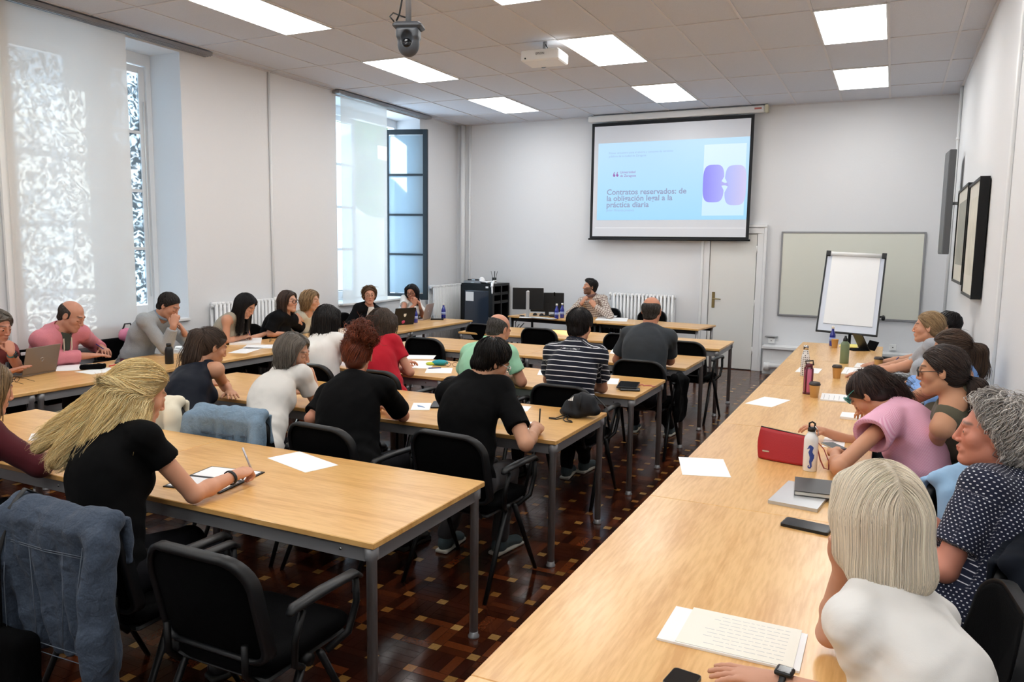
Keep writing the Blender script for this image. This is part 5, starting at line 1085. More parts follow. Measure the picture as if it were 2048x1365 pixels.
PPL['p9'] = person('bearded person in checked shirt at the presenter desk, chin resting on joined hands', (-4.06, 11.46), 180, px(1180, 574, Y=11.34), 128, -4, 0, skin=(200, 146, 118), near=1, girth=1.02,
    hair=('short', (16, 14, 14), (38, 34, 32), dict(e=.012, len=.045, lift=.008, quiff=True)), beard=((44, 34, 30), .72), top=dict(kind='long', m=CM['plaid'], pat=True, collar=True), eyes='open', eye_dir=(0, 1, 0),
    arms={-1: dict(w=hc+A(.035, 0, -.05), e=(-3.78, 11.16, .785), pose='clasp', d=(-.5, -.1, .8), n=(.6, -.7, .3), side=(-.3, .3, .8)), 1: dict(w=hc+A(-.035, 0, -.05), e=(-4.44, 11.2, .785), pose='clasp', d=(.5, -.1, .8), n=(-.6, -.7, .3), side=(.3, .3, .8))})
# left row, facing into the room
PPL['p1'] = person('person with grey-brown hair and teal watch, hand on chin, at the left edge', (-6.55, 3.60), -90, px(-4, 655, X=-6.22), -78, 14, 0, fem=True, skin=(190, 132, 108), near=1,
    hair=('short', (84, 76, 68), (138, 128, 116), dict(e=.018, len=.07, lift=.012)), top=dict(kind='tee', m=CM['salmon'], sleeve=.3), arms={-1: dict(e=px(38, 738, Z=.80), w=px(22, 706, X=-6.02), pose='fist', d=(-.35, .1, .9), n=(.9, 0, .3), side=(0, -.3, .8)), 1: dict(w=px(18, 745, Z=.80), pose='flat')})
PPL['p2'] = person('bald person in pink zipped hoodie looking down at the table by the windows', (-6.60, 4.30), -88, px(144, 632, X=-6.28), -66, 28, 0, skin=(192, 138, 114), near=1, girth=1.12, s=1.05, eyes='closed',
    hair=('bald', (52, 44, 40), (88, 78, 72), dict(top=.060, near=2)), top=dict(kind='long', m=CM['pink'], hood=True, inner=CM['khaki'], cuff=.72, e=.016, vneck=.06), arms={1: dict(e=px(112, 716, Z=.81), w=px(178, 712, Z=.805), pose='flat'), -1: dict(e=px(190, 690, Z=.82), w=px(228, 710, Z=.80), pose='relax')}, trousers=MT['brown_trousers'])
hc = px(352, 641, X=-6.03)
PPL['p3'] = person('person in light grey sweater, hands joined at the mouth, by the near window', (-6.58, 5.06), -86, px(338, 612, X=-6.20), -70, 32, 0, skin=(190, 138, 112), near=1, girth=1.05, eyes='closed',
    hair=('short', (26, 22, 20), (58, 50, 46), dict(e=.009, len=.03, near=2)), top=dict(kind='long', m=CM['grey_knit'], cuff=.86, collar=True, cm=CM['collar_grey'], ch=2.2), arms={1: dict(e=px(333, 698, Z=.80), w=hc+A(.0, -.03, -.05), pose='clasp', d=(-.1, .3, .9), n=(.5, -.9, 0), side=(-.7, 0, .3)), -1: dict(e=px(376, 688, Z=.80), w=hc+A(.02, .05, -.06), pose='clasp', d=(-.3, -.3, .9), n=(.7, .7, 0), side=(-.6, 0, .4))})
PPL['p4'] = person('person with very long black hair and beige top, writing at the left row', (-6.50, 6.05), -86, px(492, 612, X=-6.12), -78, 34, 0, fem=True, skin=(204, 150, 122), near=1, eyes='closed',
    hair=('long', (12, 11, 13), (34, 31, 33), dict(len=.36, e=.016, near=2, drop=(-.25, 0, -1), w=.066, tip=.05)), top=dict(kind='tank', m=CM['beige'], hole=.05), arms={1: dict(e=px(452, 681, Z=.79), w=px(503, 672, Z=.80), pose='pen'), -1: dict(w=px(530, 668, Z=.79), pose='flat')})
PPL['p5'] = person('person in black top and dark glasses with long brown hair, chin on hand, left row', (-6.50, 6.78), -86, px(577, 603, X=-6.20), -84, 0, 0, fem=True, skin=(206, 154, 128), near=1,
    hair=('long', (40, 30, 26), (92, 68, 56), dict(len=.17, e=.014, w=.066)), top=dict(kind='tee', m=CM['blazer'], sleeve=.85, e=.02), glasses=dict(m=FR['black'], t=.003), arms={-1: dict(e=px(603, 657, Z=.79), w=px(590, 622, X=-6.06), pose='fist', d=(-.3, 0, 1), n=(.9, 0, .3), side=(0, -.6, .4)), 1: dict(e=px(538, 668, Z=.79), w=px(562, 668, Z=.79), pose='flat')})
PPL['p6'] = person('person in ivory sleeveless top with wavy blonde-brown bob, left row', (-6.58, 7.42), -86, px(622, 602, X=-6.26), -74, 4, 0, fem=True, skin=(206, 156, 126), near=1,
    hair=('mid', (112, 86, 58), (186, 156, 116), dict(len=.10, e=.018, w=.068, curl=.005, cf=60, lift=.010)), top=dict(kind='tank', m=CM['ivory']), arms={1: dict(w=px(612, 655, Z=.79), pose='flat'), -1: dict(w=px(640, 652, Z=.79), pose='flat')})
PPL['p7'] = person('person in black blazer and glasses with short auburn-grey hair, facing the camera', (-6.56, 8.62), -122, px(739, 591, X=-6.30), -138, 0, 0, fem=True, skin=(204, 148, 124), near=1, girth=1.08,
    hair=('curly', (70, 50, 36), (132, 102, 74), dict(e=.018, len=.07, curl=.004, cf=60, low=-.07, lift=.012)), top=dict(kind='blazer', m=CM['blazer'], e=.016, inner=CM['white'], vneck=.16), glasses=dict(m=FR['wire'], t=.0025), lips=(160, 84, 78))
hc = px(833, 603, X=-6.12)
PPL['p8'] = person('person in white ruffled blouse and black glasses, hands joined, by the open window', (-6.56, 9.60), -146, px(824, 586, X=-6.34), -166, 8, 10, fem=True, skin=(186, 128, 102), near=1,
    hair=('long', (14, 13, 15), (38, 34, 36), dict(len=.24, e=.014, w=.070)), top=dict(kind='tee', m=CM['white'], sleeve=.30, e=.014, wr=.008), glasses=dict(m=FR['black'], t=.0032, rw=.027, rh=.022), trousers=MT['wine_trousers'], arms={1: dict(e=px(806, 634, X=-6.24), w=hc+A(-.02, -.02, -.05), pose='clasp', d=(.1, .2, 1), n=(.8, -.5, 0), side=(-.6, 0, .3)), -1: dict(e=px(846, 634, X=-6.20), w=hc+A(.02, .04, -.05), pose='clasp', d=(0, -.2, 1), n=(.8, .5, 0), side=(-.6, 0, .3))})
# right row, along the wall
PPL['p21'] = person('person in grey marl tee with light brown gathered hair, writing at the right row', (.26, 6.72), 86, px(1856, 655, Z=1.21), 84, 2, 0, fem=True, skin=(206, 152, 124), near=1, eye_dir=(0, 1, 0),
    hair=('pony', (122, 94, 66), (198, 168, 126), dict(tie=(0, -.105, -.045), len=.14, r=.030, near=2)), top=dict(kind='tee', m=CM['greytee'], sleeve=.50), arms={-1: dict(e=px(1812, 738, Z=.84), w=px(1762, 727, Z=.80), pose='pen', n=(0, -.4, .9), side=(-.4, .2, .8)), 1: dict(w=(-.18, 7.1, .785))})
PPL['p22'] = person('dark-haired person mostly hidden, farthest along the right wall', (.36, 7.62), 90, px(1893, 652, X=.46), 80, 6, 0, skin=(190, 140, 112), near=0, hair=('short', (16, 14, 15), (34, 30, 32), dict(e=.014, len=.05)), top=dict(kind='tee', m=CM['darktop']))
PPL['p23'] = person('person in sky blue shirt with long brown ponytail, behind the one in olive top', (.28, 5.62), 86, px(1900, 700, X=.36), 82, 14, 0, fem=True, skin=(200, 148, 120), near=1,
    hair=('pony', (48, 36, 30), (98, 76, 60), dict(tie=(0, -.125, .005), len=.32, r=.042, near=2)), top=dict(kind='long', m=CM['skyblue'], e=.018), arms={-1: dict(w=px(1812, 768, Z=.80), pose='relax'), 1: dict(w=px(1795, 762, Z=.80), pose='flat')})
PPL['p24'] = person('person in sleeveless olive top with sunglasses and low ponytail, pen raised', (.27, 4.98), 84, px(1883, 742, X=.25), 84, 8, 0, fem=True, skin=(204, 150, 116), near=1,
    hair=('pony', (34, 28, 28), (78, 62, 54), dict(tie=(.0, -.115, -.050), len=.20, r=.034, near=2, tiecol=MT['black_fabric'])), shrug=.075, top=dict(kind='tank', m=CM['olive'], e=.010, high=True), glasses=dict(m=FR['black'], lens=LENS), arms={-1: dict(e=px(1834, 955, Y=4.76), w=px(1828, 825, Y=4.70), pose='pen', d=(-.35, .1, .9), n=(.3, -.9, .2), side=(-.6, -.3, .5)), 1: dict(w=(-.20, 5.25, .79))})
PPL['p25'] = person('person in pink ruffle-sleeved top with dark ponytail, head bent low over the table', (.28, 4.36), 84, px(1738, 792, Z=1.04), 74, 52, 0, fem=True, skin=(200, 144, 112), near=2, eyes='closed', girth=1.04, hunch=.055, shrug=.04,
    hair=('pony', (30, 24, 24), (76, 60, 54), dict(tie=(.0, -.055, .092), len=.26, r=.050, drop=(.85, .05, -.50), curl=.016, cf=45, tiecol=mat('dark_red_band', (90, 20, 34), .7))), top=dict(kind='flutter', m=CM['pinkstripe'], e=.012, pat=True), glasses=dict(m=FR['teal'], t=.004, dz=.055, dy=-.012, rw=.028, rh=.021, lens=LENS),
    arms={-1: dict(e=px(1676, 936, Z=.79), w=px(1668, 896, Z=.80), pose='relax', n=(-.2, -.2, .9)), 1: dict(w=(-.28, 4.62, .79))})
PPL['p26'] = person('person in navy dotted polo with curly grey hair, in profile at the right edge', (.34, 3.02), 72, px(1984, 868, X=.36), 88, -2, 0, skin=(206, 138, 116), near=2, girth=1.14, shrug=.012, s=1.06, eye_dir=(0, 1, .02),
    hair=('curly', (124, 116, 110), (226, 220, 214), dict(e=.014, hl=.012, len=.12, curl=.013, cf=105, lift=.026, low=-.09, cs=.5)), top=dict(kind='polo', m=CM['dots'], sleeve=.74, pat=True, e=.014), brow=(120, 100, 90), arms={-1: dict(w=px(1775, 1040, Z=.82), pose='relax'), 1: dict(w=px(1790, 1000, Z=.80), pose='relax')})
wl = px(1512, 1352, Z=.79); 
PPL['p27'] = person('person in white tee with straight ash-blonde bob, nearest at the bottom right', (.25, 1.60), 62, px(1757, 1035, Z=1.185), 22, 10, 0, fem=True, skin=(200, 148, 122), near=2, s=1.0, girth=.92, sw=.132, shrug=.0,
    hair=('bob', (216, 201, 178), (242, 231, 211), dict(len=.115, e=.018, w=.072, tip=.050, part=0., lift=.005, jit=.06, cs=.5, fly=.0, clump=.25, near=3)), top=dict(kind='tee', m=CM['white'], sleeve=.62, e=.008, wr=.0075), brow=(130, 110, 80),
    arms={-1: dict(e=px(1790, 1440, Z=.79), w=wl, pose='flat', d=px(1400, 1326, Z=.79)-wl, n=(0, 0, 1), side=(.3, 1, 0)), 1: dict(e=px(1660, 1268, Z=.79), w=px(1690, 1120, Y=2.02), pose='fist', d=(-.1, -.1, 1), n=(-.4, .8, 0), side=(.5, -.5, .2))})
# ------------------------------------------------------------------ garments hung on chairs
MT['denim'] = cloth_mat('faded_denim', 'heather', (48, 56, 70), (76, 88, 104), rough=.9, bump=.5, fold=22); MT['light_denim'] = cloth_mat('light_denim', 'heather', (98, 122, 144), (128, 150, 168), bump=.45, fold=18)
MT['stitch'] = mat('stitching', (92, 100, 112), .9); MT['navy_cloth'] = cloth_mat('dark_navy_cloth', 'plain', (20, 24, 32))
def crochet():
    m, N, L, b = nt('white_crochet'); at = N.new('ShaderNodeAttribute'); at.attribute_name = 'pat'; w = N.new('ShaderNodeTexVoronoi'); w.inputs['Scale'].default_value = 95; L.new(at.outputs['Vector'], w.inputs['Vector'])
    r = N.new('ShaderNodeValToRGB'); r.color_ramp.elements[0].color = (*S((240, 238, 230)), 1); r.color_ramp.elements[1].color = (*S((110, 106, 98)), 1); r.color_ramp.elements[0].position = .35; r.color_ramp.elements[1].position = .55; L.new(w.outputs['Distance'], r.inputs[0]); L.new(r.outputs[0], b.inputs['Base Color']); b.inputs['Roughness'].default_value = .9; return m
MT['crochet'] = crochet()
def drape(key, name, lab, cat, m_, wx=.25, zb=.45, zs=.40, sleeves=True, seed=1, fold=.008, seams=False, h=.010, thick=.016, strap=None, logo=None, dz=0):
    x, y, th = CHAIRS[key]; M = np.array(rotm(th)); o = A(x, y, 0); W_ = lambda p: o+M@A(*p); Tt = rotm(th, -math.radians(3)) ; hz = (.84-zb)/2
    pr = [rbox(W_((0, -.333, .84-hz)), A(wx, thick, hz), thick*.9, Tt, .02), cone(W_((-wx+.035, -.280, .862)), W_((wx-.035, -.280, .862)), .034, .034, .03), cone(W_((-wx+.05, -.315, .845)), W_((wx-.05, -.315, .845)), .030, .030, .03), rbox(W_((0, -.226, .775)), A(wx-.02, .012, .085), .011, M, .02)]
    if sleeves:
        for q in (-1, 1):
            a = W_((q*(wx-.035), -.335, .80)); b = W_((q*(wx-.01), -.372, (.84+zs)/2)); c = W_((q*(wx-.03), -.380, zs)); dn = nrm(c-b); pr += [cone(a, b, .052, .050, .03), cone(b, c, .050, .043, .02, cut=(c, dn))]
    V, Q = polygonize(pr, h); n = vnormals(V, Q); rel = (V-o)@M; grow = np.clip((.88-rel[:, 2])/.3, .15, 1); w = np.sin(rel[:, 0]*46+1.4*np.sin(rel[:, 2]*9+seed)+seed)+.6*np.sin(rel[:, 0]*91+rel[:, 2]*14+seed*2)
    V2 = V+n*((w*grow*fold)+wav(V, seed, 34)*fold*.45)[:, None]; V2[:, 2] += (wav(V, seed+4, 9)*.010*(rel[:, 2] < zb+.06))
    root = empty(name, (x, y, 0), 0, lab, cat); mk('fabric', V2-o, Q, m_, root, attrs={'pat': rel})
    if seams:
        mb = MB()
        def line(pts, r=.0016): mb.tube([tuple(M@A(*p)) for p in pts], r, 5)
        yy = -.362
        for z in (.755, .748): line([(-wx+.07, yy, z), (0, yy-.002, z-.006), (wx-.07, yy, z)])
        for q in (-1, 1):
            line([(q*.085, yy, .75), (q*.065, yy-.004, zb+.03)]); line([(q*(wx-.075), yy-.006, .79), (q*(wx-.085), yy-.03, .62), (q*(wx-.08), yy-.03, zs+.08)])
        for z in (zb+.045, zb+.012): line([(-wx+.04, yy-.006, z), (0, yy-.008, z), (wx-.04, yy-.006, z)])
        mb.build('seam', MT['stitch'], root)
    if logo:
        mb = MB(); c = M@A(*logo); 
        for k in range(3): a = k*math.pi/3; d = M@A(math.cos(a)*.014, 0, math.sin(a)*.014); mb.tube([tuple(c-d), tuple(c+d)], .0025, 5)
        mb.build('emblem', MT['stitch'], root)
    return root
drape('c2', 'denim_jacket', 'faded denim jacket hanging on the chair at the bottom left', 'jacket', MT['denim'], wx=.27, zb=.36, zs=.15, seams=True, seed=2, fold=.014, h=.007)
drape('p17', 'denim_shirt', 'light blue denim shirt over the chair back behind the nearest row', 'shirt', MT['light_denim'], wx=.26, zb=.42, zs=.45, seed=3, seams=True, fold=.015)
drape('p18', 'cream_jacket', 'cream jacket over the chair right of the blonde hair', 'jacket', MT['cream_cloth'], wx=.25, zb=.45, zs=.5, seed=4, fold=.009)
drape('r3', 'shirt', 'pale blue shirt over the empty chair beside the grey curly-haired man', 'shirt', CM['paleblue'], wx=.26, zb=.46, zs=.48, seed=5, fold=.006)
drape('r4', 'crochet_top', 'white crochet top over the chair back between pink and olive tops', 'cardigan', MT['crochet'], wx=.25, zb=.48, sleeves=False, seed=6, fold=.005)
drape('r2', 'jacket', 'dark navy jacket with small emblem on the chair at the right edge', 'jacket', MT['navy_cloth'], wx=.27, zb=.34, zs=.36, seed=7, fold=.007, logo=(.02, -.372, .62))
x, y, th = CHAIRS['p10']; t = empty('dark_jacket', (x, y, 0), th, 'black jacket hanging over the right armrest of the bald man\'s chair', 'jacket')
V, Q = polygonize([rbox(A(.318, -.04, .50), A(.022, .11, .19), .02, None, .02), cone(A(.29, -.14, .70), A(.29, .06, .70), .032, .032, .03), cone(A(.33, .02, .66), A(.325, .05, .36), .045, .035, .03)], .009); V = V+vnormals(V, Q)*(wav(V, 8, 34)*.007)[:, None]; mk('fabric', V, Q, CM['black2'], t)
# black shoulder bag hanging over the denim jacket
x, y, th = CHAIRS['c2']; t = empty('shoulder_bag', (x-.14, y-.40, .30), th, 'black bag with strap hung over the denim jacket at the left edge', 'bag')
V, Q = polygonize([rbox(A(0, -.02, .02), A(.13, .045, .13), .03, None, .02)], .010); V = V+vnormals(V, Q)*(wav(V, 3, 26)*.006)[:, None]; mk('pouch', V, Q, MT['black_fabric'], t)
MB().tube([(-.05, -.01, .13), (-.05, .0, .40), (-.05, .05, .56), (-.05, .11, .612), (-.05, .17, .57)], .013, 8, flat=.4).build('strap', MT['black_plastic'], t); MB().box((-.07, -.03, .30), (-.03, -.015, .33), 0, None, .003).build('buckle', MT['black_plastic'], t)
t = empty('pink_bag', tuple(px(256, 668, X=-6.75)-A(0, 0, .06)), 0, 'small pink bag behind the man in grey sweater, below the window', 'bag'); V, Q = polygonize([ell(A(0, 0, .05), A(.05, .12, .07), None, .02)], .01); V = V+vnormals(V, Q)*(wav(V, 3, 40)*.008)[:, None]; mk('pouch', V, Q, mat('pink_nylon', (214, 130, 160), .5), t); MB().tube([(0, -.06, .10), (0, -.03, .16), (0, .03, .16), (0, .06, .10)], .008, 6).build('handle', MT['black_plastic'], t)
# ------------------------------------------------------------------ things on the tables
TZ = .7403
def flat(name, corners, lab, cat='paper', grp=None, th=.0012, m_='paper', z=TZ, lines=None, lm='ink', lift=0):
    """sheet or pad lying on a table between four corner pixels (clockwise)"""
    P = [px(c[0], c[1], Z=z) for c in corners]; c = sum(P)/4; t = empty(name, (c[0], c[1], z), 0, lab, cat, grp); loc = [(p-c)[:2] for p in P]; a = loc[0]; area = sum(loc[i][0]*loc[(i+1) % 4][1]-loc[(i+1) % 4][0]*loc[i][1] for i in range(4))
    if area < 0: loc = loc[::-1]
    # square it up: true rectangle with the mean axes
    u = (loc[1]-loc[0])+(loc[2]-loc[3]); v = (loc[3]-loc[0])+(loc[2]-loc[1]); lu = np.linalg.norm(u)/2; lv = np.linalg.norm(v)/2; ang = math.atan2(u[1], u[0]); t.rotation_euler = (0, 0, ang)
    mb = MB(); mb.box((-lu/2, -lv/2, 0), (lu/2, lv/2, th)); mb.build('sheet' if th < .003 else 'pad', MT[m_], t)
    if lines:
        n, dirn, cov = lines; r = np.random.RandomState(len(lab)); mb = MB(); A_, B_ = (lu, lv) if dirn == 0 else (lv, lu)
        for k in range(n):
            q = -B_/2+B_*(.12+.76*k/max(1, n-1)); x = -A_/2*.82
            while x < A_/2*.82*(2*cov-1)*r.uniform(.8, 1):
                w = r.uniform(.008, .03); 
                if dirn == 0: mb.box((x, q-.0012, th), (x+w, q+.0012, th+.0002))
                else: mb.box((q-.0012, x, th), (q+.0012, x+w, th+.0002))
                x += w+.005
        mb.build('handwriting', MT[lm], t)
    return t, lu, lv
G1 = 'loose sheets on the tables'
flat('paper_sheet', [(535, 918), (598, 903), (678, 932), (610, 945)], 'blank white sheet alone on the nearest centre table', grp=G1)
flat('paper_sheet', [(1363, 915), (1455, 920), (1453, 955), (1358, 950)], 'blank white sheet at the left edge of the right row, left of the red bag', grp=G1)
flat('paper_sheet', [(1490, 806), (1530, 795), (1580, 800), (1543, 817)], 'blank white sheet on the right row, above and left of the red bag', grp=G1)
flat('paper_sheet', [(1590, 744), (1600, 735), (1645, 738), (1636, 748)], 'white sheet under the two tall bottles on the right row', grp=G1)
t, lu, lv = flat('folder', [(326, 975), (420, 936), (533, 945), (440, 988)], 'open dark folder with white pages under the blonde woman\'s hand', 'folder', th=.005, m_='black_plastic')
for q, nm in ((-1, 'page'), (1, 'page')):
    p = MB().box((q*lu/4-lu/4+.012, -lv/2+.012, .005), (q*lu/4+lu/4-.012, lv/2-.012, .007)).build(nm, MT['paper'], t)
flat('paper_sheet', [(60, 880), (66, 866), (118, 866), (112, 880)], 'white written sheet by the hands of the person in maroon', grp=G1, lines=(4, 0, .7))
flat('paper_sheet', [(118, 922), (124, 908), (168, 910), (160, 925)], 'white sheet between the maroon and the blonde women', grp=G1)
t, lu, lv = flat('leaflet', [(822, 820), (828, 806), (862, 808), (858, 822)], 'folded white leaflet with blue print beside the phone, second row', 'leaflet', th=.003); m = MB(); m.prism([(-.05, -.03), (.0, -.01), (.04, .03), (-.02, .02)], .003, .0035); m.build('print', mat('blue_print', (110, 140, 176), .6), t)
def phone(corners, lab, th=.009, case='black_plastic', z=TZ):
    P = [px(c[0], c[1], Z=z) for c in corners]; c = sum(P)/4; u = (P[1]-P[0]+P[2]-P[3])/2; v = (P[3]-P[0]+P[2]-P[1])/2; lu, lv = np.linalg.norm(u), np.linalg.norm(v); t = empty('phone', (c[0], c[1], z), math.atan2(u[1], u[0]), lab, 'phone'); mb = MB(); n = rrect(lu/2, -lv/2, lv/2, .010, .010, 4)
    mb.prism(n, 0, th); mb.build('case', MT[case], t); mb = MB(); mb.prism([(p[0]*.93, p[1]*.95) for p in n], th, th+.0006); mb.build('screen', MT['screen_off'], t); return t
phone([(862, 816), (869, 804), (894, 806), (888, 819)], 'dark phone on the second row between the two people in black')
phone([(1563, 1048), (1580, 1038), (1662, 1060), (1652, 1078)], 'black phone in thick case near the blonde bob woman', th=.011)
phone([(1322, 1372), (1352, 1340), (1402, 1362), (1380, 1392)], 'dark phone at the bottom edge beside the hand with the watch', th=.010)
phone([(1236, 775), (1243, 763), (1278, 768), (1270, 780)], 'black wallet phone on its pouch at the right end of the third row', z=TZ+.014); t = empty('pouch', tuple(px(1260, 781, Z=TZ)), .3, 'black pouch under the wallet phone, third row', 'pouch'); V, Q = polygonize([rbox(A(0, 0, .007), A(.075, .05, .007), .006, None, .01)], .005); mk('fabric', V, Q, MT['black_leather'], t)
t = empty('keys', tuple(px(1284, 772, Z=TZ)), 0, 'bunch of keys with pink and blue lanyard, right end of the third row', 'keys'); r = np.random.RandomState(2); mb = MB(); mb.tube([(-.09+.018*k, .02*math.sin(k*1.7), .004+.003*(k % 2)) for k in range(12)], .004, 6); mb.build('lanyard', mat('pink_lanyard', (196, 110, 116), .7), t)
for k in range(3): MB().box((-.10+k*.012, -.01+k*.012, .001+k*.004), (-.05+k*.01, .004+k*.012, .005+k*.004)).build('key', mat('blue_key', (50, 80, 180), .4) if k == 1 else MT['chrome'], t)
for cs, lab in (([(1012, 850), (1022, 826), (1040, 830), (1036, 856)], 'white sheet under the arm of the man in black tee'), ([(1030, 862), (1036, 842), (1062, 846), (1060, 866)], 'small white booklet under the writing hand of the man in black tee'), ([(1030, 822), (1040, 812), (1062, 814), (1054, 824)], 'white sheet tip beyond the man in black tee'), ([(1214, 770), (1214, 757), (1241, 758), (1232, 768)], 'white sheet right of the striped polo man'),
                ([(1076, 750), (1080, 740), (1098, 742), (1094, 752)], 'white sheet left of the striped polo man'), ([(1220, 707), (1226, 699), (1246, 701), (1242, 709)], 'white sheet left of the bald man in the fourth row'), ([(808, 716), (816, 709), (868, 713), (862, 721)], 'white sheet far right of the woman in red'), ([(795, 732), (812, 722), (872, 722), (856, 742)], 'white sheet at the elbow of the woman in red, middle of the pile'),
                ([(850, 746), (855, 736), (905, 737), (902, 748)], 'white sheet right of the pen near the woman in red'), ([(107, 742), (120, 730), (170, 730), (160, 742)], 'white sheet under the black pencil case, left row'), ([(157, 742), (222, 736), (237, 740), (175, 752)], 'white sheet at the front edge of the left row, before the man in pink'),
                ([(458, 706), (494, 695), (525, 697), (490, 708)], 'white sheet nearest the camera before the long black-haired woman'), ([(484, 697), (496, 690), (550, 690), (544, 698)], 'white sheet lying beyond the loose sheet on the left row'), ([(688, 661), (692, 655), (716, 655), (714, 662)], 'white sheet before the woman in black blazer'), ([(1545 + 100, 895), (1650, 878), (1690, 877), (1686, 898)], 'white sheet under the phone of the person in pink'),
                ([(1190, 641), (1196, 634), (1222, 634), (1218, 642)], 'white sheets on the presenter desk, left pile'), ([(1218, 642), (1224, 635), (1256, 637), (1252, 644)], 'white sheets on the presenter desk, right pile'), ([(1196, 634), (1202, 630), (1236, 631), (1232, 635)], 'white sheet at the back of the presenter desk')):
    flat('paper_sheet', cs, lab, grp=G1)
for cs, lab, th, ln in (([(460, 690), (464, 680), (524, 680), (520, 690)], 'thick white notepad before the long black-haired woman', .02, None), ([(345, 708), (352, 694), (404, 694), (400, 706)], 'white notebook with dark cover behind the ponytail woman in the second row', .012, None), ([(1643, 800), (1645, 788), (1694, 794), (1692, 808)], 'notepad with printed text beside the paper cup, right row', .010, (5, 0, .8)),
                        ([(1680, 838), (1684, 830), (1722, 830), (1718, 842)], 'white notepad left of the pink ruffle sleeve', .014, None), ([(1708, 736), (1714, 728), (1768, 732), (1764, 740)], 'white notepad under the writing hand near the green bottle', .010, None), ([(1682, 748), (1690, 737), (1766, 741), (1762, 756)], 'open written notebook between two coffee cups on the right row', .008, (5, 0, .8)), ([(1772, 774), (1776, 762), (1808, 766), (1806, 778)], 'open notebook before the person in sky blue shirt', .008, None)):
    flat('notepad', cs, lab, 'notepad', 'notepads', th=th, lines=ln)
flat('notebook_sheet', [(1308, 1286), (1352, 1221), (1614, 1268), (1602, 1342)], 'printed letterhead sheet under the handwritten one, bottom right', 'paper', th=.006, lines=(3, 1, .4), lm='ink')
flat('notebook_sheet', [(1348, 1292), (1386, 1216), (1606, 1262), (1585, 1328)], 'cream handwritten sheet at the bottom right before the blonde bob woman', 'paper', th=.0012, m_='paper_cream', z=TZ+.0065, lines=(9, 1, .80), lm='pale_ink')
def pen(a, b, lab, col, grp='pens'):
    """pen between two points"""
    a = np.asarray(a, float); b = np.asarray(b, float); t = empty('pen', tuple(a), 0, lab, 'pen', grp); d = b-a; m1 = MB(); m1.tube([(0, 0, 0), tuple(d*.08)], [.0012, .0042], 8); m1.build('tip', MT['chrome'], t); m1 = MB(); m1.tube([tuple(d*.08), tuple(d)], .0045, 8); m1.build('barrel', col, t); return t
PB = mat('blue_pen', (30, 40, 120), .3); PR = mat('red_pen', (200, 30, 40), .3); PS = mat('silver_pen', (190, 190, 195), .3, metal=.6)
pen(px(216, 733, Z=TZ+.005), px(238, 728, Z=TZ+.005), 'red pen beside the black pencil case on the left row', PR); pen(px(855, 737, Z=TZ+.005), px(882, 736, Z=TZ+.005), 'dark blue pen among the papers near the woman in red', PB)
def held(k, q, lab, col, tilt=(0, 0, 1), ln=.14):
    J = PPL[k]['J'][q]; w, d = J[2], J[4]; p = w+d*.10; v = nrm(np.asarray(tilt, float)); tip = p-v*.035; tip[2] = max(tip[2], TZ+.002) if p[2] < .9 else tip[2]; pen(tip, p+v*(ln-.04), lab, col)
held('p16', 1, 'dark pen in the hand of the man in black tee', MT['black_plastic'], (.15, -.25, 1)); held('p19', 1, 'silver pen held by the blonde woman', PS, (-.3, -.1, .8)); held('p4', 1, 'blue pen held by the long black-haired woman', PB, (-.6, .2, .8)); held('p2', -1, 'white and blue pen held by the man in pink hoodie', PB, (-.6, -.5, .6))
held('p21', -1, 'dark pen held by the person in grey marl tee', PB, (.6, .3, .7)); held('p24', -1, 'blue pen raised by the person in olive top', PB, (.5, -.2, .7))
# bottles, cups
def item(name, p, rz, lab, cat, grp=None): return empty(name, (p[0], p[1], TZ), rz, lab, cat, grp)
MT['blue_glass'] = mat('cobalt_blue_glass', (18, 34, 140), .12, spec=.6, coat=.5); MT['label_w'] = mat('pale_label', (150, 165, 215), .5)
def blue_bottle(x, y, lab, z=TZ):
    p = px(x, y, Z=z); t = empty('water_bottle', (p[0], p[1], z), 0, lab, 'bottle', 'blue glass water bottles'); MB().lathe([(0, 0), (.030, 0), (.032, .006), (.032, .115), (.029, .135), (.016, .165), (.0135, .18), (.0135, .205), (0, .205)], n=20).build('bottle', MT['blue_glass'], t); MB().lathe([(0, .195), (.0155, .195), (.0155, .225), (0, .226)], n=16).build('cap', MT['plastic_w'], t); MB().lathe([(.0324, .055), (.0324, .095)], n=20).build('label', MT['label_w'], t)
blue_bottle(1113, 638, 'blue water bottle on the presenter desk, left one of the pair'); blue_bottle(1124, 636, 'blue water bottle on the presenter desk, right one of the pair'); blue_bottle(887, 637, 'blue water bottle at the far end of the left row, right of the silver laptop'); blue_bottle(831, 646, 'blue water bottle between the dark and the silver laptop, left row'); blue_bottle(1664, 692, 'blue water bottle on the right row before the flip chart')
MT['kraft'] = mat('kraft_paper', (196, 150, 88), .7); MT['lid'] = mat('dark_cup_lid', (52, 44, 40), .4)
def cup(x, y, lab, lid=True):
    p = px(x, y, Z=TZ); t = empty('paper_cup', (p[0], p[1], TZ), 0, lab, 'cup', 'paper coffee cups'); MB().lathe([(0, 0), (.027, 0), (.028, .003), (.037, .092), (.0385, .095), (.036, .096), (.034, .090), (0, .09)], n=20).build('cup', MT['kraft'], t)
    if lid: MB().lathe([(.0395, .090), (.041, .094), (.0405, .100), (.037, .104), (.035, .112), (.031, .112), (.029, .108), (0, .108)], n=20).build('lid', MT['lid'], t)
    MB().lathe([(.0325, .04), (.0345, .06)], n=20).build('print', MT['lid'], t) if False else None
cup(1628, 795, 'kraft coffee cup with dark lid right of the pink bottle'); cup(1673, 757, 'kraft coffee cup with dark lid left of the open notebook'); cup(1756, 739, 'kraft coffee cup with dark lid by the writing hand'); cup(1669, 696, 'lidless kraft cup beside the blue bottle on the right row', False)
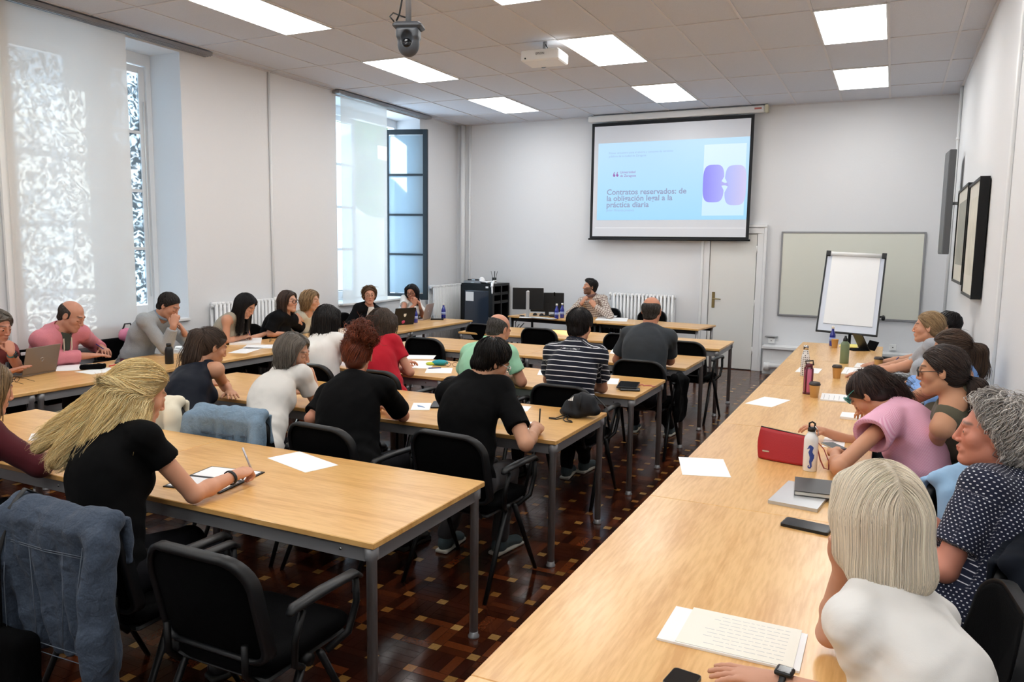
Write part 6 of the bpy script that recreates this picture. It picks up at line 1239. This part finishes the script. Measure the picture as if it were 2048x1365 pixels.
p = px(1688, 727, Z=TZ); t = item('thermos_bottle', p, 0, 'sage green metal bottle with black spout on the right row', 'bottle'); MB().lathe([(0, 0), (.038, 0), (.040, .005), (.040, .175), (.036, .195), (.022, .208), (.020, .215), (0, .215)], n=24).build('bottle', mat('sage_enamel', (116, 132, 100), .4), t); MB().lathe([(0, .212), (.022, .212), (.020, .235), (.012, .245), (.010, .262), (0, .264)], n=16).build('spout', MT['black_plastic'], t)
p = px(1609, 752, Z=TZ); t = item('thermos_bottle', p, 0, 'white bottle with black dots and steel cap on the right row', 'bottle')
def dot_mat():
    m, N, L, b = nt('white_dotted_enamel'); tc = N.new('ShaderNodeTexCoord'); v = N.new('ShaderNodeTexVoronoi'); v.inputs['Scale'].default_value = 62; v.inputs['Randomness'].default_value = 0; L.new(tc.outputs['Object'], v.inputs['Vector']); r = N.new('ShaderNodeValToRGB'); r.color_ramp.interpolation = 'CONSTANT'; r.color_ramp.elements[0].color = (.03, .03, .03, 1); r.color_ramp.elements[1].color = (.8, .8, .8, 1); r.color_ramp.elements[1].position = .32; L.new(v.outputs['Distance'], r.inputs[0]); L.new(r.outputs[0], b.inputs['Base Color']); b.inputs['Roughness'].default_value = .3; return m
MB().lathe([(0, 0), (.033, 0), (.035, .005), (.035, .15), (.030, .18), (.021, .21), (.019, .225), (0, .225)], n=24).build('bottle', dot_mat(), t); MB().lathe([(0, .224), (.020, .224), (.021, .255), (.018, .26), (0, .26)], n=18).build('cap', MT['chrome'], t)
p = px(1615, 788, Z=TZ); t = item('flask_bottle', p, .3, 'pink translucent bottle in a maroon frame beside the coffee cup', 'bottle'); MB().lathe([(0, .01), (.027, .01), (.029, .02), (.029, .175), (.02, .19), (0, .19)], n=20).build('bottle', mat('pink_gloss', (206, 110, 140), .15), t); m = MB()
for k in range(4): a = math.pi/4+k*math.pi/2; m.tube([(.031*math.cos(a), .031*math.sin(a), .0), (.032*math.cos(a), .032*math.sin(a), .19), (.012*math.cos(a), .012*math.sin(a), .215)], .007, 8)
m.lathe([(0, 0), (.036, 0), (.036, .014), (0, .014)], n=18); m.lathe([(0, .20), (.028, .20), (.024, .225), (0, .23)], n=18); m.build('sleeve', mat('maroon_silicone', (92, 26, 44), .4), t); MB().tube([(-.02, 0, .22), (-.026, 0, .245), (.026, 0, .25), (.03, 0, .215)], .006, 8).build('handle', MT['lid'], t)
# white bottle with the painted seahorse
p = px(1619, 941, Z=TZ); t = item('drinking_bottle', p, math.radians(8), 'white aluminium bottle with blue seahorse drawing and carabiner', 'bottle'); MB().lathe([(0, 0), (.031, 0), (.033, .004), (.033, .150), (.031, .163), (.020, .182), (.016, .188), (.016, .196), (0, .196)], n=28).build('bottle', mat('white_enamel', (236, 236, 236), .25), t)
MB().lathe([(0, .194), (.019, .194), (.019, .210), (.014, .214), (0, .215)], n=16).build('cap', MT['black_plastic'], t); MB().tube([(-.012, 0, .212), (-.013, 0, .232), (0, 0, .240), (.013, 0, .232), (.012, 0, .212)], .0045, 8).build('loop', MT['black_plastic'], t); MB().tube([(.012, -.006, .222), (.026, -.012, .205), (.030, -.014, .180), (.022, -.014, .168), (.016, -.012, .185), (.014, -.008, .21)], .0022, 6).build('carabiner', MT['chrome'], t)
def onc(u, z, e=.0006): a = -math.pi/2+u/.033; return ((.033+e)*math.cos(a), (.033+e)*math.sin(a), z)
m = MB(); SHB = mat('seahorse_blue', (46, 76, 160), .5); sp = [(-.012, .118), (-.004, .124), (.002, .118), (.000, .108), (-.003, .096), (.002, .084), (.005, .072), (.003, .060), (-.001, .050), (.001, .038), (.003, .028), (-.001, .020), (-.008, .020), (-.010, .027), (-.006, .032)]; rr = [.003, .008, .009, .0075, .009, .0105, .010, .0085, .006, .005, .004, .0035, .003, .0025, .002]
for i in range(len(sp)-1):
    for f in np.linspace(0, 1, 4, endpoint=False):
        u = sp[i][0]*(1-f)+sp[i+1][0]*f; z = sp[i][1]*(1-f)+sp[i+1][1]*f; r_ = rr[i]*(1-f)+rr[i+1]*f; n = 10; vs = [onc(u+r_*math.cos(2*math.pi*k/n), z+r_*math.sin(2*math.pi*k/n), .0005+.00002*i) for k in range(n)]; m._add(vs, [tuple(range(n))])
m._add([onc(.006, .080), onc(.016, .088), onc(.015, .066), onc(.006, .062)], [(0, 1, 2, 3)]); m._add([onc(-.011, .121), onc(-.019, .113), onc(-.017, .110), onc(-.008, .115)], [(0, 1, 2, 3)]); m.build('seahorse_drawing', SHB, t)
# red bag
c = (px(1510, 915, Z=TZ)+px(1612, 935, Z=TZ))/2; d_ = px(1640, 938, Z=TZ)-px(1512, 915, Z=TZ); t = empty('clutch_bag', (c[0]+.02, c[1]+.03, TZ), math.atan2(d_[1], d_[0]), 'red leather clutch bag with wrist strap standing on the right row', 'bag')
RL = mat('red_leather', (168, 24, 32), .5, bump=.15, bscale=300); V = []; R_ = []
for k, z in enumerate(np.linspace(0, .150, 12)):
    f = z/.150; hw = .135+.010*math.sin(f*3.1)-.004*f; ty = .038*(1-f)**.8+.006; ring = []
    for j in range(32):
        a = 2*math.pi*j/32; e = .45; ring.append((hw*math.copysign(abs(math.cos(a))**e, math.cos(a)), ty*math.copysign(abs(math.sin(a))**.8, math.sin(a)), z*(1-.06*math.cos(a))+.012*math.exp(-(z/.02)**2)*0+(.0 if k else .003)))
    R_.append(ring)
m = MB(); m.rings([[(p[0]*.9, p[1]*.7, .0005) for p in R_[0]]]+R_, 0, True); m.build('bag_body', RL, t); m = MB(); m.tube([(-.13, 0, .160), (0, 0, .152), (.13, 0, .143)], .003, 6); m.build('zip', MT['lid'], t); MB().box((-.105, -.037, .040), (-.070, -.033, .048), 0, None, .001).build('metal_badge', MT['chrome'], t)
m = MB(); m.tube([(.13, -.0, .140), (.155, -.005, .10), (.175, -.01, .04), (.20, -.03, .008), (.225, -.04, .008), (.215, -.01, .04), (.18, .02, .09), (.14, .005, .135)], .005, 8, flat=.5); m.build('wrist_strap', mat('brick_strap', (150, 50, 44), .5), t)
# laptop closed and black notebook
flat('laptop', [(1538, 1006), (1578, 966), (1668, 985), (1632, 1027)], 'closed silver laptop under the black notebook', 'laptop', th=.014, m_='steel')
MT['silver'] = mat('silver_aluminium', (196, 198, 200), .35, metal=.5); bpy.data.objects[[o.name for o in bpy.data.objects if o.name.startswith('laptop')][0]].children[0].data.materials[0] = MT['silver']; bpy.data.objects[[o.name for o in bpy.data.objects if o.name.startswith('laptop')][0]].children[0].name = 'casing'
t, lu, lv = flat('notebook', [(1592, 992), (1586, 962), (1672, 972), (1668, 1000)], 'black hardcover notebook lying on the closed silver laptop', 'notebook', th=.003, m_='black_leather', z=TZ+.0145); MB().box((-lu/2+.003, -lv/2+.003, .003), (lu/2-.003, lv/2-.003, .018)).build('pages', MT['paper_cream'], t); MB().box((-lu/2, -lv/2, .018), (lu/2, lv/2, .021)).build('cover', MT['black_leather'], t)
# laptops open
def laptop(p, rz, lab, lidm, w=.33, d=.23, ang=105, logo=None):
    t = empty('laptop', (p[0], p[1], TZ), rz, lab, 'laptop', None); MB().box((-w/2, -d/2, 0), (w/2, d/2, .014), 0, None, .003).build('base', lidm, t); MB().box((-w/2+.02, -d/2+.02, .014), (w/2-.02, d/2-.05, .0148)).build('keyboard', MT['black_plastic'], t); T = TR((0, d/2, .014), 0, -math.radians(ang-90)); m = MB(); m.box((-w/2, -.003, 0), (w/2, .003, .225), 0, T, .002); l = m.build('lid', lidm, t); m = MB(); m.box((-w/2+.01, -.0040, .012), (w/2-.01, -.0030, .215), 0, T); m.build('screen', MT['screen_off'], l)
    if logo == 'ring':
        m = MB(); m.tube([tuple(T @ Vector((.016*math.cos(a), .0036, .115+.016*math.sin(a)))) for a in np.linspace(0, 6.283, 17)], .0016, 5, cap=False); m.build('logo', MT['chrome'], l)
    elif logo == 'crest': m = MB(); m.prism([(-.02, .02), (-.02, -.008), (0, -.028), (.02, -.008), (.02, .02)][::-1], .003, .0040, T=T @ TR((0, 0, .125), 0, math.pi/2) @ Matrix.Scale(-1, 4, (0, 0, 1))); m.build('logo', MT['plastic_w'], l)
    elif logo == 'dot': m = MB(); m.lathe([(0, .003), (.012, .003), (.012, .0042), (0, .0042)], T=T @ TR((0, 0, .115), 0, -math.pi/2), n=14); m.build('logo', MT['plastic_w'], l)
    return t
MT['taupe'] = mat('taupe_aluminium', (128, 116, 106), .4, metal=.4); MT['rose_silver'] = mat('rose_silver', (190, 176, 172), .4, metal=.4)
laptop((px(76, 752, Z=TZ)[0]-.16, px(76, 752, Z=TZ)[1]+.02), math.radians(-78), 'taupe open laptop of the woman at the left edge', MT['taupe'], logo='ring'); laptop((px(852, 640, Z=TZ)[0]-.12, px(852, 640, Z=TZ)[1]), math.radians(-78+0), 'silver open laptop near the far end of the left row', MT['rose_silver'], logo='dot'); laptop((px(815, 650, Z=TZ)[0]-.14, px(815, 650, Z=TZ)[1]), math.radians(-112), 'dark open laptop with white crest on its lid, left row', MT['black_plastic'], logo='crest')
# pencil case, spectacles, scarf-coloured case, other small things on the left row
t = item('pencil_case', px(186, 739, Z=TZ), .9, 'black pencil case on the left row before the man in pink', 'pencil case'); V, Q = polygonize([rbox(A(0, 0, .022), A(.10, .032, .022), .018, None, .01)], .006); V = V+vnormals(V, Q)*(wav(V, 3, 50)*.003)[:, None]; mk('fabric', V, Q, MT['black_fabric'], t); MB().tube([(-.09, 0, .044), (.09, 0, .044)], .002, 6).build('zip', MT['chrome'], t)
def specs(p, rz, lab, m_):
    t = item('spectacles', p, rz, lab, 'glasses', 'spectacles left on tables'); mb = MB()
    for q in (-1, 1): mb.tube([(q*.033+.024*math.cos(a), .002*math.sin(a), .021+.019*math.sin(a)) for a in np.linspace(0, 6.283, 17)], .0018, 6, cap=False); mb.tube([(q*.058, 0, .026), (q*.062, .05, .020), (q*.060, .12, .004)], .0016, 6)
    mb.tube([(-.010, 0, .024), (.010, 0, .024)], .0018, 6); mb.build('frame', m_, t)
specs(px(28, 766, Z=TZ), -1.2, 'spectacles beside the taupe laptop at the left edge', FR['black']); specs(px(541, 684, Z=TZ), -1.0, 'thin spectacles on the left row before the woman in black', FR['wire']); specs(px(903, 734, Z=TZ), .3, 'spectacles beside the turquoise case, third row', mat('red_wire', (120, 60, 56), .4))
t = item('glasses_case', px(878, 731, Z=TZ), .4, 'turquoise and yellow cloth case on the third row', 'case'); V, Q = polygonize([ell(A(.01, 0, .025), A(.075, .04, .026), None, .02)], .006); mk('cloth', V, Q, mat('turquoise_cloth', (30, 150, 160), .7), t); V, Q = polygonize([ell(A(-.075, -.005, .014), A(.045, .035, .014), None, .02)], .006); mk('lining', V, Q, mat('lime_cloth', (196, 206, 60), .7), t)
t = item('steel_bottle', px(436, 722, Z=TZ), 0, 'white bottle standing behind the dark ponytail, left row', 'bottle'); MB().lathe([(0, 0), (.040, 0), (.042, .005), (.042, .17), (.036, .19), (.03, .195), (0, .195)], n=20).build('bottle', MT['white_paint'], t); MB().lathe([(0, .19), (.037, .19), (.037, .22), (0, .222)], n=18).build('cap', MT['plastic_w'], t)
t = item('black_bottle', px(339, 728, Z=TZ), 0, 'black bottle on the left row, left of the brown ponytail', 'bottle'); MB().lathe([(0, 0), (.034, 0), (.036, .005), (.036, .12), (.028, .145), (.02, .155), (0, .155)], n=20).build('bottle', MT['black_plastic'], t); MB().lathe([(0, .152), (.022, .152), (.022, .18), (0, .182)], n=18).build('cap', MT['black_plastic'], t)
phone([(231, 727), (236, 719), (262, 719), (258, 728)], 'phone under the finger of the man in pink hoodie', z=TZ)
phone([(862, 640), (866, 634), (888, 635), (886, 641)], 'black flat case left of the far blue bottle', th=.02)
t = item('flowered_pouch', px(800, 650, Z=TZ), .4, 'pink patterned pouch left of the dark laptop', 'pouch'); V, Q = polygonize([ell(A(0, 0, .05), A(.07, .05, .05), None, .02)], .008); mk('fabric', V, Q, mat('pink_floral', (190, 70, 110), .7, var=.6, bscale=60), t); MB().tube([(-.05, 0, .09), (.05, 0, .09)], .003, 6).build('zip', MT['chrome'], t)
# tablet on stand, yellow pad on the right row
p = px(1725, 700, Z=TZ); t = item('tablet', p, math.radians(-62), 'black tablet propped in its folding case before the flip chart', 'tablet'); Tt = TR((0, .02, .004), 0, math.radians(28)); MB().box((-.12, -.004, 0), (.12, .004, .19), 0, Tt, .003).build('screen_case', MT['black_plastic'], t); MB().box((-.12, -.16, 0), (.12, .03, .006), 0, None, .002).build('cover', MT['black_fabric'], t); MB().box((-.10, .03, .0), (.10, .036, .12), 0, TR((0, .045, 0), 0, math.radians(-25))).build('stand_flap', MT['black_fabric'], t)
flat('yellow_notes', [(1678, 694), (1682, 689), (1716, 690), (1714, 696)], 'yellow paper pad at the far end of the right row', 'notepad', m_='kraft', th=.006)[0]; [o for o in bpy.data.objects if o.name.startswith('yellow_notes')][0].children[0].data.materials[0] = mat('yellow_paper', (236, 224, 120), .8)
# phone in the pink-top person's hand, smart watches
J = PPL['p25']['J'][-1]; hp_ = J[2]+J[4]*.09; t = empty('phone', tuple(hp_+A(0, 0, .005)), .6, 'phone held by the person in pink', 'phone'); MB().box((-.035, -.07, 0), (.035, .07, .009), 0, None, .002).build('case', MT['chrome'], t); MB().box((-.032, -.066, .009), (.032, .066, .0095)).build('screen', MT['screen_off'], t)
def watch(k, q, mband, face=True, back=.0, parent=None):
    P_ = PPL[k]; J = P_['J'][q]; E_, w = J[1], J[2]; d = nrm(w-E_); n = nrm(J[5]-d*(J[5]@d)); s_ = np.cross(d, n); c = w-d*(.018+back); M = np.stack([s_, n, d], 1); off = np.array(P_['root'].location)
    V, Q = polygonize([torus(c, .029 if q and k != 'p26' else .033, .0032, M, ex=1.08, hz=2.6)], .0028); b = mk('wristwatch_band' if face else 'bracelet', V-off, Q, mband, P_['root'])
    if face: V, Q = polygonize([rbox(c+n*.032, A(.019, .006, .021), .005, M, .004)], .0025); o = mk('watch_case', V-off, Q, MT['black_plastic'], b); V, Q = polygonize([rbox(c+n*.0372, A(.0165, .0015, .0185), .001, M, .004)], .0022); mk('watch_glass', V-off, Q, MT['screen_off'], o)
watch('p27', -1, MT['black_plastic']); watch('p1', -1, mat('teal_band', (40, 110, 120), .5)); watch('p19', 1, MT['black_plastic'], False, .01)
# drawstring backpack on the second row
t = empty('backpack', (px(1150, 838, Z=TZ)[0], px(1150, 838, Z=TZ)[1]+.07, TZ), -.12, 'black drawstring backpack lying on the second row table', 'backpack'); BKM = cloth_mat('black_nylon', 'plain', (34, 35, 38), rough=.5, bump=.3)
V, Q = polygonize([ell(A(.0, .0, .065), A(.105, .070, .075), rotm(0, 0, -.35), .02), ell(A(.030, .01, .095), A(.070, .055, .065), rotm(0, 0, .3), .03), ell(A(-.035, -.02, .030), A(.085, .07, .032), None, .03), cone(A(.07, 0, .10), A(.11, 0, .05), .03, .035, .03), rbox(A(0, 0, -.05), A(.3, .3, .05), .001, None, .004, sub=True)], .007)
n_ = vnormals(V, Q); V = V+n_*((wav(V, 8, 30)*.004)+.003*np.sin(V[:, 0]*60+V[:, 2]*40+3*np.sin(V[:, 0]*14)))[:, None]; V[:, 2] = np.maximum(V[:, 2], .001); mk('bag_body', V, Q, BKM, t)
m = MB(); m.tube([(.035, -.048, .150), (.045, -.066, .110), (.040, -.073, .06)], .0025, 6); m.build('zip', MT['black_steel'], t); m = MB(); m.tube([(-.05, -.08, .02), (-.09, -.14, .004), (-.13, -.155, .004), (-.12, -.17, .004), (-.07, -.165, .004), (-.04, -.13, .01), (-.035, -.085, .02)], .0035, 6); m.build('cord', MT['black_plastic'], t); m = MB(); m.tube([(-.04, -.10, .02), (-.03, -.15, .004), (.01, -.19, .004), (.05, -.18, .004), (.03, -.155, .004), (-.01, -.14, .004), (-.03, -.08, .015)], .0035, 6); m.build('cord', MT['black_plastic'], t); m = MB(); m.tube([(.10, .02, .14), (.19, .0, .08), (.23, -.03, .01)], .004, 6); m.build('cord', MT['black_plastic'], t)
m = MB()
for k in range(3): T = TR((-.040+k*.010, -.0640+.003*k, .108), -.25, math.radians(72)); m.prism([(-.004, 0), (.004, 0), (.004, .012+.009*k), (-.004, .006+.009*k)], 0, .003, T=T)
m.build('logo', MT['plastic_w'], t)
# ------------------------------------------------------------------ presenter's desk things
p = px(1052, 636, Z=TZ); t = item('monitor', (p[0]+.0, p[1]+.06), math.radians(20), 'black computer monitor seen from behind on its silver stand', 'monitor'); T = TR((0, 0, .0), 0, 0); MB().box((-.235, .0, .12), (.235, .025, .45), 0, None, .006).build('screen_back', MT['black_plastic'], t); MB().box((-.23, .025, .125), (.23, .027, .445)).build('screen', MT['screen_off'], t); MB().box((-.025, -.045, .01), (.025, -.02, .40), 0, None, .004).build('stand_column', MT['silver'], t); MB().box((-.12, -.12, 0), (.12, .06, .010), 0, None, .003).build('stand_base', MT['silver'], t)
m = MB(); m.tube([(.0+.022*math.cos(a), -.003, .385+.022*math.sin(a)) for a in np.linspace(0, 6.283, 19)], .0022, 6, cap=False); m.build('logo', MT['plastic_w'], t); text_mesh('DELL', .013, (.0195, -.0035, .380), t, MT['plastic_w'], 'logo_letters', rot=(math.pi/2, 0, math.pi)) if False else text_mesh('DELL', .014, (-.019, -.0015, .380), t, MT['plastic_w'], 'logo_letters')
p2 = px(1080, 634, Z=TZ); t = item('monitor', (p2[0]+.02, p2[1]+.22), math.radians(20), 'second dark monitor partly hidden behind the first', 'monitor'); MB().box((-.26, 0, .06), (.26, .025, .36), 0, None, .006).build('screen_back', MT['black_plastic'], t); MB().box((-.10, -.08, 0), (.10, .08, .012), 0, None, .003).build('stand_base', MT['black_plastic'], t); MB().box((-.03, -.02, .01), (.03, 0, .2)).build('stand_column', MT['black_plastic'], t)
p = px(1107, 634, Z=TZ); t = item('desk_microphone', p, 0, 'black gooseneck microphone on the presenter desk', 'microphone'); MB().box((-.055, -.06, 0), (.055, .06, .035), 0, None, .01).build('base', MT['black_plastic'], t); MB().tube([(0, .02, .03), (0, .03, .15), (0.005, .02, .27), (.01, .0, .33)], .0045, 8).build('gooseneck', MT['black_steel'], t); MB().tube([(.009, .005, .32), (.013, -.012, .375)], [.010, .012], 10).build('mic_head', MT['black_fabric'], t)
for k, (x_, y_, lab) in enumerate(((1070, 631, 'black mouse left of the microphone, with light top'), (1083, 632, 'black mouse nearest the microphone'))):
    t = item('computer_mouse', px(x_, y_, Z=TZ), 0, lab, 'mouse', 'mice on the presenter desk'); V, Q = polygonize([ell(A(0, 0, .004), A(.032, .055, .034), None, .01), rbox(A(0, 0, -.05), A(.2, .2, .05), .001, None, .003, sub=True)], .005); mk('shell', V, Q, MT['black_plastic'], t); MB().tube([(0, .025, .032), (0, .035, .030)], .004, 6).build('wheel', MT['chrome'], t)
t = item('keyboard', px(1088, 638, Z=TZ), math.radians(-8), 'grey keyboard on the presenter desk', 'keyboard'); MB().box((-.19, -.06, 0), (.19, .06, .014), 0, None, .004).build('keyboard_base', MT['silver'], t); m = MB(); [m.box((-.18+i*.024, -.05+j*.025, .014), (-.160+i*.024, -.030+j*.025, .017)) for i in range(15) for j in range(4)]; m.build('keys', MT['plastic_w'], t)
m = MB(); p = px(1030, 636, Z=.70); m.tube([tuple(px(1045, 632, Z=TZ+.01)), tuple(p+A(.0, .1, .03)), tuple(p+A(-.05, .05, -.05)), tuple(p+A(-.04, .02, -.16)), tuple(p+A(.03, .03, -.20)), tuple(p+A(.06, .2, -.1))], .008, 8); m.tube([tuple(px(1048, 632, Z=TZ+.01)), tuple(p+A(.02, .12, .02)), tuple(p+A(-.02, .06, -.08)), tuple(p+A(.0, .04, -.18)), tuple(p+A(.05, .06, -.10))], .007, 8); tag(m.build('cable_bundle', MT['black_plastic']), 'black cables looping off the left end of the presenter desk', 'cable')
# equipment cabinet
t = empty('equipment_cabinet', (-6.14, 11.62, 0), 0, 'black equipment cabinet with glass door in the front left corner', 'cabinet'); m = MB(); w, d, h_ = .30, .30, 1.19
m.box((-w, -d, 0), (w, d, .06)); m.box((-w, -d, h_-.04), (w, d, h_)); m.box((-w, d-.02, .06), (w, d, h_-.04)); m.box((-w, -d, .06), (-w+.02, d, h_-.04))
for x_, y_ in ((w-.035, -d), (w-.035, -.02), (w-.035, d-.04)): m.box((x_, y_, .06), (x_+.035, y_+.04, h_-.04))
for z in (.55, .86, 1.0): m.box((w-.03, -d, z), (w-.005, d, z+.045))
m.build('carcass', MT['black_steel'], t); m = MB(); m.box((-w, -d-.022, .08), (-w+.07, -d-.002, h_-.02)); m.box((w-.075, -d-.022, .08), (w, -d-.002, h_-.02)); m.box((-w+.07, -d-.022, .08), (w-.075, -d-.002, .16)); m.box((-w+.07, -d-.022, h_-.11), (w-.075, -d-.002, h_-.02)); dr = m.build('door', MT['black_steel'], t)
MB().box((-w+.07, -d-.012, .16), (w-.075, -d-.009, h_-.11)).build('door_glass', mat('smoked_glass', (46, 54, 66), .08, spec=.8), dr); MB().box((w-.07, -d-.035, .50), (w-.045, -d-.022, .64), 0, None, .004).build('door_handle', MT['chrome'], dr)
MB().box((-w+.09, -d-.0135, .90), (-w+.24, -d-.0122, 1.05)).build('paper_notice', MT['paper'], dr); MB().box((w-.13, -d-.0235, h_-.07), (w-.08, -d-.0225, h_-.04)).build('label', MT['plastic_w'], dr); MB().box((-w+.18, -d-.0135, .42), (-w+.25, -d-.0122, .46)).build('label', MT['plastic_w'], dr); MB().box((-.1, -.2, .3), (.2, .2, .52)).build('amplifier', MT['black_plastic'], t)
for k, (x0_, y0_, x1_, y1_, z0_, z1_, mm, lab) in enumerate(((-6.42, 11.36, -6.10, 11.62, 1.19, 1.235, 'steel', 'grey flat device on top of the equipment cabinet, left side'), (-6.36, 11.38, -6.14, 11.58, 1.235, 1.255, 'black_plastic', 'thin black device stacked on the grey one'))):
    t = empty('media_player', ((x0_+x1_)/2, (y0_+y1_)/2, z0_), .05, lab, 'device'); MB().box((x0_-(x0_+x1_)/2, y0_-(y0_+y1_)/2, 0), (x1_-(x0_+x1_)/2, y1_-(y0_+y1_)/2, z1_-z0_), 0, None, .004).build('casing', MT[mm], t); MB().box((-.03, y0_-(y0_+y1_)/2-.001, .008), (.03, y0_-(y0_+y1_)/2, .016)).build('front_strip', MT['chrome'], t)
t = empty('crumpled_papers', (-6.0, 11.45, 1.19), 0, 'heap of white papers spilling over the edge of the equipment cabinet', 'paper'); V, Q = polygonize([rbox(A(0, 0, .02), A(.13, .10, .012), .008, rotm(.2, .1, .1), .01), rbox(A(.08, -.03, .03), A(.08, .07, .010), .008, rotm(.5, .2, -.2), .01), ell(A(-.12, -.02, .055), A(.05, .05, .045), None, .01), cone(A(.13, -.09, .03), A(.155, -.175, -.03), .022, .018, .01), cone(A(.155, -.175, -.03), A(.165, -.18, -.15), .018, .012, .01)], .008); V = V+vnormals(V, Q)*(wav(V, 4, 60)*.005)[:, None]; mk('paper', V, Q, MT['paper'], t)
t = empty('pen_holder', (-6.02, 11.70, 1.19), 0, 'pen holder with several pens on the equipment cabinet', 'pen holder'); MB().lathe([(0, 0), (.035, 0), (.038, .09), (.035, .09), (.033, .01)], n=16).build('cup', MT['black_plastic'], t)
for k in range(4): a = k*1.7; MB().tube([(.01*math.cos(a), .01*math.sin(a), .02), (.06*math.cos(a), .04*math.sin(a), .20)], .004, 6).build('pen', MT['black_plastic'], t)
# hanging drawstrings, small details
